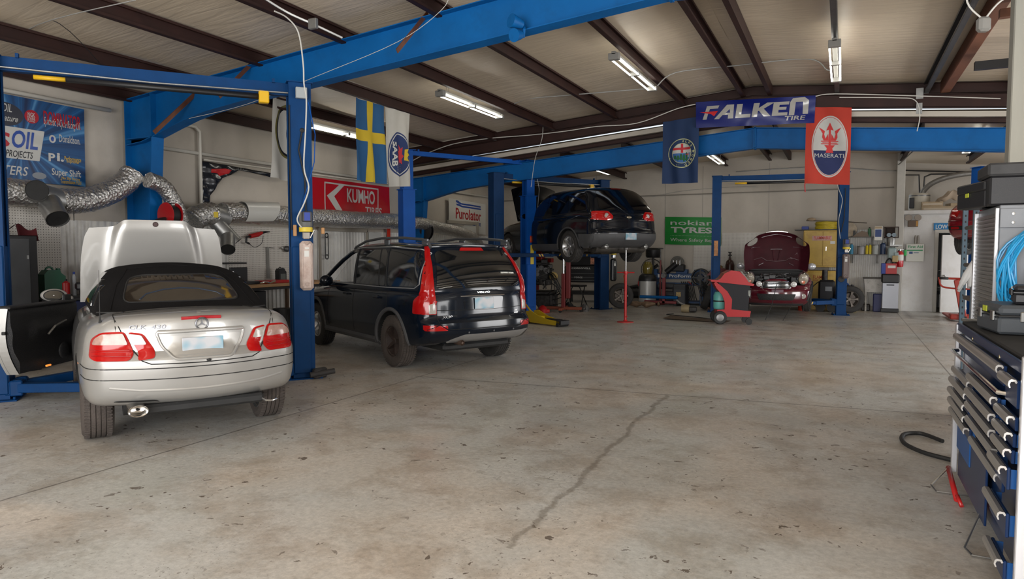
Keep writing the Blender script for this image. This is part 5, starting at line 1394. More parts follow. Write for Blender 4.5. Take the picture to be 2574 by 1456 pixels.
def ex1(t, H, _):
    MB().box((H+.01, -.20, 3.60), (.135, .06, .135), .006).build('junction_box', mat('box_grey', (.34, .37, .38), .5), t)
    for x, h in ((-.10, .14), (.24, .08)): MB().box((H+x, -.23, 1.89), (.04, .05, h), .006).build('wooden_block', mat('pine_block', (.42, .22, .09), .7), t)
    MB().tube([(H+.10, -.16, 3.50), (H+.17, -.20, 3.1), (H+.15, -.22, 2.75), (H+.03, -.18, 2.3), (H-.04, -.18, 2.0)], .006, 6).build('air_line', M_liftb, t)
    MB().tube([(H-.13, -.145, 3.45), (H-.135, -.15, 2.6), (H-.13, -.15, 1.9)], .008, 6).build('hydraulic_hose', M_rub, t)
    MB().tube([(H+.02, -.145, 3.15), (H-.03, -.16, 2.9), (H+.04, -.16, 2.55), (H+.05, -.16, 2.0)], .010, 6).build('lock_cable', M_rub, t)
    MB().sphere((H+.02, -.143, 3.15), .03, 12, 8, 0, (1, .3, 1)).build('grommet', M_rub, t)
    mb = MB(); mb.lathe([(0, .1), (.12, .1), (.12, .0), (.10, -.0), (0, 0)], (H+.20, -.16, .02), 'z', 8)
    MB().box((H+.18, -.20, .07), (.20, .08, .13), .02, .5).cyl((H+.05, -.26, .06), (H+.36, -.24, .09), .035).build('foot_adapter', mat('dirty_iron', (.03, .028, .027), .7, var=.3), t)
tankm = mat('stained_tank', (.52, .42, .37), .45, var=.15, scale=8, dirt=(.30, .16, .11), dscale=5, damt=.6)
lift((-8.36, 4.24), (-6.285, 6.74), 3.74, 'near two-post lift around the silver convertible, grease-stained oil tank on its right post', M_lift, .13, True, None, armsL=((20, 1.25), (44, 1.05)), armsR=((70, .5), (74, .5)), power=(1.575-.02+.10, -.245, 1.50, tankm, 0), extra=ex1, sh=1.62, d=.27, w=.27)
def ex2(t, H, _):
    MB().box((H+.02, -.146, 1.93), (.13, .006, .17)).build('warning_label', M_lab_r, t)
    MB().box((H+.02, -.147, 1.93), (.11, .006, .10)).build('warning_text_panel', mat('label_orange', (.70, .12, .02), .5), t)
    MB().box((H+.02, -.146, 1.42), (.10, .006, .72)).build('caution_label', M_lab_y, t)
    MB().lathe([(0, -.012), (.05, -.012), (.055, 0)], (H+.03, -.142, .98), 'y', 22).build('hole_cover', M_rub, t)
    MB().tube([(H+.06, -.2, 3.8), (H+.20, -.2, 3.2), (H+.14, -.2, 2.6)], .005, 5).build('air_line', M_galv, t)
lift((-9.03, 13.10), (-7.30, 16.02), 3.92, 'bright blue two-post lift behind the dark estate with bolted upper columns and thin top beam', M_liftb, .25, True, 3.04, bar=False, beamh=.09, extra=ex2)
tankb = mat('black_tank', (.012, .012, .012), .35)
def ex3(t, H, _):
    MB().box((-H+.02, -.146, 1.72), (.12, .006, .44)).build('flame_label', mat('label_flame', (.50, .20, .05), .5, var=.5, scale=9), t)
lift((-7.92, 15.42), (-6.08, 18.30), 3.58, 'darker blue two-post lift holding up the black crossover', M_liftd, 1.52, True, None, armsL=((30, 1.2), (30, 1.2)), armsR=((30, 1.2), (30, 1.2)), power=(1.71+.22, -.24, 1.15, tankb, 0), extra=ex3)
def ex4(t, H, _):
    MB().box((-H+.0, -.116, 1.70), (.10, .006, .40)).build('flame_label', mat('label_flame', (.50, .20, .05), .5, var=.5, scale=9), t)
    MB().box((-H+.0, -.116, 1.45), (.14, .006, .04)).build('number_label', M_lab_w, t)
    MB().lathe([(0, -.012), (.075, -.012), (.08, 0)], (H-.02, -.135, .92), 'y', 22).build('hole_cover', M_rub, t)
    MB().tube([(H+.02, -.15, 3.2), (H+.0, -.16, 2.4), (H-.06, -.16, 2.1)], .012, 6).build('hydraulic_hose', M_rub, t)
lift((-3.06, 18.80), (-.03, 19.25), 3.60, 'two-post lift under the open maroon hatchback near the far wall', M_lift, .33, True, None, armsL=((35, .95), (45, .9)), armsR=((38, 1.0), (45, .9)), power=(1.53+.06, -.23, 1.30, mat('brown_tank', (.16, .12, .11), .45), 0), extra=ex4, w=.22, d=.23, sh=1.2)
lift((2.90, 19.5), (4.5, 16.8), 3.60, 'two-post lift at the far right, its blue head above the parts shelf', M_liftb, 1.55, True, None, bar=False)
# white power cord looping down to the near lift
pc = [P(690, 28, Y=6.0), P(722, 45, Y=6.2), P(750, 82, Y=6.35), P(762, 160, Y=6.38), P(764, 210, Y=6.4), P(770, 250, Y=6.42), P(768, 330, Y=6.42), P(764, 420, Y=6.42), P(776, 470, Y=6.42), P(765, 510, Y=6.42), P(747, 550, Y=6.40), P(758, 572, Y=6.38)]
def smooth(pts, k=5):
    pts = [Vector(p) for p in pts]; out = []
    for i in range(len(pts)-1):
        p0 = pts[max(0, i-1)]; p1 = pts[i]; p2 = pts[i+1]; p3 = pts[min(len(pts)-1, i+2)]
        for j in range(k):
            t = j/k; out.append(.5*((2*p1)+(p2-p0)*t+(2*p0-5*p1+4*p2-p3)*t*t+(3*p1-3*p2+p3-p0)*t**3))
    out.append(pts[-1]); return out
M_cord = mat('white_cord', (.55, .54, .50), .5)
tag(MB().tube(smooth(pc), .009, 6).build('power_cord', M_cord), 'white power cord hanging from the roof down the near lift post', 'cord')
# ================================================================== banners and flags
def q4(tl, tr, bl, br, wave=None):
    tl, tr, bl, br = map(Vector, (tl, tr, bl, br)); w = ((tr-tl).length+(br-bl).length)/2; h = ((tl-bl).length+(tr-br).length)/2
    n = (tr-tl).cross(tl-bl).normalized()
    def fn(s, t):
        u, v = s/w, t/h
        p = (bl*(1-u)+br*u)*(1-v)+(tl*(1-u)+tr*u)*v
        return p+n*(wave(u, v) if wave else 0)
    return fn, w, h
def cloth(name, c): return mat(name, c, .75, var=.06, scale=3, bump=.15, bscale=160)
def vinyl(name, c): return mat(name, c, .30, coat=.2)
def wl(px, py, x=XW+.06): return P(px, py, X=x)
# ---- oil banner, left wall
x0 = XW+.075; tr = wl(212, 275, x0); br = wl(215, 470, x0)
w_ = 2.7
fn, W_, H_ = q4((x0, tr.y-w_, tr.z+.02), tr, (x0, tr.y-w_, br.z), br, lambda u, v: .006*math.sin(9*u+2*v))
B = Sheet(fn, W_, H_, cell=.12)
bb_ = bpy.data.materials.new('oil_banner_print'); bb_.use_nodes = True; nt = bb_.node_tree; b = nt.nodes['Principled BSDF']; b.inputs['Roughness'].default_value = .4
tc = nd(nt, 'ShaderNodeTexCoord'); mp = nd(nt, 'ShaderNodeMapping'); mp.inputs['Location'].default_value = (0, -(tr.y-.95), -(br.z+.55)); nt.links.new(tc.outputs['Object'], mp.inputs[0])
sx = nd(nt, 'ShaderNodeSeparateXYZ'); nt.links.new(mp.outputs[0], sx.inputs[0])
at = nd(nt, 'ShaderNodeMath', operation='ARCTAN2'); nt.links.new(sx.outputs[2], at.inputs[0]); nt.links.new(sx.outputs[1], at.inputs[1])
cx_ = nd(nt, 'ShaderNodeCombineXYZ'); nt.links.new(at.outputs[0], cx_.inputs[0])
nz = nd(nt, 'ShaderNodeTexNoise', Scale=4.5, Detail=5.); nt.links.new(cx_.outputs[0], nz.inputs['Vector'])
rp = nd(nt, 'ShaderNodeValToRGB'); e = rp.color_ramp.elements; e[0].position = .38; e[0].color = (.003, .016, .065, 1); e[1].position = .68; e[1].color = (.10, .28, .50, 1); e.new(.54).color = (.005, .075, .22, 1)
nt.links.new(nz.outputs['Fac'], rp.inputs[0]); nt.links.new(rp.outputs[0], b.inputs['Base Color'])
B.base(bb_)
def at_(px, py):
    p = wl(px, py, x0); return p.y-(tr.y-w_), p.z-br.z
mW, mR, mBk, mBl, mY = vinyl('print_white', (.46, .455, .43)), vinyl('print_red', (.36, .008, .014)), vinyl('print_black', (.008, .008, .012)), vinyl('print_blue', (.008, .05, .28)), vinyl('print_yellow', (.55, .36, .03))
def tx(txt, x1, y1, x2, y2, m, sh=0, lay=2, bold=.02):
    a, b_ = at_(x1, y2); c, d = at_(x2, y1); B.text(txt, a, b_, (c-a)*(1-0), (d-b_), m, lay, bold, sh)
a, b_ = at_(-150, 378); c, d = at_(107, 330); B.poly([(a, b_), (c-.06, b_), (c+.02, d), (a+.08, d)], mW, 1); 
a, b_ = at_(-150, 372); c, d = at_(98, 334)
tx('AM', -160, 333, -30, 368, mBl, .1, 3, .05); tx('S', -28, 333, 22, 366, mR, .12, 3, .06); tx('OIL', 27, 334, 92, 370, mBl, .12, 3, .06)
tx('E PROJECTS', 2, 383, 80, 396, mBk, .15, 2, .03); tx('FILTERS', -30, 420, 68, 434, mW, .2)
a, b_ = at_(78, 293); B.ell(a, b_, .10, .10, mR, 1); tx('NGK', 68, 284, 86, 292, mW, 0, 2, .04); tx('SPARK', 67, 295, 87, 299, mW, 0, 2); tx('PLUGS', 68, 301, 86, 305, mW, 0, 2)
tx('DOMINATOR', 108, 293, 201, 311, mR, 0, 2, .05); tx('Synthetic 2-Cycle Racing Oil', 108, 307, 198, 318, mW, .1)
tx('Donaldson.', 148, 345, 201, 356, mW); a, b_ = at_(131, 349); B.ell(a, b_, .05, .06, mW, 1); B.ell(a, b_, .025, .035, mBl, 2)
tx('P', 122, 386, 138, 405, mW, 0, 2, .08); tx('i.', 143, 386, 160, 405, mW, 0, 2, .08); tx('Performance', 162, 397, 204, 403, mY); tx('Improver', 168, 405, 200, 411, mY)
tx('Super Shift', 131, 430, 204, 445, mW, 0, 2, .04); tx('No Slip Racing', 156, 448, 202, 453, mY); tx('Transmission Fluid', 153, 456, 205, 461, mY)
a, b_ = at_(8, 285); B.ell(a, b_, .26, .17, vinyl('print_dark', (.03, .03, .04)), 1); tx('AMSOIL', -30, 262, 27, 273, mW, .1, 3, .03); tx('Signature', -20, 292, 40, 303, mW, .3, 3)
a, b_ = at_(100, 442); B.ell(a, b_, .10, .05, mat('print_grey', (.2, .22, .25), .4), 1)
tag(B.build('wall_banner'), 'blue motor oil banner with white logo panel at the left edge of the wall', 'banner')
# ---- torn dark banner
pts = [(510, 405), (560, 413), (640, 428), (716, 441), (725, 445), (716, 447), (680, 446), (640, 436), (600, 428), (584, 438), (560, 448), (545, 466), (530, 492), (526, 520), (528, 545), (524, 562), (506, 566)]
x1 = XW+.11; p3 = [wl(px, py, x1) for px, py in pts]; oy, oz = p3[0].y, min(p.z for p in p3)
B = Sheet(lambda s, t: Vector((x1+.015*math.sin(14*s+5*t)+.01*math.sin(30*t), oy+s, oz+t)), 3, 1, cell=.05)
mTorn = mat('torn_black_vinyl', (.010, .012, .018), .22, coat=.4)
B.poly([(p.y-oy, p.z-oz) for p in p3], mTorn, 0)
pr = [wl(px, py, x1) for px, py in ((529, 425), (566, 424), (580, 428), (575, 436), (552, 443), (548, 436), (530, 434))]
B.poly([(p.y-oy, p.z-oz) for p in pr], mat('torn_red_print', (.55, .02, .025), .4), 2)
o = B.build('torn_banner'); sd_ = o.modifiers.new('thickness', 'SOLIDIFY'); sd_.thickness = .003; tag(o, 'torn remains of a black and red vinyl banner hanging from the wall pipe', 'banner')
# ---- red tyre banner
tl, tr2 = wl(783, 444, XW+.14), wl(979, 471, XW+.14)
fn, W_, H_ = q4(tl, tr2, (tl.x, tl.y, tl.z-.95), (tl.x, tr2.y, tr2.z-.95), lambda u, v: .02*math.sin(3*u)*(1-v)+.008*math.sin(20*u+4*v))
mRed = vinyl('banner_red', (.40, .004, .010))
B = Sheet(fn, W_, H_, cell=.10).base(mRed)
k = .035
B.rect(.42, .0, k, H_-.10, mW, 1).rect(.42, H_-.11, W_-.92, k, mW, 1).rect(W_-.53, 0, k, H_-.08, mW, 1)
B.poly([(.50, H_-.39), (.95, H_-.10), (1.14, H_-.10), (.74, H_-.39), (1.22, 0), (1.03, 0)], mW, 2)
B.text('KUMHO', 1.22, H_-.50, W_-1.22-.64, .34, mW, 2, .06); B.text('TIRES', 1.88, H_-.76, .70, .19, mW, 2, .045, .08)
tag(B.build('wall_banner'), 'red banner with white lettering on the left wall above the silver duct', 'banner')
# ---- purolator-type banner
c4 = [P(1128, 498, X=XW+.12), P(1221, 514, X=XW+.12)]
fn, W_, H_ = q4(c4[0], c4[1], c4[0]-Vector((0, 0, 1.02)), c4[1]-Vector((0, 0, 1.02)), lambda u, v: .03*math.sin(PI*u)*(1-v)+.01*math.sin(12*u))
B = Sheet(fn, W_, H_, cell=.10).base(mat('banner_white', (.50, .49, .45), .5))
B.poly([(.40, H_-.03), (.55, H_-.03), (.75, H_-.09), (W_-.35, H_-.09), (W_-.35, H_-.14), (.70, H_-.14), (.42, H_-.09)], mBl, 1)
B.poly([(.42, H_-.13), (.60, H_-.13), (.85, H_-.17), (W_-.33, H_-.17), (W_-.33, H_-.22), (.80, H_-.22), (.45, H_-.18)], mBl, 1)
B.text('Purolator', .38, H_-.60, W_-.72, .34, mR, 2, .05, .02); B.text('KEEP IT PURE', W_-.98, H_-.76, .62, .11, mBl, 2, .04)
tag(B.build('wall_banner'), 'white banner with red lettering and blue stripes in the far left corner', 'banner')
# ---- green banner, far wall
a, b_ = P(1672, 545, Y=YB-.03), P(1813.5, 547, Y=YB-.03)
fn, W_, H_ = q4(a, b_, a-Vector((0, 0, .86)), b_-Vector((0, 0, .86)), lambda u, v: .006*math.sin(7*u)+.005*math.sin(17*v))
mG = vinyl('banner_green', (.012, .20, .028)); B = Sheet(fn, W_, H_, cell=.10).base(mG)
B.text('nokian', .17, .61, 1.30, .15, mW, 2, .02); B.text('TYRES', .18, .37, 1.26, .18, mW, 2, .075); B.rect(.17, .275, 1.4, .012, mW, 1); B.text('Where Safety Begins', .17, .075, 1.50, .13, mW, 2, .012)
tag(B.build('wall_banner'), 'green banner with white lettering on the far wall behind a lift post', 'banner')
# ---- flags hanging from the purlins of the main hall
def flag(tl, tr, drop, label, wav=.035, sk=0, ph=0., low=None, nf=2.2):
    tl, tr = Vector(tl), Vector(tr)
    bl = tl-Vector((0, 0, drop)); br = tr-Vector((0, 0, low or drop)); bl += (tr-tl).normalized()*sk; 
    return q4(tl, tr, bl, br, lambda u, v: wav*(.35+.65*(1-v))*math.sin(2*PI*nf*u+ph+1.6*v)+.012*math.sin(11*u+7*v+ph))
xp = -7.855
tl, tr2 = P(892, 245, X=xp), P(966, 267, X=xp)
sw_b, sw_y = cloth('flag_blue', (.004, .070, .19)), cloth('flag_yellow', (.50, .35, .01))
fn, W_, H_ = flag(tl, tr2, 1.46, '', .05, -.02, .6)
B = Sheet(fn, W_, H_, cell=.04).base(sw_b)
B.rect(W_*.38, 0, W_*.22, H_, sw_y, 1).rect(0, H_*.50, W_, H_*.135, sw_y, 1)
tag(B.build('hanging_flag'), 'blue flag with a yellow cross hanging from a roof purlin', 'flag')
tl, tr2 = P(968, 268, X=xp), P(1030, 286, X=xp)
fn, W_, H_ = flag(tl, tr2, 1.50, '', .045, .02, 2.0, 1.44)
B = Sheet(fn, W_, H_, cell=.04).base(cloth('flag_white', (.42, .405, .37)))
cb, cw = cloth('emblem_navy', (.006, .022, .10)), cloth('emblem_white', (.46, .455, .43))
cx, cy, rr = W_*.53, H_*.42, W_*.36
B.ell(cx, cy, rr*1.12, rr*1.5, cb, 1); B.ell(cx, cy, rr*1.03, rr*1.40, cw, 2); B.ell(cx, cy, rr*.98, rr*1.33, cb, 3)
B.text('SAAB', cx-rr*.80, cy+rr*.80, rr*1.6, rr*.36, cw, 9, .08, 0, -PI/2)
er = cloth('emblem_red', (.45, .02, .03)); B.poly([(cx+rr*.0, cy-.26), (cx+rr*.10, cy-.10), (cx-rr*.12, cy-.06), (cx+rr*.08, cy), (cx-rr*.10, cy+.07), (cx+rr*.12, cy+.08), (cx+rr*.05, cy+.20), (cx+rr*.28, cy+.12), (cx+rr*.42, cy+.16), (cx+rr*.40, cy+.02), (cx+rr*.52, cy-.02), (cx+rr*.40, cy-.08), (cx+rr*.45, cy-.18), (cx+rr*.22, cy-.14)], er, 5)
B.poly([(cx+rr*.55, cy-.10), (cx+rr*.90, cy-.12), (cx+rr*.74, cy-.05), (cx+rr*.95, cy), (cx+rr*.74, cy+.06), (cx+rr*.90, cy+.13), (cx+rr*.55, cy+.11)], sw_y, 5)
tag(B.build('hanging_flag'), 'white flag with a round navy emblem turned sideways, right of the yellow cross flag', 'flag')
xq = -9.435
tl, tr2 = P(683, 236, X=xq), P(752, 258, X=xq)
fn, W_, H_ = flag(tl, tr2, 1.52, '', .07, -.10, 0.3, 1.52, 1.3)
B = Sheet(fn, W_, H_, cell=.04).base(cloth('flag_white', (.42, .405, .37)))
cx, cy = W_*.72, H_*.60
B.ell(cx, cy, .46, .52, mat('olive_print', (.11, .095, .02), .6), 1); B.ell(cx, cy, .42, .48, mBk, 2); B.ell(cx, cy, .385, .44, cloth('emblem_white', (.46, .455, .43)), 3); B.ell(cx+.1, cy-.03, .22, .36, cb, 4)
tag(B.build('hanging_flag'), 'white flag with an olive ring half hidden behind the near lift post', 'flag')
# ---- flags on the end beam
yb_ = 15.21
tl, tr2 = P(1667, 307, Y=yb_), P(1757, 293, Y=yb_)
fn, W_, H_ = flag(tl, tr2, 1.36, '', .03, .0, 1.2, 1.42)
B = Sheet(fn, W_, H_, cell=.045).base(cloth('flag_deep_blue', (.004, .024, .085)))
cr = cloth('emblem_cream', (.46, .47, .24)); cx, cy, rr = W_*.54, H_*.47, W_*.385
B.ell(cx, cy, rr, rr*1.06, cr, 1); B.ell(cx, cy, rr*.95, rr*1.005, cloth('flag_deep_blue', (.004, .024, .085)), 2); B.ell(cx, cy, rr*.70, rr*.74, cr, 3)
B.ell(cx, cy, rr*.66, rr*.70, cw, 4, a0=0, a1=PI); B.ell(cx, cy, rr*.66, rr*.70, cloth('emblem_sky', (.04, .12, .32)), 4, a0=PI, a1=2*PI)
B.rect(cx-.025, cy+.01, .05, rr*.66, er, 6).rect(cx-rr*.62, cy+rr*.24, rr*1.24, .05, er, 6)
gs = cloth('emblem_green', (.008, .09, .03))
for i in range(5): B.ell(cx-rr*.46+i*rr*.20, cy-rr*.28-(.02 if i % 2 else 0), rr*.085, rr*(.14+.05*i), gs, 6)
B.poly([(cx-rr*.5, cy-rr*.42), (cx+rr*.35, cy-rr*.52), (cx+rr*.30, cy-rr*.40), (cx-rr*.5, cy-rr*.34)], gs, 7)
for i in range(3): B.rect(cx+rr*.40+i*.03, cy-rr*.30, .014, rr*.26, cw, 6)
B.rect(cx+rr*.26, cy-rr*.12, rr*.26, .014, er, 7)
for ch, an in [(c, 84-i*17) for i, c in enumerate('ALFA')]+[(c, 2-i*18.5) for i, c in enumerate('ROMEO')]:
    a_ = R(an); rx = rr*.755; s_ = rr*.17
    bx, by = cx+rx*math.cos(a_), cy+rx*1.06*math.sin(a_); ro = a_-PI/2
    B.text(ch, bx-s_/2*math.cos(ro), by-s_/2*math.sin(ro), s_*.85, s_, cr, 4, .03, 0, ro, 0)
tag(B.build('hanging_flag'), 'dark blue flag with a round cross-and-serpent emblem left of the tire banner', 'flag')
tl, tr2 = P(2027, 269, Y=yb_), P(2141, 270, Y=yb_)
fn, W_, H_ = flag(tl, tr2, 1.54, '', .02, .0, .4, 1.52, 1.2)
mfr = cloth('flag_red_orange', (.40, .028, .012)); B = Sheet(fn, W_, H_, cell=.045).base(mfr)
cx, cy, ra, rb = W_*.54, H_*.49, W_*.40, H_*.40; nv = cloth('emblem_navy2', (.010, .018, .085))
B.ell(cx, cy, ra, rb, cw, 1).ell(cx, cy, ra*.94, rb*.955, er, 2).ell(cx, cy, ra*.92, rb*.94, cw, 3)
n_ = 30; a0 = PI+.14; a1 = 2*PI-.14
B.poly([(cx+ra*.90*math.cos(a0+(a1-a0)*i/n_), cy+rb*.92*math.sin(a0+(a1-a0)*i/n_)) for i in range(n_+1)], nv, 4)
B.text('MASERATI', cx-ra*.82, cy-rb*.36, ra*1.62, rb*.13, cw, 6, .0)
mt_ = cloth('emblem_trident', (.50, .03, .03))
B.poly([(cx-.02, cy+.02), (cx+.02, cy+.02), (cx+.018, cy+rb*.55), (cx+.07, cy+rb*.52), (cx, cy+rb*.78), (cx-.07, cy+rb*.52), (cx-.018, cy+rb*.55)], mt_, 5)
for s_ in (-1, 1):
    q = [(s_*.16, .19), (s_*.20, .30), (s_*.19, .42), (s_*.29, .62), (s_*.13, .50), (s_*.15, .40), (s_*.12, .28), (s_*.11, .19)]
    q = [(cx+a/.29*ra*.62, cy+b*rb) for a, b in q]; B.poly(q if s_ < 0 else q[::-1], mt_, 5)
    B.poly([(cx+s_*.02, cy+rb*.19), (cx+s_*.10, cy+rb*.19), (cx+s_*.03, cy+rb*.42)][::s_], mt_, 5)
B.rect(cx-ra*.48, cy+rb*.155, ra*.96, .018, mt_, 5).rect(cx-ra*.48, cy+rb*.07, ra*.96, .018, mt_, 5).rect(cx-ra*.40, cy+rb*.11, ra*.8, .012, mt_, 5)
B.poly([(cx-.10, cy+rb*.05), (cx+.10, cy+rb*.05), (cx+.05, cy-rb*.06), (cx+.07, cy-rb*.2), (cx-.07, cy-rb*.2), (cx-.05, cy-rb*.06)], mt_, 5)
o = tag(B.build('hanging_flag'), 'red flag with a white oval trident emblem right of the tire banner', 'flag')
q = P(2026, 448, Y=yb_); MB().tube([q, q+Vector((-.02, 0, -.14)), q+Vector((-.01, 0, -.28))], .010, 5).build('tie_ribbon', er, o)
yb_ = 15.17
tl, tr2, bl, br = P(1749, 257, Y=yb_), P(2051, 240, Y=yb_), P(1750, 322, Y=yb_), P(2047, 309, Y=yb_)
fn, W_, H_ = q4(tl, tr2, bl, br, lambda u, v: .03*math.sin(PI*u)*math.sin(PI*v)+.012*math.sin(9*u+6*v)+.016*math.exp(-((u-.5-.25*(v-.3))/.05)**2)*(1-v)+.01*math.sin(25*u-18*v)*max(0, u-.6))
mF = mat('banner_royal', (.002, .009, .13), .36, spec=.3, coat=.03); mFw = mat('banner_print_grey', (.36, .35, .32), .2, coat=.5)
B = Sheet(fn, W_, H_, cell=.05).base(mF)
def fal(x, y): return (W_*(.06+.88*x), H_*(.30+.52*y)+H_*.02*x)
for pl in ([(0, 0), (.045, 1), (.17, 1), (.155, .78), (.075, .78), (.062, .55), (.055, .42), (.040, 0)],
           [(.115, 0), (.245, 1), (.315, 1), (.305, 0), (.252, 0), (.256, .28), (.20, .28), (.165, 0)],
           [(.325, 0), (.345, 1), (.400, 1), (.385, .24), (.475, .24), (.47, 0)],
           [(.485, 0), (.505, 1), (.560, 1), (.552, .62), (.63, 1), (.70, 1), (.60, .55), (.665, 0), (.60, 0), (.555, .42), (.545, .40), (.537, 0)],
           [(.675, 0), (.690, 1), (.835, 1), (.83, .78), (.745, .78), (.742, .62), (.81, .62), (.806, .42), (.737, .42), (.735, .22), (.82, .22), (.818, 0)],
           [(.832, 0), (.842, .95), (.865, 1.20), (.97, 1.24), (1.01, 1.0), (1.005, .05), (.958, .05), (.958, .92), (.892, .92), (.882, 0)]):
    B.poly([fal(*p) for p in pl], mFw, 2)
B.poly([fal(.252-.02, .42), fal(.276, .42), fal(.272, .68)], mF, 3)
B.poly([fal(-.03, .56), fal(.155, .60), fal(.115, .22), fal(.085, .40)], mat('banner_bright_red', (.55, .01, .015), .2, coat=.5), 4)
B.text('TIRE', W_*.755, H_*.13, W_*.165, H_*.16, mFw, 3, .05, .2)
tag(B.build('hanging_banner'), 'royal blue tire banner with slanted grey-white letters tied to the end beam', 'banner')
# ================================================================== left wall: ducts, benches, pegboards
def foil_mat():
    m = bpy.data.materials.new('crinkled_foil'); m.use_nodes = True; nt = m.node_tree; b = nt.nodes['Principled BSDF']; L = nt.links.new
    b.inputs['Base Color'].default_value = (.58, .57, .55, 1); b.inputs['Metallic'].default_value = .9; b.inputs['Roughness'].default_value = .2
    tc = nd(nt, 'ShaderNodeTexCoord'); v = nd(nt, 'ShaderNodeTexVoronoi', Scale=26.); L(tc.outputs['Object'], v.inputs['Vector'])
    n = nd(nt, 'ShaderNodeTexNoise', Scale=16., Detail=5., Roughness=.6, Distortion=2.); L(tc.outputs['Object'], n.inputs['Vector'])
    a = nd(nt, 'ShaderNodeMath', operation='ADD'); L(v.outputs['Distance'], a.inputs[0]); L(n.outputs['Fac'], a.inputs[1])
    bp = nd(nt, 'ShaderNodeBump', Strength=.7, Distance=.02); L(a.outputs[0], bp.inputs['Height']); L(bp.outputs[0], b.inputs['Normal'])
    return m
M_foil = foil_mat()
def foil(name, pts, r, label, mt=None, rings=True, cap=True):
    pts = smooth(pts, 14); rn = random.Random(len(pts)); mb = MB(); n = 26
    L = 0; rs = []
    for i, p in enumerate(pts):
        if i: L += (p-pts[i-1]).length
        rs.append(r*(1+.018*math.sin(L*60)+rn.uniform(-.012, .012)))
    mb.tube(pts, rs, n, cap); 
    for i in range(len(mb.v)):
        x, y, z = mb.v[i]; k = rn.uniform(-1, 1)*.006; mb.v[i] = (x+k, y+rn.uniform(-1, 1)*.005, z+rn.uniform(-1, 1)*.006)
    mb.ang = 180
    return tag(mb.build(name, mt or M_foil), label, 'duct')
dx = -10.35
D = lambda x, y, X=dx: P(x, y, X=X)
foil('foil_duct', [D(-90, 474), D(-20, 478), D(50, 484), D(92, 487)], .185, 'wrinkled foil duct entering at the left edge of the hall')
foil('foil_duct', [D(150, 507), D(190, 506), D(240, 498), D(290, 476), D(322, 452), D(334, 436)], .185, 'wrinkled foil duct rising up to the near blue column')
foil('foil_duct', [D(372, 452, -10.1), D(410, 470, -10.1), D(440, 515, -10.1), D(455, 560, -10.1), D(462, 585, -10.1)], .13, 'curved foil duct coming down beside the red hose reel')
foil('foil_duct', [D(484, 556), D(494, 547), D(510, 540), D(534, 538)], .205, 'short crumpled foil elbow between red reel and steel pipe')
foil('foil_duct', [D(560, 536), D(600, 536), D(680, 540), D(760, 546), D(860, 551), D(950, 555), D(1010, 557)], .195, 'long foil duct running along the left wall under the red banner')
foil('foil_duct', [D(1035, 560), D(1060, 562), D(1105, 573), D(1150, 583), D(1190, 600), D(1208, 628)], .17, 'foil duct end curling down under the white banner in the corner')
# galvanised Y pieces
mb = MB(); a = D(88, 488); mb.tube([a, D(152, 506)], .17, 24, False); c = D(118, 500); mb.tube([c, c+Vector((.34, -.06, -.30))], [.155, .145], 24, False); mb.tube([c+Vector((.34, -.06, -.30)), c+Vector((.32, -.056, -.28))], [.155, .155], 24, False)
mb.tube([D(88, 486), D(88, 486)+Vector((.30, -.14, .02))], [.15, .14], 24, False)
p = tag(mb.build('duct_junction', M_galv), 'galvanised duct junction with two open mouths on the far left', 'duct')
MB().tube([c+Vector((.325, -.057, -.287)), c+Vector((.05, -.01, -.03))], .142, 20).tube([D(88, 486)+Vector((.285, -.133, .02)), D(88, 486)], .138, 20).build('dark_inside', M_under, p)
mb = MB(); a, b_ = D(530, 538), D(566, 548); mb.tube([a, b_], .19, 24, False)
c = D(540, 556); e = D(592, 612, -10.1); mb.tube([c, e], .135, 24, False); mb.tube([c.lerp(e, .55), c.lerp(e, .58)], .142, 24, False); mb.tube([e.lerp(c, .02), e], .142, 24, False)
f = c.lerp(e, .62); g2 = D(573, 628, -9.95); mb.tube([f, g2], .125, 24, False)
p = tag(mb.build('duct_junction', M_galv), 'slanted galvanised Y-piece hanging off the foil duct over the workbench', 'duct')
MB().tube([g2.lerp(f, .04), f], .118, 20).tube([e.lerp(c, .03), c], .128, 20).build('dark_inside', M_under, p); MB().box(D(543, 540, -10.14), (.006, .09, .10)).build('yellow_tag', M_lab_y, p)
# white wrap over the duct
o_ = [D(600, 510), D(667, 515)]
def wrap(u, v):
    a = R(120-200*v); q = o_[0].lerp(o_[1], u*(1-.45*v*(1-u))); q = D(602+70*u+8*v+30*v*u, 536, -10.35)
    return q+Vector((.222*math.sin(a+.3), 0, .222*math.cos(a+.3) if v < .8 else .222*math.cos(a+.3)-.04*(v-.8)*5*u))
mw = MB(); mw.grid(wrap, 12, 20); tag(mw.build('duct_wrap', mat('white_plastic_wrap', (.55, .54, .50), .3, coat=.4)), 'white plastic sheet wrapped round the foil duct', 'wrap')
tag(MB().tube([D(184, 487, -10.15), D(184, 500, -10.13), D(186, 555, -10.13)], .012, 5, squash=.3).build('duct_strap', M_galv), 'grey strap hanging from the left foil duct', 'strap')
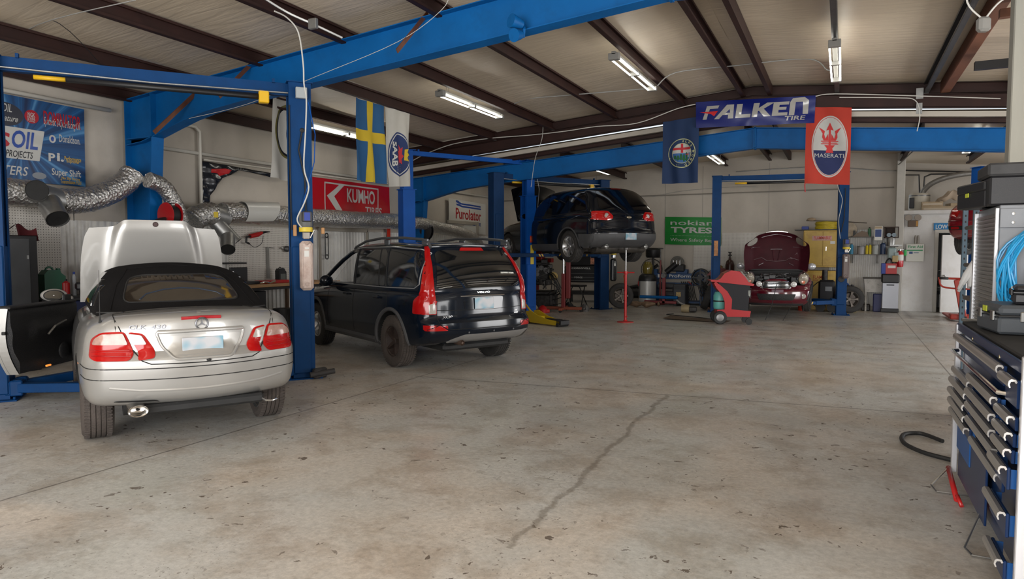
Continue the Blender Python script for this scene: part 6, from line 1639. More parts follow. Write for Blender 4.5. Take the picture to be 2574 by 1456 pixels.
# reels
def reel(c, r, w, m, name, label, ax):
    t = thing(name, label, 'hose reel', c)
    MB().lathe([(r, -w/2), (r*1.02, -w/2-.006), (r*.9, -w/2-.012), (.05, -w/2-.02), (0, -w/2-.02)], ax=ax, n=32).lathe([(r, w/2), (r*1.02, w/2+.006), (r*.9, w/2+.012), (.05, w/2+.02), (0, w/2+.02)], ax=ax, n=32).build('flanges', m, t)
    MB().lathe([(r*.78, -w/2), (r*.82, -w/4), (r*.80, 0), (r*.82, w/4), (r*.78, w/2)], ax=ax, n=28).build('wound_hose', M_rub, t)
    MB().box((0, 0, -.02), (.16, .10, .12), .02).build('bracket', M_black, t)
    return t
reel(D(428, 541, -10.0), .20, .16, mat('reel_red', (.42, .008, .012), .35, coat=.3), 'hose_reel', 'red hose reel above the raised silver bonnet', 'y')
reel(P(1066, 581, X=-10.4), .27, .10, M_black, 'hose_reel', 'black wheel-shaped hose reel beside the lift post in the far left corner', 'y')
MB_ = MB(); tag(MB().tube([D(386, 566, -9.9), D(392, 556, -9.9), D(402, 552, -9.95), D(415, 550, -9.95)], .03, 8).build('reel_arm', M_black), 'black roller arm in front of the red hose reel', 'arm')
# pipes on the wall
M_pipe = mat('painted_pipe', (.60, .57, .50), .45)
tag(MB().tube([Vector((XW+.10, 3.2, 3.94)), Vector((XW+.10, 7.35, 3.94))], .035, 10).build('wall_pipe', M_pipe), 'thick horizontal pipe above the blue oil banner', 'pipe')
tag(MB().tube([Vector((XW+.10, 8.2, 3.94)), Vector((XW+.10, 8.98, 3.94)), Vector((XW+.10, 9.08, 3.86)), Vector((XW+.10, 9.08, 2.2))], .032, 10).build('wall_pipe', M_pipe), 'vertical pipe running down left of the torn banner', 'pipe')
tag(MB().tube([Vector((XW+.18, 9.1, 3.34)), Vector((XW+.18, 12.1, 3.36)), Vector((XW+.18, 15.4, 3.40))], .018, 6).build('wall_conduit', M_pipe), 'thin conduit carrying the red and torn banners', 'conduit')
# pegboards
def peg_mat():
    m = bpy.data.materials.new('pegboard_white'); m.use_nodes = True; nt = m.node_tree; b = nt.nodes['Principled BSDF']; L = nt.links.new
    tc = nd(nt, 'ShaderNodeTexCoord'); mp = nd(nt, 'ShaderNodeMapping'); mp.inputs['Scale'].default_value = (26, 26, 26); L(tc.outputs['Object'], mp.inputs[0])
    fr = nd(nt, 'ShaderNodeVectorMath', operation='FRACTION'); L(mp.outputs[0], fr.inputs[0]); sb = nd(nt, 'ShaderNodeVectorMath', operation='SUBTRACT'); L(fr.outputs[0], sb.inputs[0]); sb.inputs[1].default_value = (.5, .5, .5)
    s3 = nd(nt, 'ShaderNodeSeparateXYZ'); L(sb.outputs[0], s3.inputs[0])
    x2 = nd(nt, 'ShaderNodeCombineXYZ'); L(s3.outputs[1], x2.inputs[0]); L(s3.outputs[2], x2.inputs[1])
    ln = nd(nt, 'ShaderNodeVectorMath', operation='LENGTH'); L(x2.outputs[0], ln.inputs[0]); lt = nd(nt, 'ShaderNodeMath', operation='LESS_THAN'); L(ln.outputs['Value'], lt.inputs[0]); lt.inputs[1].default_value = .17
    mx = nd(nt, 'ShaderNodeMix', data_type='RGBA'); L(lt.outputs[0], mx.inputs[0]); mx.inputs[6].default_value = (.55, .52, .47, 1); mx.inputs[7].default_value = (.07, .06, .05, 1); L(mx.outputs[2], b.inputs['Base Color']); b.inputs['Roughness'].default_value = .5
    return m
M_peg = peg_mat()
tag(MB().box((0, 0, 0), (.02, 1.55, 1.3)).build('pegboard', M_peg, None, (XW+.08, 5.72, 1.63)), 'white pegboard on the left wall behind the dark cabinet', 'pegboard')
tag(MB().box((0, 0, 0), (.02, 2.3, 1.15)).build('pegboard', M_peg, None, (XW+.08, 10.85, 1.56)), 'white pegboard over the wooden workbench', 'pegboard')
# dark steel cabinet with cloth
t = thing('steel_cabinet', 'tall dark steel cabinet with red cloth on top, left wall', 'cabinet', (-10.35, 5.10, 0))
MB().box((0, 0, .92), (.9, .95, 1.84), .01).build('body', M_black, t); MB().box((.452, -.03, .93), (.012, .80, 1.74), .004).build('door', mat('grey_door', (.045, .047, .050), .5, var=.15, scale=4), t)
MB().box((.462, .34, 1.55), (.02, .02, .05)).box((.462, .34, .6), (.02, .02, .05)).build('hinge', M_steel, t)
rn = random.Random(5); mb = MB()
def clothf(u, v): return (-.35+.75*v, -.45+.95*u, .07+.09*abs(math.sin(7*u+3*v))*(1-v*.5)+.03*math.sin(23*u+11*v)-(.18 if v > .93 and u > .7 else 0))
mb.grid(clothf, 30, 16); mb.grid(lambda u, v: (clothf(1-u, v)[0], clothf(1-u, v)[1], 0), 30, 16); mb.ang = 180
tag(mb.build('shop_cloth', mat('dark_red_cloth', (.09, .006, .010), .85), None, (-10.35, 5.15, 1.845)), 'crumpled dark red cloth lying on the steel cabinet', 'cloth')
# left bench with clutter
t = thing('workbench', 'low dark workbench between cabinet and raised silver bonnet', 'workbench', (-10.5, 6.6, 0))
MB().box((0, 0, .93), (.75, 1.75, .05), .008).build('top', M_black, t); MB().box((0, 0, .80), (.70, 1.7, .20), .01).build('apron', mat('navy_steel', (.006, .012, .05), .5), t)
for y in (-.8, .8):
    for x in (-.3, .3): MB().box((x, y, .36), (.06, .06, .72)).build('leg', M_black, t)
def can(x, y, z, r, h, m, name, label, cap=None, cat='bottle', taper=.45):
    t = thing(name, label, cat, (x, y, z))
    MB().lathe([(0, 0), (r, 0), (r, h*.78), (r*taper, h*.9), (r*taper, h*.93), (0, h*.93)], n=18).build('body', m, t)
    MB().lathe([(r*taper*1.15, h*.90), (r*taper*1.15, h), (0, h)], n=14).build('cap', cap or M_black, t); return t
def jug(x, y, z, w, d, h, m, name, label, cap=None, rz=0., lab=None, cat='jug'):
    t = thing(name, label, cat, (x, y, z), rz)
    mb = MB(); mb.prism([(-w/2, 0), (w/2, 0), (w/2, h*.72), (w*.30, h*.84), (w*.25, h*.95), (-w*.32, h*.95), (-w/2, h*.80)], -d/2, d/2, 'y')
    mb.torus((-w*.12, 0, h*.92), w*.18, w*.05, 'y', 18, 6); mb.build('body', m, t)
    MB().cyl((w*.28, 0, h*.82), (w*.30, 0, h), w*.10, n=12).build('cap', cap or M_black, t)
    if lab: MB().box((0, -d/2-.003, h*.38), (w*.7, .004, h*.4)).box((0, d/2+.003, h*.38), (w*.7, .004, h*.4)).build('label', lab, t)
    return t
mg, mr, my = mat('plastic_green', (.008, .10, .05), .4), mat('plastic_red', (.40, .012, .012), .4), mat('plastic_yellow', (.52, .36, .01), .45)
Bz = .957
jug(-10.45, 6.07, Bz, .30, .16, .42, mg, 'oil_jug', 'dark green oil jug on the left bench', rz=R(90), cap=mg)
can(-10.40, 6.22, Bz, .065, .26, mr, 'spray_bottle', 'squat red bottle in front of the green jug')
can(-10.30, 6.05, Bz, .05, .12, my, 'grease_pot', 'small yellow pot in front of the red bottle', cap=my)
can(-10.50, 6.42, Bz, .03, .36, mat('clear_spray', (.4, .42, .45), .3), 'spray_bottle', 'slim spray bottle with blue and red trigger', cap=M_lab_b)
t = thing('bench_vice', 'black bench vice with chrome bar on the left bench', 'vice', (-10.28, 6.50, Bz))
MB().box((0, 0, .05), (.16, .22, .10), .02).box((.0, -.02, .15), (.12, .34, .12), .03).box((0, .12, .22), (.16, .07, .10), .015).box((0, -.02, .24), (.16, .05, .08), .01).build('body', mat('vice_black', (.02, .02, .022), .5), t); MB().cyl((-.04, .22, .14), (.16, .30, .10), .010).build('bar', M_steel, t)
t = thing('cleaner_drum', 'grey and yellow canister with red rag on the left bench', 'canister', (-10.55, 6.98, Bz))
MB().lathe([(0, 0), (.10, 0), (.10, .34), (0, .34)]).build('body', my, t); MB().lathe([(.102, .26), (.102, .42), (.09, .43), (0, .43)]).build('rim', M_galv, t)
mb = MB(); mb.sphere((0, 0, .12), .12, 14, 10, 0, (1, 1.1, .8)); rn = random.Random(2); mb.v = [(x+rn.uniform(-.02, .02), y+rn.uniform(-.02, .02), max(0, z)) for x, y, z in mb.v]
MB().box((0, 0, .14), (.22, .20, .28), .03).build('parts_tub', M_black, None, (-10.52, 6.80, Bz)); tag(bpy.data.objects['parts_tub'], 'black tub under the red rag on the left bench', 'tub')
tag(mb.build('shop_rag', mat('rag_red', (.33, .01, .015), .9), None, (-10.52, 6.80, Bz+.28)), 'bright red rag heaped on the black tub', 'rag')
can(-10.25, 6.93, Bz, .05, .11, my, 'grease_pot', 'round yellow pot lying in front of the canister', cap=my)
tag(MB().tube([(-10.3, 6.95, 1.12), (-10.35, 7.35, 1.28)], [.03, .12], 14).build('exhaust_cone', M_black), 'black rubber exhaust cone beside the raised bonnet', 'exhaust cone')
# right workbench with wood edge
t = thing('workbench', 'wooden-topped workbench behind the near lift post', 'workbench', (-10.42, 10.5, 0))
MB().box((0, 0, .955), (.80, 2.9, .05), .006).build('top', mat('bench_pine', (.42, .24, .11), .6, var=.2, scale=6, stretch=(1, .1, 1)), t)
MB().box((.05, 0, .90), (.66, 2.8, .05)).box((-.1, -.9, .45), (.45, .9, .78), .01).build('apron', M_black, t)
for y in (-1.35, -.1, .65, 1.35): MB().box((.33, y, .45), (.07, .05, .9)).build('leg', mat('leg_brown', (.10, .06, .035), .7), t)
Bw = .981
t = thing('socket_case', 'open black socket case on the wooden workbench', 'case', (-10.50, 9.72, Bw)); MB().box((0, 0, .03), (.34, .42, .06), .01).build('tray', M_black, t); MB().box((-.18, 0, .18), (.05, .42, .30), .01).build('lid', M_black, t)
tag(MB().box((0, 0, .03), (.34, .62, .06), .01).build('tool_tray', mr, None, (-10.44, 10.35, Bw)), 'flat red tool tray on the wooden workbench', 'tray')
jug(-10.56, 10.72, Bw, .20, .12, .30, M_black, 'oil_jug', 'black oil bottle standing on the wooden workbench', rz=R(90), lab=mat('grey_label', (.10, .11, .10), .5))
tag(MB().tube([(-10.25, 9.85, 1.0), (-10.22, 9.95, 1.02), (-10.24, 10.1, 1.0), (-10.2, 10.2, 1.03)], [.02, .015, .016, .026], 8).build('wrench', M_chrome), 'chrome wrench lying at the edge of the wooden workbench', 'wrench')
can(-10.35, 11.1, Bw, .04, .10, M_black, 'small_pot', 'small black pot right of the black oil bottle')
can(-10.35, 11.25, Bw, .03, .06, M_black, 'small_pot', 'tiny black pot at the right end of the workbench')
t = thing('reciprocating_saw', 'red and black power saw hanging on the pegboard', 'power tool', P(638, 592, X=-10.78))
MB().tube([(0, -.10, -.02), (0, .10, .02), (0, .22, .06)], [.045, .05, .03], 12).build('body', mr, t); MB().tube([(0, -.10, -.02), (0, -.19, -.04), (0, -.20, -.14), (0, -.12, -.17)], .022, 8).build('handle', M_black, t); MB().tube([(0, .20, .05), (0, .30, .075), (0, .44, .085)], [.03, .022, .008], 8).build('nose', M_black, t); MB().tube(smooth([(0, -.12, -.17), (0, .02, -.24), (0, .2, -.16), (0, .25, 0)]), .006, 5).build('cord', M_rub, t)
tag(MB().tube([P(672, 622, X=-10.86), P(674, 700, X=-10.86)], .05, 6, squash=.12).build('long_tool', M_galv), 'long grey steel tool hanging down on the pegboard', 'tool')
tag(MB().tube([P(667, 622, X=-10.84), P(672, 622, X=-10.84), P(690, 624, X=-10.84)], .008, 5).build('peg_hook', M_steel), 'wire hook above the long grey tool', 'hook')
t = thing('air_tool', 'dark air tool hanging on a peg next to the near lift post', 'power tool', P(721, 626, X=-10.84)); MB().sphere((0, 0, 0), .07, 12, 8, 0, (.8, 1.2, 1)).build('body', mat('dark_metal', (.10, .10, .10), .4, metal=.6), t); MB().tube([(0, -.05, 0), (0, -.17, .03)], .02, 8).build('nose', M_steel, t)
tag(MB().box((0, 0, 0), (.35, .62, .03), .01).build('wall_bracket_shelf', M_black, None, P(573, 662, X=-10.6)), 'small black shelf above the wooden workbench', 'shelf')
tag(MB().lathe([(0, 0), (.17, 0), (.19, .5), (.20, .50), (.20, .52), (0, .52)], n=24).build('waste_bin', M_black, None, (-9.75, 9.95, 0)), 'black waste bin by the silver convertible right side', 'bin')
# sliding door and frames beyond the bench
M_fr = mat('frame_beige', (.36, .33, .28), .5, metal=.3)
tag(MB().box((0, 0, 2.14), (.05, 1.75, .09), .005).box((0, -.87, 1.1), (.05, .05, 2.1)).box((0, .87, 1.1), (.05, .05, 2.1)).build('door_track', M_fr, None, (XW+.12, 13.15, 0)), 'beige sliding door track on the ribbed wall right of the near lift post', 'door track')
tag(MB().box((0, 0, 1.05), (.04, .50, 2.1), .004).build('wall_panel', mat('pale_panel', (.50, .50, .48), .5), None, (XW+.10, 14.35, 0)), 'flat pale panel in the ribbed wall above the estate roof', 'panel')
tag(MB().box((0, 0, 0), (.01, .14, .50)).build('wall_label', M_lab_r, None, P(977, 590, X=-10.86)), 'narrow red label on the ribbed wall above the estate roof', 'label')
tag(MB().torus((0, 0, 0), .05, .012, 'x', 18, 6).tube([(0, -.05, 0), (0, -.05, -.5)], .012, 6).tube([(0, .05, 0), (0, .05, -.5)], .012, 6).torus((0, 0, -.5), .05, .012, 'x', 18, 6).build('hanging_chain', mat('chain_black', (.03, .03, .03), .5, metal=.5), None, P(821, 592, X=-10.82)), 'dark chain loop hanging left of the estate front window', 'chain')
tag(MB().box((0, 0, 0), (.05, 1.9, .10), .005).box((0, .9, -.2), (.06, .12, .5), .01).box((0, -.5, -.09), (.05, 1.0, .03)).build('gate_latch_rail', M_fr, None, P(1165, 560, X=-10.84)), 'beige door rail with latch under the white corner banner', 'rail')
# wires across the roof
def wire(pts, label, r=.006, m=M_wire, name='roof_wire', cat='wire'): return tag(MB().tube(smooth(pts), r, 5).build(name, m), label, cat)
wire([P(0, 10, Y=5.0), P(150, 60, Y=5.4), P(260, 170, Y=6.2), P(300, 215, Y=6.8)], 'slack wire running down from the top left corner', .005, M_black)
wire([P(0, 128, Y=6.0), P(95, 62, Y=5.2), P(340, 0, Y=4.6)], 'thin wire slanting up across the upper left', .006)
wire([P(475, 298, Y=7.4), P(620, 262, Y=7.45), P(800, 190, Y=7.4), P(1000, 105, Y=7.3), P(1110, 25, Y=7.2), P(1130, -20, Y=7.2)], 'pale wire sagging along the near blue rafter', .004, M_cord)
wire([P(1290, 262, Y=13.1), P(1330, 248, Y=13.0), P(1420, 240, Y=12.95), P(1600, 225, Y=12.9), P(1650, 222, Y=12.8)], 'grey conduit linking the two middle strip lights', .012)
wire([P(1652, 216, Y=12.8), P(1700, 182, Y=12.9), P(1850, 165, Y=13.2), P(2030, 148, Y=13.4), P(2078, 175, Y=13.5), P(2090, 176, Y=13.5)], 'grey conduit leading to the rightmost strip light', .012)
wire([P(1035, 405, Y=15.1), P(1075, 385, Y=15.1), P(1140, 362, Y=15.1), P(1230, 348, Y=15.1), P(1330, 340, Y=15.1), P(1420, 330, Y=15.1), P(1500, 318, Y=15.1), P(1600, 310, Y=15.1), P(1700, 274, Y=15.1), P(1748, 262, Y=15.1)], 'white cable looped along the brown end beam', .012, M_cord)
wire([P(2050, 242, Y=15.1), P(2100, 236, Y=15.1), P(2300, 241, Y=15.1), P(2515, 248, Y=15.1)], 'white cable on the end beam right of the tire banner', .010, M_cord)
wire([P(2110, 245, Y=15.08), P(2250, 246, Y=15.08), P(2300, 252, Y=15.08), P(2312, 290, Y=15.1), P(2305, 330, Y=15.2)], 'second white cable turning down at the metal bracket', .009, M_cord)
wire([P(640, -20, Y=6.0), P(720, 30, Y=6.3), P(790, 62, Y=6.5), P(860, 95, Y=6.8)], 'grey conduit along the purlin at the top centre', .016, M_galv)
tag(MB().box((0, 0, 0), (.12, .05, .12), .006).build('junction_box', M_galv, None, P(787, 60, Y=6.45)), 'small grey junction box on the purlin at the top centre', 'junction box')
wire([P(1365, 310, Y=15.0), P(1362, 350, Y=15.0), P(1345, 400, Y=15.1), P(1335, 470, Y=15.2)], 'thin drop cord from the end beam to the bright blue lift', .006, M_cord)
wire([P(1085, -5, Y=8.0), P(1110, 40, Y=8.2), P(1125, 85, Y=8.1)], 'thin black cord at the top centre behind the rafter', .005, M_black)
t = thing('floodlight', 'blue twin floodlight clamped to the near blue rafter', 'light fixture', P(1312, 62, Y=7.55)); MB().tube([(0, 0, 0), (-.08, -.14, .02)], [.05, .085], 18).build('lamp_head', M_bluebeam, t); MB().tube([(-.02, 0, -.12), (-.05, -.12, -.15)], [.05, .08], 18).build('lamp_head', M_bluebeam, t); MB().tube([(0, .06, .02), (.03, 0, -.06), (0, .04, -.14)], .018, 8).build('bracket', M_bluebeam, t)
t = thing('security_light', 'white twin spotlight hanging from cords at the top right', 'light fixture', P(2472, 62, Y=7.0)); MB().box((0, 0, 0), (.10, .08, .12), .02, .4).build('housing', M_fix, t); MB().tube(smooth([(-.02, 0, .06), (-.12, 0, .2), (-.14, 0, .45)]), .008, 5).tube(smooth([(.02, 0, .06), (.12, 0, .18), (.3, 0, .26)]), .008, 5).build('cord', M_cord, t)
tag(MB().box((0, 0, 0), (.12, .012, .20)).box((0, 0, -.28), (.10, .012, .2)).build('beam_bracket', M_galv, None, P(2312, 235, Y=15.2)), 'galvanised bracket plate on the brown end beam at the right', 'bracket')
mb = MB(); 
tag(MB().box((0, 0, 0), (.16, 7.8, .22), .01).build('timber_beam', mat('old_timber', (.13, .045, .02), .7, var=.3, scale=5, stretch=(1, .2, 1)), None, (1.64, 11.3, 4.70)), 'reddish timber beam beside the grey purlin at the upper right', 'beam')
tag(MB().box((0, 0, 0), (2.2, .10, .10)).build('timber_brace', mat('old_timber', (.13, .045, .02), .7), None, (2.7, 10.0, 4.45)), 'short reddish timber cross brace at the upper right', 'beam')
tag(MB().box((0, 0, 0), (2.2, .10, .12)).build('timber_brace', M_black, None, (2.8, 12.4, 4.40)), 'black cross brace behind the timber at the upper right', 'beam')
# ================================================================== far end of the hall
def torc(name, label, c, r, w, tilt=0., rz=0., rim=M_alu, group=None):
    t = thing(name, label, 'wheel', c, rot=(tilt, 0, rz), group=group); wh = wheel(t, (0, 0, 0), r, w, r*.60, 'five', -1, M_tire, rim); return t
# --- under the lifted crossover
torc('spare_wheel', 'tire with dull alloy rim leaning on the lift post below the crossover', (-5.66, 18.75, .36), .36, .24, R(0), R(112), mat('dull_alloy', (.16, .14, .12), .5, metal=.6))
t = thing('tool_chest', 'black tool chest with white lettering behind the lift post under the crossover', 'tool chest', (-7.35, 20.6, 0), R(4))
MB().box((0, 0, .90), (1.25, .60, .52), .02).build('upper_chest', M_black, t); MB().box((0, 0, 1.31), (1.10, .50, .30), .03).build('lid_chest', M_black, t); MB().box((0, 0, .30), (1.2, .58, .10)).build('rail', M_black, t)
for k, z in enumerate((.70, .80, .92)): MB().box((0, -.31, z), (1.1, .02, .012)).build('drawer_pull', M_steel, t)
MR = Matrix.Rotation(R(90), 4, 'X')
lettering('chest_lettering', 'CORNWELL', Matrix.Translation((-.40, -.305, 1.06)) @ MR, .62, .05, M_lab_w, t); lettering('sticker_lettering', 'FORCE', Matrix.Translation((-.30, -.31, .77)) @ MR, .26, .05, M_lab_w, t)
MB().box((.28, -.252, 1.33), (.16, .006, .24)).build('flame_sticker', mat('sticker_orange', (.45, .20, .12), .5, var=.6, scale=25), t)
for x in (-.5, .5): MB().cyl((x, 0, .25), (x, 0, 0), .05, n=12).build('castor', M_rub, t)
# red transmission jack
t = thing('transmission_jack', 'tall dark red transmission jack under the rear wheel of the crossover', 'jack', (-6.75, 17.1, 0), R(10))
mr_dk = mat('jack_dark_red', (.16, .008, .008), .45, coat=.2)
MB().box((0, 0, .55), (.10, .12, .95), .01).build('cylinder_tower', mr_dk, t); MB().cyl((0, 0, .9), (0, 0, 1.42), .025).build('ram', M_chrome, t); MB().box((.12, .05, .85), (.12, .12, 1.0), .015).build('tower', mr_dk, t)
MB().box((0, 0, .09), (1.0, .09, .08), .01).box((0, 0, .09), (.09, .9, .07), .01).build('base', mat('rust_red', (.22, .05, .02), .6), t)
for x, y in ((.48, 0), (-.48, 0), (0, .42), (0, -.42)): MB().cyl((x, y-.02, .04), (x, y+.02, .04), .04, n=14).build('castor', M_rub, t)
# engine on a stand with its harness
rn = random.Random(11)
t = thing('engine_block', 'bare engine with gearbox standing on a stand left of the dark red jack', 'engine', (-7.75, 17.9, 0), R(15))
M_eng = mat('engine_grime', (.045, .042, .040), .5, metal=.5, var=.5, scale=14); M_engl = mat('cast_alloy', (.16, .155, .15), .45, metal=.6, var=.4, scale=18)
mb = MB(); mb.box((0, 0, .95), (.55, .6, .55), .05); mb.box((0, 0, 1.27), (.42, .55, .14), .04)
for i in range(26): mb.box((rn.uniform(-.34, .34), rn.uniform(-.36, .2), rn.uniform(.6, 1.35)), (rn.uniform(.05, .18), rn.uniform(.05, .18), rn.uniform(.04, .16)), .015, rn.uniform(0, 1))
mb.build('block', M_eng, t)
mb = MB()
for i in range(12):
    a = Vector((rn.uniform(-.3, .3), rn.uniform(-.42, -.1), rn.uniform(.65, 1.3))); mb.tube([a, a+Vector((rn.uniform(-.2, .2), rn.uniform(-.1, 0), rn.uniform(-.15, .15))), a+Vector((rn.uniform(-.3, .3), -.05, rn.uniform(-.3, .1)))], .02, 7)
for i in range(7): a = (rn.uniform(-.25, .25), -.38, rn.uniform(.7, 1.2)); mb.lathe([(0, -.03), (.07, -.03), (.08, 0), (0, 0)], a, 'y', 16)
mb.build('manifold', M_engl, t); MB().lathe([(0, -.03), (.12, -.02), (.12, .02), (0, .02)], (.40, -.30, .92), 'y', 22).build('pulley', mat('brass_pulley', (.22, .15, .05), .4, metal=.7), t)
mb = MB()
for i in range(9):
    a = Vector((rn.uniform(.1, .4), -.35, rn.uniform(.7, 1.1))); mb.tube(smooth([a, a+Vector((.15, -.1, -.1)), a+Vector((rn.uniform(.1, .4), -.1, -.5)), a+Vector((rn.uniform(-.1, .3), 0, -.62))], 4), .012, 5)
mb.build('wiring', M_rub, t); mb = MB(); mb.box((0, 0, .45), (.8, .8, .10), .02); mb.box((0, 0, .20), (.9, .5, .40), .03)
for s_ in (-1, 1): mb.box((s_*.34, 0, .25), (.08, .7, .5), .01)
mb.build('stand', M_eng, t); MB().box((-.45, -.1, 1.25), (.10, .7, .75), .02).build('radiator', M_black, t)
t = thing('hoist_head', 'red hoist head with grey latch above the bare engine', 'hoist', (-8.0, 18.2, 1.36)); MB().box((0, 0, .18), (.38, .25, .36), .02).build('body', mat('hoist_red', (.30, .015, .01), .5), t); MB().tube([(-.15, -.14, .35), (-.05, -.16, .1), (-.12, -.16, -.02)], .03, 8).build('latch', M_engl, t); MB().box((.30, -.05, .0), (.5, .10, .12), .01, R(-20)).build('arm', mat('hoist_red', (.30, .015, .01), .5), t); MB().box((0, 0, -.68), (.08, .08, 1.36)).build('post', mr_dk, t)
# clutter on the floor there: each a thing
for i, (x, y, l, m_) in enumerate(((-7.1, 16.5, 'small red bottle jack on the floor beside the dark red jack', mr), (-7.35, 16.2, 'black gearbox cover lying in front of the bare engine', M_eng), (-6.25, 17.4, 'steel bracket lying right of the dark red jack', M_engl), (-7.5, 16.8, 'pale plastic tub under the bare engine', mat('tub_tan', (.35, .28, .18), .6)), (-6.9, 17.9, 'black plastic engine shroud behind the dark red jack', M_black))):
    mb = MB(); mb.lathe([(0, 0), (.12, 0), (.13, .10), (.09, .16), (.03, .20), (0, .2)], (0, 0, 0), 'z', 12); mb.box((.10, .03, .05), (.16, .10, .10), .02, .5); mb.cyl((-.08, 0, .08), (-.25, .05, .04), .025)
    tag(mb.build('car_part', m_, None, (x, y, 0), (0, 0, i*1.1)), l, 'car part', None)
t = thing('drive_shaft_rack', 'black folding work stand behind the dark red jack', 'stand', (-6.95, 18.6, 0), R(-10)); MB().box((0, 0, .62), (.5, .4, .05), .01).build('top', M_black, t)
for sx in (-1, 1):
    for sy in (-1, 1): MB().tube([(sx*.2, sy*.15, .6), (sx*.28, -sy*.2, 0)], .015, 6).build('leg', M_black, t)
# yellow trolley jack by the bright lift
t = thing('trolley_jack', 'yellow and black trolley jack on the floor behind the estate', 'jack', (-5.95, 13.9, 0), R(-24))
MB().prism([(-.45, .03), (.62, .03), (.62, .12), (.25, .14), (-.05, .20), (-.30, .30), (-.45, .28)], -.13, -.11, 'y').prism([(-.45, .03), (.62, .03), (.62, .12), (.25, .14), (-.05, .20), (-.30, .30), (-.45, .28)], .11, .13, 'y').box((-.2, 0, .12), (.3, .2, .12), .02).build('frame', my, t)
MB().box((.30, 0, .12), (.5, .12, .06), .01).box((.60, 0, .09), (.16, .26, .10), .01).build('lift_arm', M_black, t)
for x in (-.38, .58): MB().cyl((x, -.15, .04), (x, .15, .04), .045, n=16).build('axle_wheels', M_rub, t)
MB().tube([(-.36, 0, .2), (-.62, .0, .42)], .02, 8).build('handle_socket', my, t)
# red under-hoist stand touching the crossover
t = thing('support_stand', 'slim bright red support stand propping the tail of the crossover', 'jack stand', (-4.46, 15.16, 0))
rs = mat('stand_red', (.45, .012, .012), .4, coat=.2)
MB().lathe([(0, 0), (.19, 0), (.19, .012), (.05, .03), (.035, .06), (0, .06)], n=28).build('foot', rs, t); MB().cyl((0, 0, .03), (0, 0, 1.12), .030).build('tube', rs, t); MB().cyl((-.20, 0, 1.14), (.20, 0, 1.14), .014).lathe([(.045, 1.10), (.05, 1.13), (.045, 1.17), (0, 1.17)]).build('screw_handle', rs, t); MB().cyl((0, 0, 1.15), (0, 0, 1.66), .017).build('screw', M_steel, t); MB().lathe([(0, 1.64), (.05, 1.66), (.055, 1.70), (0, 1.70)]).build('saddle', M_engl, t)
MB().sphere((.04, -.03, .13), .018, 8, 6).build('latch_knob', rs, t)
# drum with funnel, fan, exhaust, orange bar
t = thing('waste_oil_drain', 'white oil drain drum with amber bowl behind the red support stand', 'drum', (-5.32, 20.4, .06))
MB().lathe([(0, 0), (.26, 0), (.26, .70), (0, .70)], n=32).build('drum', mat('drum_white', (.50, .50, .48), .4, metal=.2), t); MB().lathe([(.27, .66), (.27, .72), (.25, .80), (.20, .86), (0, .88)], n=30).build('lid', M_black, t); MB().lathe([(.13, .88), (.15, 1.0), (.15, 1.14), (.08, 1.24), (0, 1.25)], n=24).build('bowl', mat('amber_bowl', (.16, .12, .02), .15, coat=.6), t); MB().box((-.18, -.185, .40), (.03, .015, .5), .004, R(45)).build('level_gauge', M_black, t); MB().torus((-.255, -.05, .58), .07, .015, 'x', 18, 6).build('red_emblem', mr, t); MB().lathe([(0, -.04), (.30, -.04), (.30, .02), (0, .02)], n=24).build('base_tray', M_black, t)
t = thing('floor_fan', 'black round fan with wire guard behind the oil drum', 'fan', (-5.35, 21.0, 1.05))
mb = MB()
for r_ in (.08, .16, .24, .32): mb.torus((0, -.05-.03*(1-r_/.32), 0), r_, .005, 'y', 30, 5)
for k in range(16): a = 2*PI*k/16; mb.tube([(0, -.09, 0), (.32*math.cos(a), -.05, .32*math.sin(a))], .003, 4)
mb.torus((0, 0, 0), .33, .010, 'y', 32, 6); mb.build('guard', mat('guard_black', (.03, .03, .03), .5, metal=.4), t); MB().box((0, .04, 0), (.06, .06, .06)).tube([(0, .0, 0), (.2, -.01, .15)], .05, 8, squash=.2).tube([(0, .0, 0), (-.2, -.01, .12)], .05, 8, squash=.2).tube([(0, 0, 0), (0, -.01, -.25)], .05, 8, squash=.2).build('blades', M_black, t); MB().box((0, .08, -.75), (.10, .05, .6)).box((0, .08, -1.03), (.6, .3, .04), .01).build('post', M_black, t)
tag(MB().lathe([(0, 0), (.20, 0), (.23, .05), (.23, .24), (.16, .30), (0, .30)], n=26).cyl((0, 0, -1.4), (0, 0, 0), .03).build('drain_funnel', M_black, None, (-5.28, 20.9, 1.42)), 'black oil catch bowl on a pole behind the red support stand', 'funnel')
t = thing('pole_jack', 'thin dark red pole jack right of the oil drum', 'jack stand', (-4.98, 20.6, 0)); MB().cyl((0, 0, .0), (0, 0, 1.35), .025).build('tube', mr_dk, t); MB().cyl((0, 0, 1.3), (0, 0, 1.70), .015).cyl((-.08, 0, 1.70), (.08, 0, 1.70), .02).build('screw', M_engl, t); MB().lathe([(0, 0), (.16, 0), (.04, .04), (0, .04)]).build('foot', mr_dk, t)
MBx = MB(); MBx.tube([(-.45, 0, .10), (-.2, .0, .09), (-.05, 0, .11), (.1, 0, .09), (.35, .05, .12)], [.05, .09, .045, .10, .03], 12); MBx.lathe([(.06, 0), (.07, .03), (.05, .05)], (.42, .05, .12), 'x', 14)
tag(MBx.build('exhaust_section', mat('rusty_exhaust', (.20, .13, .08), .6, metal=.4, var=.4, scale=12), None, (-5.15, 19.3, 0), (0, 0, R(-8))), 'rusty exhaust section with catalyst lying on the floor before the oil drum', 'exhaust')
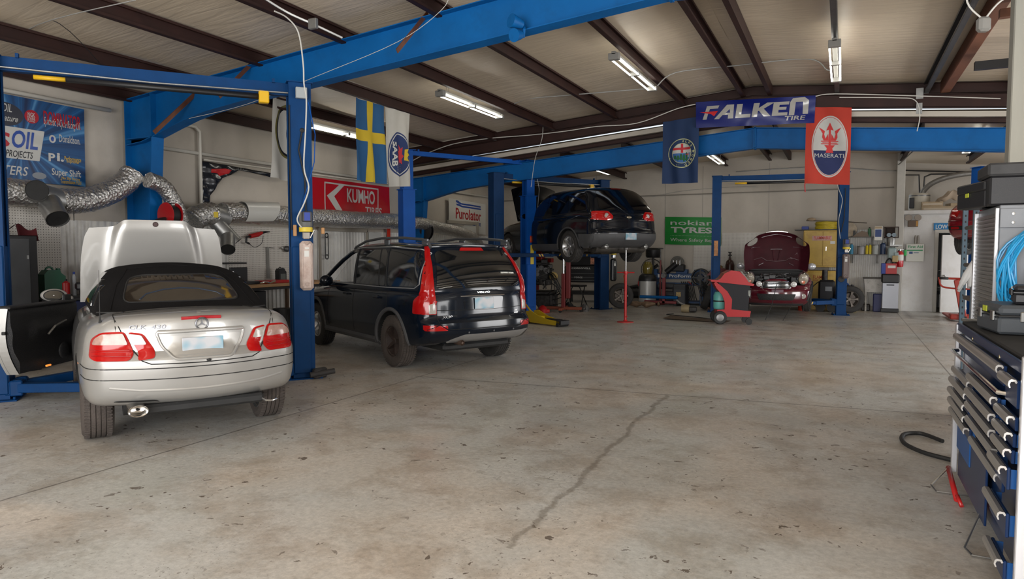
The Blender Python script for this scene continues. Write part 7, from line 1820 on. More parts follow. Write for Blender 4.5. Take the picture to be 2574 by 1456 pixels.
tag(MB().box((0, 0, .45), (.035, .035, .80), .005).torus((0, 0, .88), .035, .012, 'y', 16, 6).build('orange_bar', mat('orange_paint', (.55, .13, .02), .5), None, (-6.1, 20.6, -.045)), 'upright orange bar with ring end left of the oil drum', 'bar')
tag(MB().box((0, 0, .28), (.9, .30, .30), .08).tube([(-.3, 0, .4), (.1, 0, .5), (.4, 0, .35)], .06, 8).build('dark_bumper', M_black, None, (-5.9, 20.95, .02)), 'dark car part slumped on the floor behind the oil drum', 'car part')
tag(MB().cyl((0, 0, 0), (.30, 0, .26), .085, n=18).build('air_filter_tube', M_black, None, (-4.85, 20.8, .98)), 'black cylinder leaning beside the pole jack', 'tube')
# red engine stand
t = thing('engine_stand', 'red engine stand with blue cross tube left of the pipe bender', 'engine stand', (-4.75, 20.1, 0))
rp_ = mat('faded_red', (.24, .035, .04), .5)
MB().box((0, 0, .50), (.09, .09, .84), .008).build('column', rp_, t); MB().box((-.1, 0, .115), (.95, .09, .08), .008).build('base', rp_, t); MB().cyl((-.7, -.05, .26), (.42, -.05, .26), .045).build('cross_tube', M_bluebeam, t); MB().cyl((0, -.1, .90), (0, .1, .90), .07).build('head', M_engl, t)
for x in (-.5, .34): MB().cyl((x, -.015, .04), (x, .015, .04), .04, n=14).build('castor', M_rub, t)
# blue pipe bender
t = thing('pipe_bender', 'blue pipe bending machine with white lettering against the far wall', 'machine', (-4.50, 20.95, 0))
pb = mat('machine_blue', (.008, .055, .17), .45, dirt=(.01, .02, .05), dscale=5)
MB().box((0, 0, .86), (1.55, .12, .17), .008).box((-.70, 0, .45), (.10, .4, .9), .01).box((.72, 0, .45), (.10, .4, .9), .01).box((0, 0, .62), (1.35, .10, .08), .006).box((0, .1, .08), (1.5, .5, .06), .006).box((-.72, .02, 1.0), (.14, .14, .14), .01).box((.1, .02, 1.0), (.35, .2, .14), .01).box((.62, .02, 1.0), (.30, .2, .12), .01).build('frame', pb, t)
lettering('machine_lettering', 'ProFormer II', Matrix.Translation((-.28, -.065, .82)) @ MR, .95, .09, M_lab_w, t, .04); MB().box((-.50, -.064, .86), (.26, .006, .10)).build('white_plate', M_lab_w, t)
mb = MB(); mb.cyl((-.6, -.1, .55), (-.1, -.1, .55), .09); mb.box((.0, -.08, .45), (.3, .25, .2), .03); mb.cyl((-.4, -.12, .30), (.3, -.12, .30), .11); mb.build('pump', mat('pump_grey', (.05, .05, .055), .5), t)
mb = MB(); 
for i in range(7): mb.tube(smooth([(.1+i*.06, -.12, .7), (.2+i*.05, -.2, .5), (.3+i*.04, -.2, .3), (.1+i*.08, -.15, .15)], 4), .012, 5)
mb.build('hoses', M_rub, t); MB().cyl((.30, -.14, .72), (.44, -.16, .60), .010).build('red_lever', mr, t)
t = thing('coiled_hose', 'upright grey hose coil with valves on top of the pipe bender', 'hose', (-4.55, 20.95, 1.08))
mb = MB()
for k in range(4): mb.torus((0, -.02*k, .18), .20-.035*k, .014, 'y', 30, 6)
mb.build('coil', mat('hose_grey', (.13, .13, .12), .5), t); MB().box((.02, -.02, .03), (.45, .2, .22), .03).build('valve_box', M_black, t)
mb = MB(); 
for x in (-.1, 0, .1): mb.cyl((x, -.1, .12), (x, -.1, .26), .025)
mb.build('valves', M_steel, t)
t = thing('welder', 'dark welding machine with yellow print in front of the pipe bender', 'welder', (-4.32, 20.45, .05)); MB().box((0, 0, .30), (.36, .5, .58), .02).build('case', mat('welder_grey', (.035, .037, .045), .5), t); MB().box((0, -.252, .50), (.32, .008, .12)).build('control_panel', M_black, t)
MB().box((-.02, -.255, .30), (.14, .006, .14)).build('yellow_print', mat('print_amber', (.42, .30, .12), .5, var=.5, scale=40), t)
for x in (-.14, .14): MB().cyl((x, -.2, -.01), (x, -.16, -.01), .04, n=12).build('castor', M_rub, t)
t = thing('cable_reel', 'large black spoked cable reel with drooping cables right of the pipe bender', 'reel', (-3.78, 20.6, .84)); MB().torus((0, -.06, 0), .25, .02, 'y', 32, 6).torus((0, .06, 0), .25, .02, 'y', 32, 6).lathe([(.12, -.05), (.19, -.04), (.19, .04), (.12, .05)], ax='y', n=28).box((0, -.06, 0), (.5, .02, .04)).box((0, -.06, 0), (.04, .02, .5)).lathe([(0, -.08), (.08, -.08), (.08, 0)], ax='y').build('reel', M_black, t); mb = MB()
for i in range(6): mb.tube(smooth([(.05, -.1, -.1), (.12+i*.04, -.16, -.35), (.05+i*.06, -.15, -.55), (-.05+i*.03, -.1, -.25)], 5), .012, 5)
mb.build('cables', M_rub, t); MB().cyl((0, .1, .0), (0, .1, -.8), .02).tube([(.0, 0, .0), (.30, -.1, .22)], .008, 5).build('post', M_engl, t)
t = thing('gas_bottle', 'small orange gas bottle on the floor left of the lift post', 'gas bottle', (-3.48, 20.5, 0)); MB().lathe([(0, 0), (.10, 0), (.11, .03), (.11, .48), (.07, .55), (0, .56)]).build('body', mat('orange_bottle', (.55, .12, .02), .45), t); MB().torus((0, 0, .60), .05, .012, 'y', 16, 5).build('valve_guard', mr, t)
for i, (x, y, rz, l) in enumerate(((-3.35, 19.35, 8, 'worn black tire leaning at the left lift post, front one'), (-3.22, 19.75, 12, 'worn black tire leaning behind the front one at the left lift post'))):
    t = thing('worn_tire', l, 'tire', (x, y, .345), rot=(0, R(20), R(rz)), group=None); MB().lathe([(.20, -.08), (.24, -.10), (.31, -.10), (.34, -.07), (.345, 0), (.34, .07), (.31, .10), (.24, .10), (.20, .08)], ax='x', n=40).build('tread', M_tire, t); MB().lathe([(.205, -.07), (.15, -.02), (0, -.02)], ax='x', n=30).build('rim', M_darkrim, t)
tag(MB().prism([(-.3, 0), (.25, 0), (.3, .12), (.1, .22), (-.1, .20)], -.2, .2, 'y').build('red_plastic_panel', mr_dk, None, (-3.25, 20.4, .92)), 'dark red plastic panel resting above the worn tires', 'panel'); tag(MB().box((0, 0, .45), (.5, .4, .9), .06).build('black_stack', M_black, None, (-3.2, 20.5, 0)), 'stack of black plastic parts behind the worn tires', 'car parts')
t = thing('alternator', 'small tan alternator lying on the floor before the worn tires', 'car part', (-3.72, 18.2, .11)); MB().lathe([(0, -.10), (.10, -.10), (.11, 0), (.10, .10), (0, .10)], ax='x').build('case', mat('tan_casting', (.30, .24, .14), .6, metal=.3), t); MB().tube([(0, 0, .08), (-.15, 0, .14), (-.24, 0, .22)], .03, 8).build('pipe', M_engl, t); MB().box((.18, .05, -.02), (.2, .16, .15), .03).build('bracket', M_eng, t)
tag(MB().tube(smooth([(-3.9, 17.6, .01), (-4.0, 17.3, .01), (-3.3, 17.0, .01), (-2.7, 16.6, .01), (-2.55, 16.3, .01)]), .010, 5).build('floor_cable', M_rub), 'black cable snaking on the floor to the red service cart', 'cable')
def sheet(u, v): return (-.75+1.5*u, -.30+.6*v, .008+.05*math.exp(-u*7)*(.5+.5*v)+.012*math.sin(4*u))
mb = MB(); mb.grid(sheet, 20, 8); mb.grid(lambda u, v: (sheet(1-u, v)[0], sheet(1-u, v)[1], sheet(1-u, v)[2]-.006), 20, 8)
tag(mb.build('floor_sheet', mat('oily_cardboard', (.11, .065, .035), .6, var=.3), None, (-3.05, 16.35, 0), (0, 0, R(-8))), 'oily brown board lying on the floor left of the red service cart', 'board')
# gas cylinder
t = thing('gas_cylinder', 'dark brown gas cylinder standing behind the red service cart', 'gas cylinder', (-3.0, 20.9, 0)); MB().lathe([(0, 0), (.13, 0), (.13, 1.22), (.10, 1.33), (.04, 1.38), (.035, 1.44), (0, 1.44)]).build('body', mat('cylinder_brown', (.04, .012, .008), .35, coat=.3), t); MB().cyl((0, 0, 1.42), (0, 0, 1.58), .02).cyl((-.05, 0, 1.50), (.05, 0, 1.50), .018).lathe([(0, 1.57), (.05, 1.57), (.05, 1.60), (0, 1.60)]).build('valve', M_eng, t)
tag(MB().tube([(0, 0, .8), (0, 0, 1.1), (.1, 0, 1.2)], .02, 8).sphere((0, -.03, 1.05), .05, 10, 8).sphere((.1, -.03, 1.15), .045, 10, 8).box((0, 0, .4), (.05, .05, .8)).build('gauge_set', mat('brass', (.25, .15, .06), .4, metal=.7), None, (-3.35, 20.95, 0)), 'brass gauges on a stand left of the brown gas cylinder', 'gauges')
tag(MB().prism([(0, 0), (-.84, .04), (-.84, .82), (0, .82), (0, 1.19), (1.6, 1.19), (1.6, 0)], -.01, .01, 'y').build('pegboard', M_peg.copy(), None, (-3.31, YB-.02, .98)), 'large pegboard on the far wall behind the lift post', 'pegboard')
_pm = bpy.data.objects['pegboard.002'].data.materials[0]
for n in _pm.node_tree.nodes:
    if n.type == 'COMBXYZ':
        sp = [q for q in _pm.node_tree.nodes if q.type == 'SEPXYZ'][0]; _pm.node_tree.links.new(sp.outputs[0], n.inputs[0])
    if n.type == 'MAPPING': n.inputs['Scale'].default_value = (28, 28, 28)
# red/black A/C service cart
t = thing('service_cart', 'red and black wheeled service cart in front of the maroon hatchback', 'service cart', (-2.22, 15.95, 0), R(17))
rc = mat('cart_red', (.42, .010, .014), .35, coat=.3); kc = mat('cart_black', (.012, .012, .015), .5, spec=.3)
MB().prism([(-.36, .17), (.34, .17), (.36, .30), (-.10, .34), (-.36, .32)], -.24, .24, 'y').build('base', rc, t)
mb = MB(); mb.ang = 50; mb.prism([(-.06, .32), (.30, .28), (.34, .90), (-.34, .95), (-.32, .86), (-.16, .72), (-.05, .55)], -.23, .23, 'y'); mb.build('front_cover', kc, t)
mb = MB(); mb.prism([(-.20, .33), (-.055, .33), (-.045, .56), (-.15, .735), (-.31, .88), (-.40, .95), (-.44, .92), (-.38, .80), (-.26, .66), (-.20, .50)], -.245, .245, 'y'); mb.build('side_bow', rc, t)
mb = MB(); mb.ang = 40; mb.prism([(-.52, .99), (-.50, .95), (-.36, .94), (.40, .86), (.42, .90), (.30, .94), (.22, 1.06), (.10, 1.18), (-.08, 1.20), (-.22, 1.13), (-.30, 1.02), (-.36, .985)], -.26, .26, 'y'); mb.build('top_hood', rc, t)
MB().prism([(.12, 1.185), (.16, 1.18), (.345, .945), (.31, .94)], -.20, .20, 'y').build('display_panel', mat('panel_clear', (.22, .20, .17), .2, coat=.6), t)
MB().box((.31, -.20, .70), (.07, .06, .16), .02).build('filter_bottle', mat('pale_bottle', (.40, .42, .38), .3), t)
mb = MB(); [mb.box((.355, 0, .80-.03*i), (.02, .42, .012)) for i in range(8)]; mb.build('vent_slats', M_black, t)
t2 = MB(Matrix.Translation((-.28, 0, .33))).lathe([(0, 0), (.12, 0), (.135, .04), (.135, .30), (.10, .38), (0, .40)], n=26).build('refrigerant_tank', mat('tank_teal', (.12, .42, .38), .4), t); MB(Matrix.Translation((-.28, 0, .33))).lathe([(.137, .16), (.137, .19)], n=26).build('tank_strap', M_rub, t2)
for y in (-.24, .24):
    w1 = MB().lathe([(.06, y-.04), (.13, y-.045), (.148, y-.03), (.15, y), (.148, y+.03), (.13, y+.045), (.06, y+.04)], (-.30, 0, .15), 'x' if 0 else 'y', 28).build('wheel', M_rub, t); MB().lathe([(0, y-.048), (.05, y-.05), (.08, y-.042), (.085, y-.03), (.085, y+.03), (.05, y+.05), (0, y+.048)], (-.30, 0, .15), 'y', 20).build('hub', mat('hub_grey', (.25, .25, .25), .4, metal=.5), w1)
    MB().cyl((.32, y-.02, .07), (.32, y+.02, .07), .07, n=18).build('castor', M_rub, t)
# --- yellow flammables cabinets
yc = mat('cabinet_yellow', (.55, .36, .06), .45, var=.12, scale=3, dirt=(.28, .14, .03), dscale=2.2, damt=.7)
for z0, h, lab in ((1.18, 1.02, 'upper yellow flammables cabinet on the far wall'), (.0, 1.08, 'lower yellow flammables cabinet standing on the floor')):
    t = thing('safety_cabinet', lab, 'cabinet', (-.52, 20.98, z0)); MB().box((0, 0, h/2), (.98, .48, h), .01).build('body', yc, t)
    for s_ in (-1, 1): MB().box((s_*.237+(.0), -.248, h/2), (.462, .018, h-.08), .006).build('door', yc, t)
    MB().box((.09, -.27, h*.5), (.02, .02, .12), .006).build('handle', M_chrome, t)
    if z0: MB().box((-.02, -.2595, h-.22), (.50, .004, .13)).build('warning_label', mat('faded_label', (.55, .33, .28), .6, var=.2, scale=12), t); lettering('label_text', 'FLAMMABLE', Matrix.Translation((-.22, -.262, h-.25)) @ MR, .42, .08, M_lab_r, t, ext=.001); MB().box((.25, -.2595, h-.34), (.12, .004, .08)).build('small_label', M_lab_w, t)
    else: lettering('label_text', 'FLAMM', Matrix.Translation((-.22, -.258, h-.22)) @ MR, .30, .09, mat('label_dark_red', (.33, .03, .01), .6), t, ext=.001); lettering('label_text', 'KEEP FIRE', Matrix.Translation((-.22, -.258, h-.28)) @ MR, .28, .04, mat('label_dark_red', (.33, .03, .01), .6), t, ext=.001)
tag(MB().box((0, 0, .01), (1.25, .5, .02)).build('cabinet_board', M_black, None, (-.62, 20.98, 2.205)), 'thin black board lying on the upper yellow cabinet', 'board')
tag(MB().box((0, 0, .045), (.18, .2, .09), .008).build('blue_box', M_lab_b, None, (-.98, 20.95, 2.225)), 'small blue box on the upper yellow cabinet', 'box')
mb = MB(); [mb.torus((0, 0, .02+.035*k), .26+.01*math.sin(k*2), .020, 'z', 36, 6) for k in range(6)]; [mb.torus((.0, 0, .02+.035*k), .21, .020, 'z', 30, 6) for k in range(6)]
o = tag(mb.build('yellow_hose', mat('hose_yellow', (.55, .42, .02), .5), None, (-.45, 20.95, 2.225)), 'thick coil of yellow hose on the upper yellow cabinet', 'hose')
tag(MB().tube([(-.95, 20.7, 2.47), (-.2, 20.7, 2.44), (.55, 20.75, 2.38)], .012, 6).build('pole', mat('dark_pole', (.06, .045, .03), .6)), 'thin dark pole laid across the yellow hose', 'pole')
tag(MB().sphere((0, 0, 0), .10, 14, 8, 0, (1.2, 1, .5)).build('sponge_head', mat('tan_sponge', (.36, .27, .18), .9), None, (-.82, 20.75, 2.50)), 'tan sponge at the left end of the pole', 'sponge')
t = thing('pressure_washer', 'black pressure washer with pump column right of the maroon hatchback', 'machine', (-.38, 20.2, 0)); MB().box((0, 0, .55), (.40, .40, .60), .05).build('body', kc, t); MB().cyl((-.05, 0, .80), (-.05, 0, 1.12), .07).build('pump', M_eng, t); MB().box((.05, -.205, .62), (.16, .01, .12)).build('panel', mat('panel_grey', (.12, .13, .14), .4), t); MB().tube(smooth([(-.2, 0, .8), (-.38, -.05, .6), (-.40, -.05, .3), (-.25, 0, .12)]), .012, 6).build('hose', M_rub, t)
for x in (-.14, .14): MB().cyl((x, -.2, .12), (x, .2, .12), .12, n=18).build('wheel', M_rub, t)
can(-.95, 20.3, 0, .14, .34, mat('bucket_red', (.45, .03, .01), .5), 'red_bucket', 'red container on the floor under the blue lift arm', cap=mat('bucket_red', (.45, .03, .01), .5), cat='container', taper=.9)
torc('spare_wheel', 'wheel leaning behind the right lift post near the blue jug', (.17, 20.05, .36), .36, .22, 0, R(100), mat('dull_alloy', (.16, .14, .12), .5, metal=.6))
jug(.12, 20.55, .30, .42, .25, .42, mat('jug_blue', (.008, .05, .19), .45), 'water_jug', 'blue jug standing behind the leaning wheel', rz=0, cap=M_black); tag(MB().box((0, 0, .15), (.4, .4, .30), .02).build('jug_stand', my, None, (.15, 20.55, 0)), 'yellow block under the blue jug', 'block')
tag(MB().box((0, 0, .09), (.22, .2, .18), .02).cyl((0, 0, .16), (0, 0, .22), .03).build('small_motor', M_eng, None, (.58, 21.0, 0)), 'small black motor on the floor below the shelves', 'motor')
# --- shelves with supplies
M_shelf = mat('shelf_steel', (.12, .115, .105), .5, metal=.3, var=.3)
sz1, sz2 = 2.02, 1.54
for z, x0_, x1_, l in ((sz1, -.05, .85, 'short upper wall shelf right of the lift post'), (sz2, -.05, 1.12, 'long lower wall shelf right of the lift post')):
    t = thing('wall_shelf', l, 'shelf', ((x0_+x1_)/2, 21.22, z)); MB().box((0, 0, -.01), (x1_-x0_, .26, .02), .003).build('board', M_shelf, t)
    for x in (-.3, .3): MB().box((x, .05, -.13), (.03, .16, .24)).build('shelf_bracket', M_shelf, t)
YS = 21.18
t = thing('face_fan', 'round dusty beige fan lying on the upper wall shelf', 'fan', (.12, YS, sz1+.20)); MB().lathe([(0, -.06), (.20, -.05), (.21, 0), (.20, .05), (0, .06)], ax='y', n=26).build('drum', mat('dusty_beige', (.40, .34, .26), .7, var=.2, scale=12), t); MB().box((.14, -.06, -.10), (.06, .03, .14)).build('switch', M_black, t)
tag(MB().prism([(-.2, 0), (.2, 0), (.16, .12), (.02, .16), (-.15, .05)], -.08, .08, 'y').build('dusty_filter', mat('dust_brown', (.22, .17, .13), .9), None, (.42, YS, sz1)), 'dusty brown filter on the upper wall shelf', 'filter')
can(.63, YS, sz1, .04, .26, mat('can_green', (.05, .16, .08), .4), 'spray_can', 'green and black spray can on the upper wall shelf')
t = thing('cleaner_box', 'white box with blue label at the end of the upper wall shelf', 'box', (.84, 21.1, 1.93)); MB().box((0, 0, .18), (.20, .14, .40), .015).build('carton', M_lab_w, t); MB().box((0, -.072, .18), (.15, .004, .20)).build('label', mat('label_navy', (.03, .06, .20), .5), t); MB().box((0, -.073, .33), (.18, .004, .06)).build('label', mat('print_tan', (.4, .30, .18), .5), t)
t = thing('wooden_box', 'small open dark wooden box hung on the wall holding two tins', 'box', (1.16, 21.2, 1.98)); mb = MB(); mb.box((0, .10, .15), (.34, .02, .30)); mb.box((-.16, 0, .15), (.02, .2, .3)); mb.box((.16, 0, .15), (.02, .2, .3)); mb.box((0, 0, .01), (.34, .2, .02)); mb.box((0, 0, .29), (.34, .2, .02)); mb.build('case', mat('dark_wood', (.05, .03, .022), .7), t)
for x, l in ((1.10, 'left blue-grey tin in the small wooden box'), (1.22, 'right blue-grey tin with red mark in the small wooden box')): tag(MB().cyl((0, -.09, .06), (0, .05, .06), .055, n=18).build('tin', mat('tin_bluegrey', (.20, .26, .30), .4), None, (x, 21.2, 2.0)), l, 'tin')
items = [(.10, .05, .30, (.03, .22, .38), 'blue spray can, left one of the pair on the lower shelf'), (.23, .05, .30, (.04, .24, .40), 'blue spray can, right one of the pair on the lower shelf'), (.46, .09, .22, (.30, .29, .30), 'grey paint tin with dark print on the lower shelf'),
         (.61, .035, .27, (.62, .48, .01), 'slim yellow bottle, left one on the lower shelf'), (.69, .035, .29, (.62, .50, .02), 'slim yellow bottle, right one on the lower shelf'), (.82, .08, .26, (.38, .40, .38), 'clear grey jar on the lower shelf'), (1.0, .07, .34, (.02, .04, .10), 'dark blue bottle with coloured label on the lower shelf'), (1.07, .03, .20, (.12, .10, .09), 'small dark flask beside the dark blue bottle')]
for x, r_, h, c, l in items:
    can(x-.03, YS, sz2, r_, h, mat('shelf_item_%d%d' % (int(x*100), int(c[0]*100)), c, .4), 'supply_bottle', l, cap=mat('cap_grey', (.15, .16, .16), .4), taper=.5 if r_ < .075 else .9)
tag(MB().lathe([(0, 0), (.10, 0), (.11, .22), (.10, .24), (0, .24)]).box((.13, 0, .02), (.25, .18, .04)).build('steel_pot', M_galv, None, (1.16, 21.2, 1.76)), 'steel pot on a small ledge under the wooden box', 'pot'); tag(MB().box((0, 0, -.01), (.34, .2, .02)).box((0, .08, -.10), (.03, .03, .2)).build('small_ledge', M_shelf, None, (1.16, 21.24, 1.76)), 'small ledge under the wooden box', 'shelf')
tag(MB().box((0, 0, 0), (.20, .16, .34), .03).box((.10, -.05, -.06), (.10, .10, .2), .01).build('paper_holder', mat('holder_teal', (.28, .36, .36), .5), None, (1.18, 21.05, 1.55)), 'pale teal holder with papers on the corner post', 'holder')
tag(MB().box((0, 0, 0), (.14, .05, .17), .01).build('tan_box', mat('tan_card', (.42, .32, .16), .7), None, (1.25, 20.9, 1.42)), 'small tan box fixed to the corner post', 'box')
t = thing('trouble_light', 'black cable looped over a grey holder above the tall bin', 'cable', (1.12, 20.95, 1.05)); MB().tube(smooth([(-.12, 0, -.15), (-.10, 0, .2), (0, 0, .38), (.10, 0, .2), (.12, 0, -.15)]), .02, 8).build('loop', M_rub, t); MB().prism([(-.08, -.15), (.08, -.15), (.06, .2), (0, .3), (-.06, .2)], .02, .06, 'y').build('holder', mat('holder_grey', (.30, .29, .27), .6), t)
# sink, bin, box, bottle
t = thing('utility_sink', 'grubby white utility sink left of the tall bin', 'sink', (.78, 21.05, 0)); mb = MB(); mb.prism([(-.26, .90), (.26, .90), (.22, .52), (-.22, .52)], -.24, .24, 'y'); mb.build('basin', mat('grubby_white', (.48, .46, .42), .5, dirt=(.12, .10, .08), dscale=9, damt=.7), t); MB().box((0, 0, .89), (.56, .52, .035), .01).build('rim', mat('dark_rim', (.10, .09, .08), .6), t)
for x in (-.2, .2):
    for y in (-.18, .18): MB().box((x, y, .26), (.04, .04, .52)).build('leg', mat('grubby_white', (.5, .5, .5)), t)
tag(MB().box((0, 0, .24), (.22, .2, .48), .02).build('navy_carton', mat('navy_box', (.015, .02, .09), .5), None, (.86, 20.78, 0)), 'dark blue carton under the utility sink', 'carton')
can(.98, 20.72, 0, .05, .45, mat('bottle_pale', (.45, .45, .45), .4), 'cleaner_bottle', 'white and red bottle between sink and tall bin', cap=M_lab_w)
t = thing('tall_bin', 'tall silver bin with black top beside the corner post', 'bin', (1.14, 20.75, 0)); MB().box((0, 0, .44), (.38, .36, .70), .015).build('body', mat('bin_silver', (.33, .34, .37), .35, metal=.5), t); MB().box((0, 0, .90), (.42, .38, .24), .03).build('top', M_black, t); MB().box((0, 0, .06), (.42, .40, .10), .01).build('base', M_black, t); MB().box((0, -.185, .73), (.18, .012, .03), .005).build('slot', M_black, t)
t = thing('towel_box', 'red and blue box of towels on top of the tall bin', 'box', (1.10, 20.75, 1.02)); MB().box((.05, 0, .14), (.26, .26, .28), .004).build('red_side', mr, t); MB().box((-.13, 0, .14), (.10, .26, .28), .004).build('blue_side', M_lab_b, t); MB().box((.06, -.133, .19), (.18, .004, .07), .0).build('white_print', M_lab_w, t)
# fire extinguisher, first aid, lamp, sign
t = thing('fire_extinguisher', 'red fire extinguisher on the white corner post', 'fire extinguisher', (1.37, 21.04, 1.20)); MB().lathe([(0, 0), (.075, 0), (.085, .03), (.085, .36), (.05, .42), (0, .43)]).build('cylinder', mat('extinguisher_red', (.45, .01, .015), .3, coat=.4), t); MB().lathe([(.0865, .17), (.0865, .33)], n=20).build('label', M_lab_w, t); MB().box((.02, 0, .46), (.14, .03, .04), .01).cyl((0, 0, .42), (0, 0, .48), .025).build('valve', M_steel, t); MB().box((.12, -.03, .38), (.06, .02, .16), .01).build('green_tag', mat('tag_green', (.02, .40, .08), .5), t); MB().tube([(-.03, 0, .44), (-.11, 0, .3), (-.10, 0, .06)], .012, 6).build('hose', M_rub, t)
yo = YO-.001
t = thing('first_aid_cabinet', 'white first aid cabinet with green lettering on the office wall', 'cabinet', (1.72, yo-.08, 1.34)); MB().box((0, 0, .24), (.42, .16, .48), .015).build('box', mat('aid_white', (.48, .48, .43), .5), t); lettering('aid_lettering', 'First Aid', Matrix.Translation((-.16, -.082, .365)) @ MR, .34, .07, mat('aid_green', (.01, .20, .07), .5), t, .04, ext=.001); MB().box((0, -.082, .305), (.36, .003, .03)).build('green_stripe', mat('aid_green', (.01, .20, .07), .5), t); MB().box((-.09, -.082, .24), (.08, .003, .06)).box((.03, -.082, .24), (.12, .003, .02)).build('logo_mark', mat('aid_navy', (.02, .05, .15), .5), t)
for x in (1.73, 1.79): tag(MB().lathe([(0, 0), (.028, 0), (.032, .15), (.02, .22), (0, .23)], n=14).build('spray_flask', mat('smoky_flask', (.22, .20, .17), .3), None, (x, yo-.08, 1.822)), ('left' if x < 1.75 else 'right') + ' smoky flask on top of the first aid cabinet', 'flask')
t = thing('emergency_lamp', 'emergency lamp with two round heads on the office wall', 'light fixture', (1.66, yo-.06, 2.28)); MB().box((0, 0, .08), (.24, .12, .17), .01).build('box', mat('lamp_brown', (.10, .065, .04), .5), t); MB().box((.09, -.062, .08), (.05, .004, .14)).build('orange_strip', mat('strip_orange', (.4, .2, .04), .5), t)
for x in (-.11, .11): MB().lathe([(0, .06), (.05, .05), (.085, -.03), (.08, -.04), (0, -.035)], (x, 0, .24), 'y', 22).build('lamp_head', mat('head_beige', (.26, .22, .18), .5), t)
t = thing('hanging_sign', 'blue sign reading LOW W above the office doorway', 'sign', (2.52, yo-.012, 2.27)); MB().box((0, 0, 0), (.75, .015, .19), .003).build('plate', mat('sign_blue', (.01, .16, .38), .5), t); lettering('sign_lettering', 'LOW W', Matrix.Translation((-.33, -.009, -.055)) @ MR, .42, .11, M_lab_w, t, .03, ext=.001)
# office door standing ajar, chair behind
t = thing('office_door', 'pale office door standing open beside the red pallet jack', 'door', (3.02, YO-.02, 0), R(-158)); MB().box((.38, 0, 1.03), (.76, .04, 2.03), .004).build('leaf', M_white, t)
for y in (-.05, .05): MB().cyl((.70, 0, .98), (.70, y, .98), .012).sphere((.70, y*1.3, .98), .03, 10, 8).build('knob', M_steel, t)
t = thing('office_chair', 'round-backed grey chair seen through the office doorway', 'chair', (2.45, 22.2, 0)); MB().torus((0, 0, .85), .24, .015, 'y', 28, 6).build('back_ring', M_steel, t); MB().box((0, 0, .74), (.45, .06, .14), .02).build('back_pad', mat('pad_grey', (.05, .06, .07), .6), t); MB().box((0, .2, .46), (.45, .42, .07), .02).build('seat', mat('pad_grey', (.05, .06, .07), .6), t); MB().cyl((0, .2, 0), (0, .2, .45), .025).lathe([(0, 0), (.22, 0), (.03, .05), (0, .05)], (0, .2, 0)).build('base', M_steel, t)
# attic over the office: heater, cartons, pipes
t = thing('water_heater', 'beige water heater lying above the office', 'water heater', (1.88, 22.3, 2.71)); MB().lathe([(0, 0), (.24, 0), (.26, .03), (.26, .48), (.23, .52), (0, .52)]).build('tank', mat('heater_beige', (.46, .42, .34), .5), t); MB().lathe([(.262, .44), (.262, .47)], n=28).build('band', M_engl, t); MB().box((-.20, -.22, .25), (.12, .06, .3), .01).build('cover', M_black, t)
for i, (x, y, z, w, d, h, rz, l) in enumerate(((2.35, 22.0, 2.71, .9, .4, .13, 0, 'flat carton with slatted side above the office'), (2.15, 22.1, 2.84, .5, .35, .14, 4, 'small tan carton stacked on the flat carton'), (2.85, 22.3, 2.71, .6, .4, .22, 12, 'torn brown carton at the right above the office'))):
    t = thing('carton', l, 'carton', (x, y, z), R(rz)); MB().box((0, 0, h/2), (w, d, h), .006).build('body', mat('carton_tan', (.40, .31, .20), .8, var=.15, scale=6), t); MB().box((0, -d/2-.002, h/2), (w*.9, .004, h*.3)).build('tape', mat('tape_pale', (.55, .47, .36), .6), t)
def paperf(u, v): return (-.38+.76*u, -.2+.4*v, .10+.30*math.sin(PI*u)*(.6+.4*math.sin(8*v+3*u))+.03*math.sin(19*u))
mb = MB(); mb.grid(paperf, 24, 12); tag(mb.build('crumpled_paper', mat('kraft_paper', (.44, .35, .26), .9), None, (2.65, 22.1, 2.86), (0, 0, .2)), 'crumpled brown packing paper on the cartons above the office', 'paper')
tag(MB().tube(smooth([P(2312, 505, Y=22.4), P(2322, 480, Y=22.4), P(2345, 460, Y=22.3), P(2385, 445, Y=22.2), P(2440, 436, Y=22.2), P(2520, 434, Y=22.2)], 8), .07, 14).build('vent_pipe', mat('vent_grey', (.22, .21, .19), .4, metal=.5, bump=.4, bscale=20)), 'bent metal vent pipe rising from the water heater', 'pipe')
for pts, l in (([P(2268, 535, Y=22.6), P(2270, 450, Y=22.6), P(2275, 440, Y=22.6), P(2310, 440, Y=22.6), P(2312, 490, Y=22.6)], 'thin black pipe left of the water heater'), ([P(2268, 428, Y=23.2), P(2330, 430, Y=23.2), P(2560, 436, Y=23.2)], 'horizontal black pipe high above the office'), ([P(2322, 475, Y=23.1), P(2324, 445, Y=23.1), P(2340, 438, Y=23.1), P(2540, 436, Y=23.1)], 'thin conduit above the water heater')):
    tag(MB().tube(pts, .022, 8).build('attic_pipe', mat('pipe_black', (.03, .028, .026), .5)), l, 'pipe')
wire([P(1850, 432, Y=21.35), P(2060, 420, Y=21.35), P(2240, 430, Y=21.35), P(2258, 415, Y=21.2), P(2290, 385, Y=19.5), P(2310, 370, Y=18)], 'grey conduit along the top of the far wall', .016, M_galv)
wire([P(1640, 495, Y=21.35), P(1720, 480, Y=21.35), P(1850, 470, Y=21.35), P(1900, 470, Y=21.35)], 'thin wire along the far wall behind the tall blue flag', .006)
wire([P(2102, 452, Y=19.0), P(2108, 475, Y=19.0), P(2117, 500, Y=19.0), P(2114, 525, Y=19.0), P(2108, 555, Y=19.0), P(2112, 600, Y=19.0)], 'white cord hanging beside the far right-hand lift post', .008, M_cord)
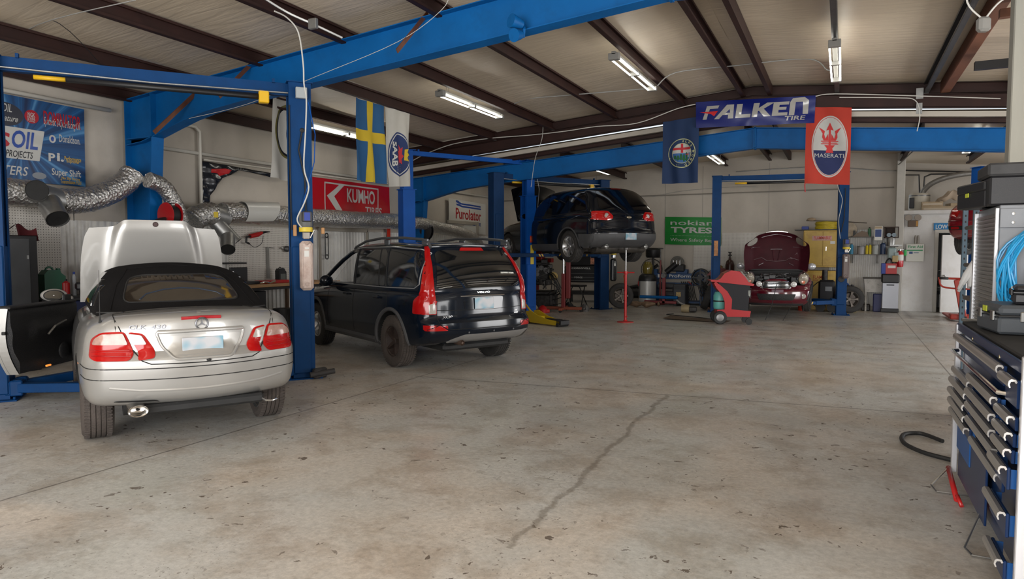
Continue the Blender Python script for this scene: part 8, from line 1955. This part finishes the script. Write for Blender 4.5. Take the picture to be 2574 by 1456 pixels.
# pallet jack
t = thing('pallet_jack', 'red hand pallet truck with lettering on its tiller near the office door', 'pallet jack', (2.52, 18.6, 0), R(0)); tm = mat('truck_red', (.36, .03, .015), .5)
Tt = Matrix.Translation((0, 0, .12)) @ Matrix.Rotation(R(-10), 4, 'Y'); MB(Tt).box((0, 0, .42), (.13, .06, .88), .01).build('tiller', tm, t); lettering('tiller_lettering', 'BT LIFTER', Tt @ Matrix.Translation((.03, -.032, .64)) @ Matrix.Rotation(R(90), 4, 'X') @ Matrix.Rotation(R(-90), 4, 'Z'), .50, .06, M_lab_w, t)
mb = MB(); mb.tube([(-.52, 0, 1.0), (.30, 0, .98)], .025, 8); mb.tube(smooth([(-.50, 0, 1.0), (-.42, 0, .80), (.05, 0, .76), (.30, 0, .80)]), .02, 8); mb.build('handle', tm, t); MB().tube([(-.50, 0, 1.0), (-.32, 0, .995)], .03, 10).build('grip', M_rub, t)
MB().box((0, .2, .10), (.5, .3, .12), .02).box((-.17, .9, .07), (.16, 1.2, .05), .01).box((.17, .9, .07), (.16, 1.2, .05), .01).build('forks', tm, t); MB().cyl((-.06, .05, .09), (.06, .05, .09), .09, n=18).build('steer_wheel', M_rub, t)
# ================================================================== right foreground: tool chest, cabinet, shelf
M_chest = mat('chest_blue', (.006, .022, .075), .32, spec=.25, coat=.1, var=.1, scale=2); M_chestb = mat('chest_inner_blue', (.006, .075, .26), .4)
M_alup = mat('satin_aluminium', (.42, .40, .375), .35, metal=.65); M_edge = mat('bright_edge', (.62, .62, .64), .3, metal=.6)
XF = .735; YN, YF = 3.62, 5.60
t = thing('tool_chest', 'large dark blue roller tool chest with metal drawer pulls, right foreground', 'tool chest', (XF, YN, 0))
LY = YF-YN
MB().box((.42, LY/2, .61), (.78, LY-.04, .96), .006).build('carcass', M_chest, t)
MB().box((.0, -.012, .64), (.05, .03, 1.08), .004).build('corner_trim', M_edge, t); MB().box((.0, LY, .61), (.035, .04, 1.04), .004).build('corner_trim', M_edge, t)
MB().box((.42, -.012, .62), (.80, .012, 1.04)).build('side_panel', mat('side_blue', (.004, .035, .15), .3, coat=.4), t)
MB().box((.44, LY/2, 1.135), (.84, LY+.02, .035), .008).build('rubber_top', mat('mat_black', (.014, .013, .012), .7, var=.3, scale=6), t)
MB().box((.0, LY/2, 1.115), (.02, LY, .05), .003).build('top_rail', M_chest, t)
def drawer(y0, y1, z0, z1, op):
    op *= .55
    """front sits op metres proud of the carcass; wide extruded pull along its top edge"""
    y0 -= YN; y1 -= YN; yc = (y0+y1)/2; l = y1-y0
    d = MB().box((-op-.008, yc, (z0+z1)/2), (.014, l-.01, z1-z0-.008), .003).build('drawer', M_chest, t)
    mb = MB(); x = -op-.015; z = z1-.012
    prof = [(x, z), (x-.006, z+.012), (x-.024, z+.014), (x-.033, z+.006), (x-.036, z-.012), (x-.030, z-.026), (x-.025, z-.024), (x-.029, z-.010), (x-.025, z+.002), (x-.012, z+.004), (x-.006, z-.006)]
    mb.prism(prof, y0+.004, y1-.004, 'y'); mb.ang = 20; mb.build('pull', M_alup, d)
    if op > .015:
        MB().box((-op/2, y0+.02, (z0+z1)/2-.004), (op, .004, (z1-z0)*.8)).box((-op/2, y1-.02, (z0+z1)/2-.004), (op, .004, (z1-z0)*.8)).box((-op/2, yc, z0+.012), (op, l-.04, .004)).build('drawer_box', M_chestb, d)
    return d
drawer(3.98, 5.42, .98, 1.085, .012); drawer(3.68, 3.94, .93, 1.065, .015)
for z0, z1, op in ((.84, .92, .035), (.76, .835, .045), (.68, .755, .04)): drawer(4.02, 4.76, z0, z1, op)
for z0, z1, op in ((.83, .90, .02), (.755, .825, .03), (.68, .75, .035)): drawer(3.68, 3.98, z0, z1, op)
for z0, z1, op in ((.80, .86, .015), (.73, .79, .04), (.66, .72, .05), (.59, .65, .045), (.50, .58, .03)): drawer(4.80, 5.44, z0, z1, op)
drawer(3.98, 4.76, .58, .67, .03); drawer(3.68, 3.96, .56, .67, .06); drawer(3.90, 4.66, .48, .57, .02); drawer(3.68, 4.06, .34, .46, .055); drawer(3.68, 3.98, .14, .24, .06)
MB().box((-.004, 1.25, .30), (.012, .95, .32), .003).build('cupboard_door', M_chest, t); MB().box((-.006, 1.52, .40), (.02, .50, .16), .004).build('blue_side_bin', M_chestb, t)
MB().tube([(-.012, .30, .96), (-.05, .32, .96), (-.05, 1.85, .96), (-.012, 1.87, .96)], .012, 8).build('side_bar', M_chrome, t)
for y in (.55, 1.35): MB().lathe([(0, -.012), (.012, -.010), (.014, 0)], (-.002, y, 1.10), 'x', 14).build('lock', mat('brass_lock', (.5, .42, .25), .3, metal=.9), t)
for y in (.15, LY-.15):
    for x in (.12, .72): MB().cyl((x, y-.03, .065), (x, y+.03, .065), .065, n=18).box((x, y, .12), (.10, .10, .03)).build('castor', M_rub, t)
MB().tube([(.01, LY-.1, 1.17), (.09, LY-.25, 1.175), (.20, LY-.45, 1.17)], .012, 8).build('side_rod', M_steel, t)
# cases on the chest
def case(name, label, c, sz, m, rz=0., lab=None, hand=True, cat='case'):
    t = thing(name, label, cat, c, rz); x, y, z = sz
    MB().box((0, 0, z*.32), (x, y, z*.60), .014).build('shell', m, t); MB().box((0, 0, z*.82), (x*.99, y*.99, z*.36), .018).build('lid', m, t)
    MB().box((0, 0, z*.63), (x*1.01, y*1.01, .012), .003).build('seam_rim', M_black, t)
    for s_ in (-.28, .28): MB().box((-x/2-.006, s_*y, z*.62), (.014, .05, z*.34), .004).box((s_*x, -y/2-.006, z*.62), (.05, .014, z*.34), .004).build('latch', M_steel if hand else m, t)
    if lab: MB().box((0, -y/2-.003, z*.75), (x*.4, .004, z*.12)).build('label', lab, t); MB().box((-x/2-.002, .1*y, z*.80), (.004, y*.18, z*.2)).build('label', lab, t)
    return t
gcase = mat('case_grey', (.055, .062, .07), .5, bump=.04, bscale=120); kcase = mat('case_black', (.014, .014, .016), .5, bump=.04, bscale=120)
case('tool_case', 'large grey plastic case lying on the blue tool chest', (1.08, 4.98, 1.155), (.58, .42, .17), gcase, R(6), mat('label_lime', (.45, .50, .04), .5))
case('tool_case', 'small black case with white label resting on the grey case', (1.08, 4.93, 1.327), (.34, .26, .11), kcase, R(-8), M_lab_w, False)
case('drill_box', 'black box standing on the tool chest at the right edge', (1.22, 4.50, 1.155), (.30, .26, .30), kcase, R(0), None, False)
tag(MB().tube([(0, 0, .015), (.05, .03, .02), (.09, .02, .015)], .016, 8).build('orange_plier_grip', mat('orange_grip', (.75, .08, .02), .4), None, (.93, 3.98, 1.153)), 'orange tool grip lying on the black chest mat', 'tool')
# grey shutter cabinet
t = thing('shutter_cabinet', 'tall pale grey cabinet with ribbed shutter side behind the tool chest', 'cabinet', (.945, 5.66, 0))
cg = mat('cabinet_grey', (.18, .19, .205), .45, var=.05, scale=6)
MB().box((.42, .42, .98), (.82, .82, 1.94), .006).build('body', cg, t)
mb = MB()
for k in range(62):
    z = .10+k*.029; mb.prism([(.08, z), (.08, z+.026), (.10, z+.026)] if 0 else [(-.004, z), (-.009, z+.013), (-.004, z+.027), (.01, z+.027), (.01, z)], .05, .79, 'y')
mb.build('roller_shutter', mat('shutter_grey', (.20, .195, .19), .35, metal=.5, var=.15, scale=5), t)
MB().box((-.004, .012, .97), (.022, .02, 1.92), .003).box((-.004, .82, .97), (.03, .035, 1.92), .003).build('frame_trim', M_edge, t)
MB().box((.085, -.004, 1.86), (.15, .008, .13), .003).build('corner_plate', cg, t)
mb = MB()
for z in (1.83, 1.89): mb.lathe([(0, -.014), (.010, -.012), (.012, 0)], (.085, 0, z), 'y', 12)
mb.build('bolts', M_steel, t); MB().box((.5, -.001, 1.84), (.70, .003, .004)).build('seam_line', M_black, t)
MB().box((.26, -.03, 1.77), (.10, .06, .16), .02).build('cable_hook', M_black, t)
# blue cable coil hanging on it
rn = random.Random(4); mb = MB()
for k in range(26):
    rx, rz_ = rn.uniform(.17, .26), rn.uniform(.27, .38); ph = rn.uniform(-.12, .12); dy = rn.uniform(-.10, -.02); pts = []
    for i in range(29):
        a = 2*PI*i/28+PI/2; pts.append((rx*math.cos(a)*(1+.08*math.sin(a*3+k)), dy+.012*math.sin(3*a+k), -.30+rz_*math.sin(a)+(.33-rz_)*1.0+ph*.1))
    mb.tube(pts, .0075, 6, False)
for i in range(3): mb.tube(smooth([(-.18+.02*i, -.05, -.35), (-.22+.015*i, -.06, -.55), (-.17+.02*i, -.06, -.72), (-.10+.03*i, -.06, -.78)]), .007, 6)
tag(mb.build('blue_cable', mat('cable_cyan', (.01, .26, .52), .4, coat=.2), None, (1.20, 5.64, 1.76)), 'thick coil of bright blue cable hanging on the grey cabinet', 'cable')
tag(MB().tube(smooth([(1.19, 5.60, 1.70), (1.12, 5.58, 1.5), (1.10, 5.56, 1.30), (1.12, 5.50, 1.18)]), .015, 8).build('black_hose', M_rub), 'black hose hanging behind the blue cable coil', 'hose')
# black boxes on the cabinet
t = thing('plastic_toolbox', 'big black plastic toolbox on top of the grey cabinet', 'toolbox', (1.28, 5.92, 1.952)); MB().box((0, 0, .10), (.76, .40, .20), .012).build('body', kcase, t); MB().box((0, 0, .245), (.79, .43, .09), .014).build('lid', mat('dusty_black', (.035, .035, .036), .7, var=.3, scale=7), t); MB().box((-.02, -.215, .20), (.12, .03, .10), .01).build('latch', kcase, t); MB().prism([(-.12, .01), (.12, .01), (.09, .15), (-.09, .15)], -.212, -.198, 'y').build('front_panel', kcase, t)
t = thing('plastic_toolbox', 'small black toolbox sticking out left of the big one on the cabinet', 'toolbox', (.93, 6.12, 1.952), R(12)); MB().box((0, 0, .06), (.18, .5, .12), .008).build('body', kcase, t); MB().box((0, 0, .15), (.19, .5, .07), .01).build('lid', kcase, t); MB().lathe([(0, -.02), (.025, -.02), (.03, 0)], (-.03, -.25, .10), 'y', 16).build('round_latch', mat('latch_grey', (.08, .085, .09), .4), t); MB().box((-.094, .05, .10), (.004, .06, .03)).build('label', mat('label_lime', (.45, .50, .04), .5), t)
# parts shelf behind
SXL = 1.05
t = thing('parts_shelf', 'perforated steel shelving left of the ribbed cabinet', 'shelving', (SXL, 7.4, 0)); us = mat('shelf_upright', (.10, .15, .19), .4, metal=.4)
for y in (0, .6): 
    mb = MB(); mb.box((.02, y, 1.08), (.045, .04, 2.16), .004); mb.build('upright', us, t); mb = MB(); [mb.box((.02, y-.021, .12+k*.06), (.012, .003, .02)) for k in range(34)]; mb.build('slots', M_black, bpy.data.objects[kids(t)[-1].name])
for z in (.45, .80, 1.18, 1.50, 1.86): MB().box((.42, .3, z), (.80, .62, .035), .004).build('shelf_board', mat('shelf_brown', (.10, .085, .07), .6), t)
sb = [(.14, 1.52, .08, .16, (.50, .36, .04), 'yellow parts box on the second shelf from the top'), (.27, 1.52, .10, .13, (.44, .42, .38), 'pale parts box beside the yellow one on the second shelf'), (.12, 1.20, .09, .22, (.60, .50, .05), 'yellow and white parts box on the middle shelf'), (.25, 1.20, .12, .12, (.35, .26, .14), 'tan parts box on the middle shelf'), (.13, .82, .11, .16, (.40, .27, .17), 'left tan carton on the lower shelf'), (.27, .82, .12, .16, (.42, .28, .18), 'right tan carton on the lower shelf'), (.14, 1.88, .05, .16, (.45, .44, .40), 'tall pale box on the top shelf'), (.24, 1.88, .08, .12, (.06, .20, .20), 'teal parts box on the top shelf'), (.2, .02, .26, .24, (.01, .13, .38), 'blue tub on the floor under the shelving')]
for i, (x, z, w_, h, c, l) in enumerate(sb):
    bx = thing('parts_box', l, 'box', (SXL+x, 7.55, z)); m_ = mat('parts_%d' % i, c, .6); MB().box((0, 0, h/2), (w_, .2, h), .004).build('carton', m_, bx); MB().box((0, -.102, h*.55), (w_*.7, .003, h*.3)).build('label', M_lab_w, bx)
t = thing('work_gloves', 'bunch of white work gloves hanging on the shelving upright', 'gloves', (SXL-.03, 7.30, 1.54)); mb = MB(); rn = random.Random(9)
for i in range(16): a = rn.uniform(-.5, .5); mb.tube([(.03, 0, .0), (.02+a*.12, -.03, -.12), (a*.20, rn.uniform(-.05, .02), -.18-rn.random()*.10)], [.02, .028, .012], 7)
mb.ang = 180; mb.build('gloves', mat('glove_white', (.55, .55, .54), .9), t)
tag(MB().tube(smooth([(1.10, 7.3, .78), (1.30, 7.2, .88), (1.5, 7.2, .95)]), .02, 8).build('grey_hose', mat('hose_dark', (.04, .045, .05), .5)), 'dark hose poking out of the shelving', 'hose')
tag(MB().tube(smooth([(1.25, 7.35, .75), (1.15, 7.25, .55), (1.12, 7.25, .30), (1.22, 7.25, .22), (1.45, 7.25, .2)]), .018, 8).build('black_tube', M_rub), 'black hose loop low on the shelving', 'hose')
# items on the floor near the chest
tag(MB().tube(smooth([(.80, 6.75, .02), (.66, 6.95, .02), (.52, 6.85, .02), (.50, 6.55, .02), (.62, 6.30, .02), (.82, 6.15, .02)], 7), .018, 8).build('floor_hose', M_rub), 'black hose loop on the floor beyond the tool chest', 'hose')
t = thing('folding_stand', 'red folding stand with wire feet under the far end of the tool chest', 'stand', (.70, 5.45, 0)); MB().tube([(.0, .12, .12), (.0, -.30, .03)], .017, 8).build('red_arm', rs, t); MB().tube([(-.0, .10, .13), (-.11, .02, .012), (-.09, -.12, .012), (.10, -.12, .012)], .006, 6).build('wire_foot', M_steel, t); MB().tube([(.0, -.30, .06), (.02, -.36, .01)], .013, 8).build('red_toe', rs, t)
tag(MB().tube([(.03, .16, .16), (-.06, .0, .012), (-.04, -.10, .012), (.12, -.11, .012)], .006, 6).build('wire_foot', M_steel, None, (.70, 4.38, 0)), 'second bent wire foot under the middle of the tool chest', 'stand')
# painted partition column at the right edge
wc = MB().box((2.05, 8.1, 2.28), (1.30, .2, 4.56), .01); struct(wc.build('wall_partition', mat('partition_paint', (.36, .35, .30), .6, var=.10, scale=1.5, stretch=(3, 3, .4))))
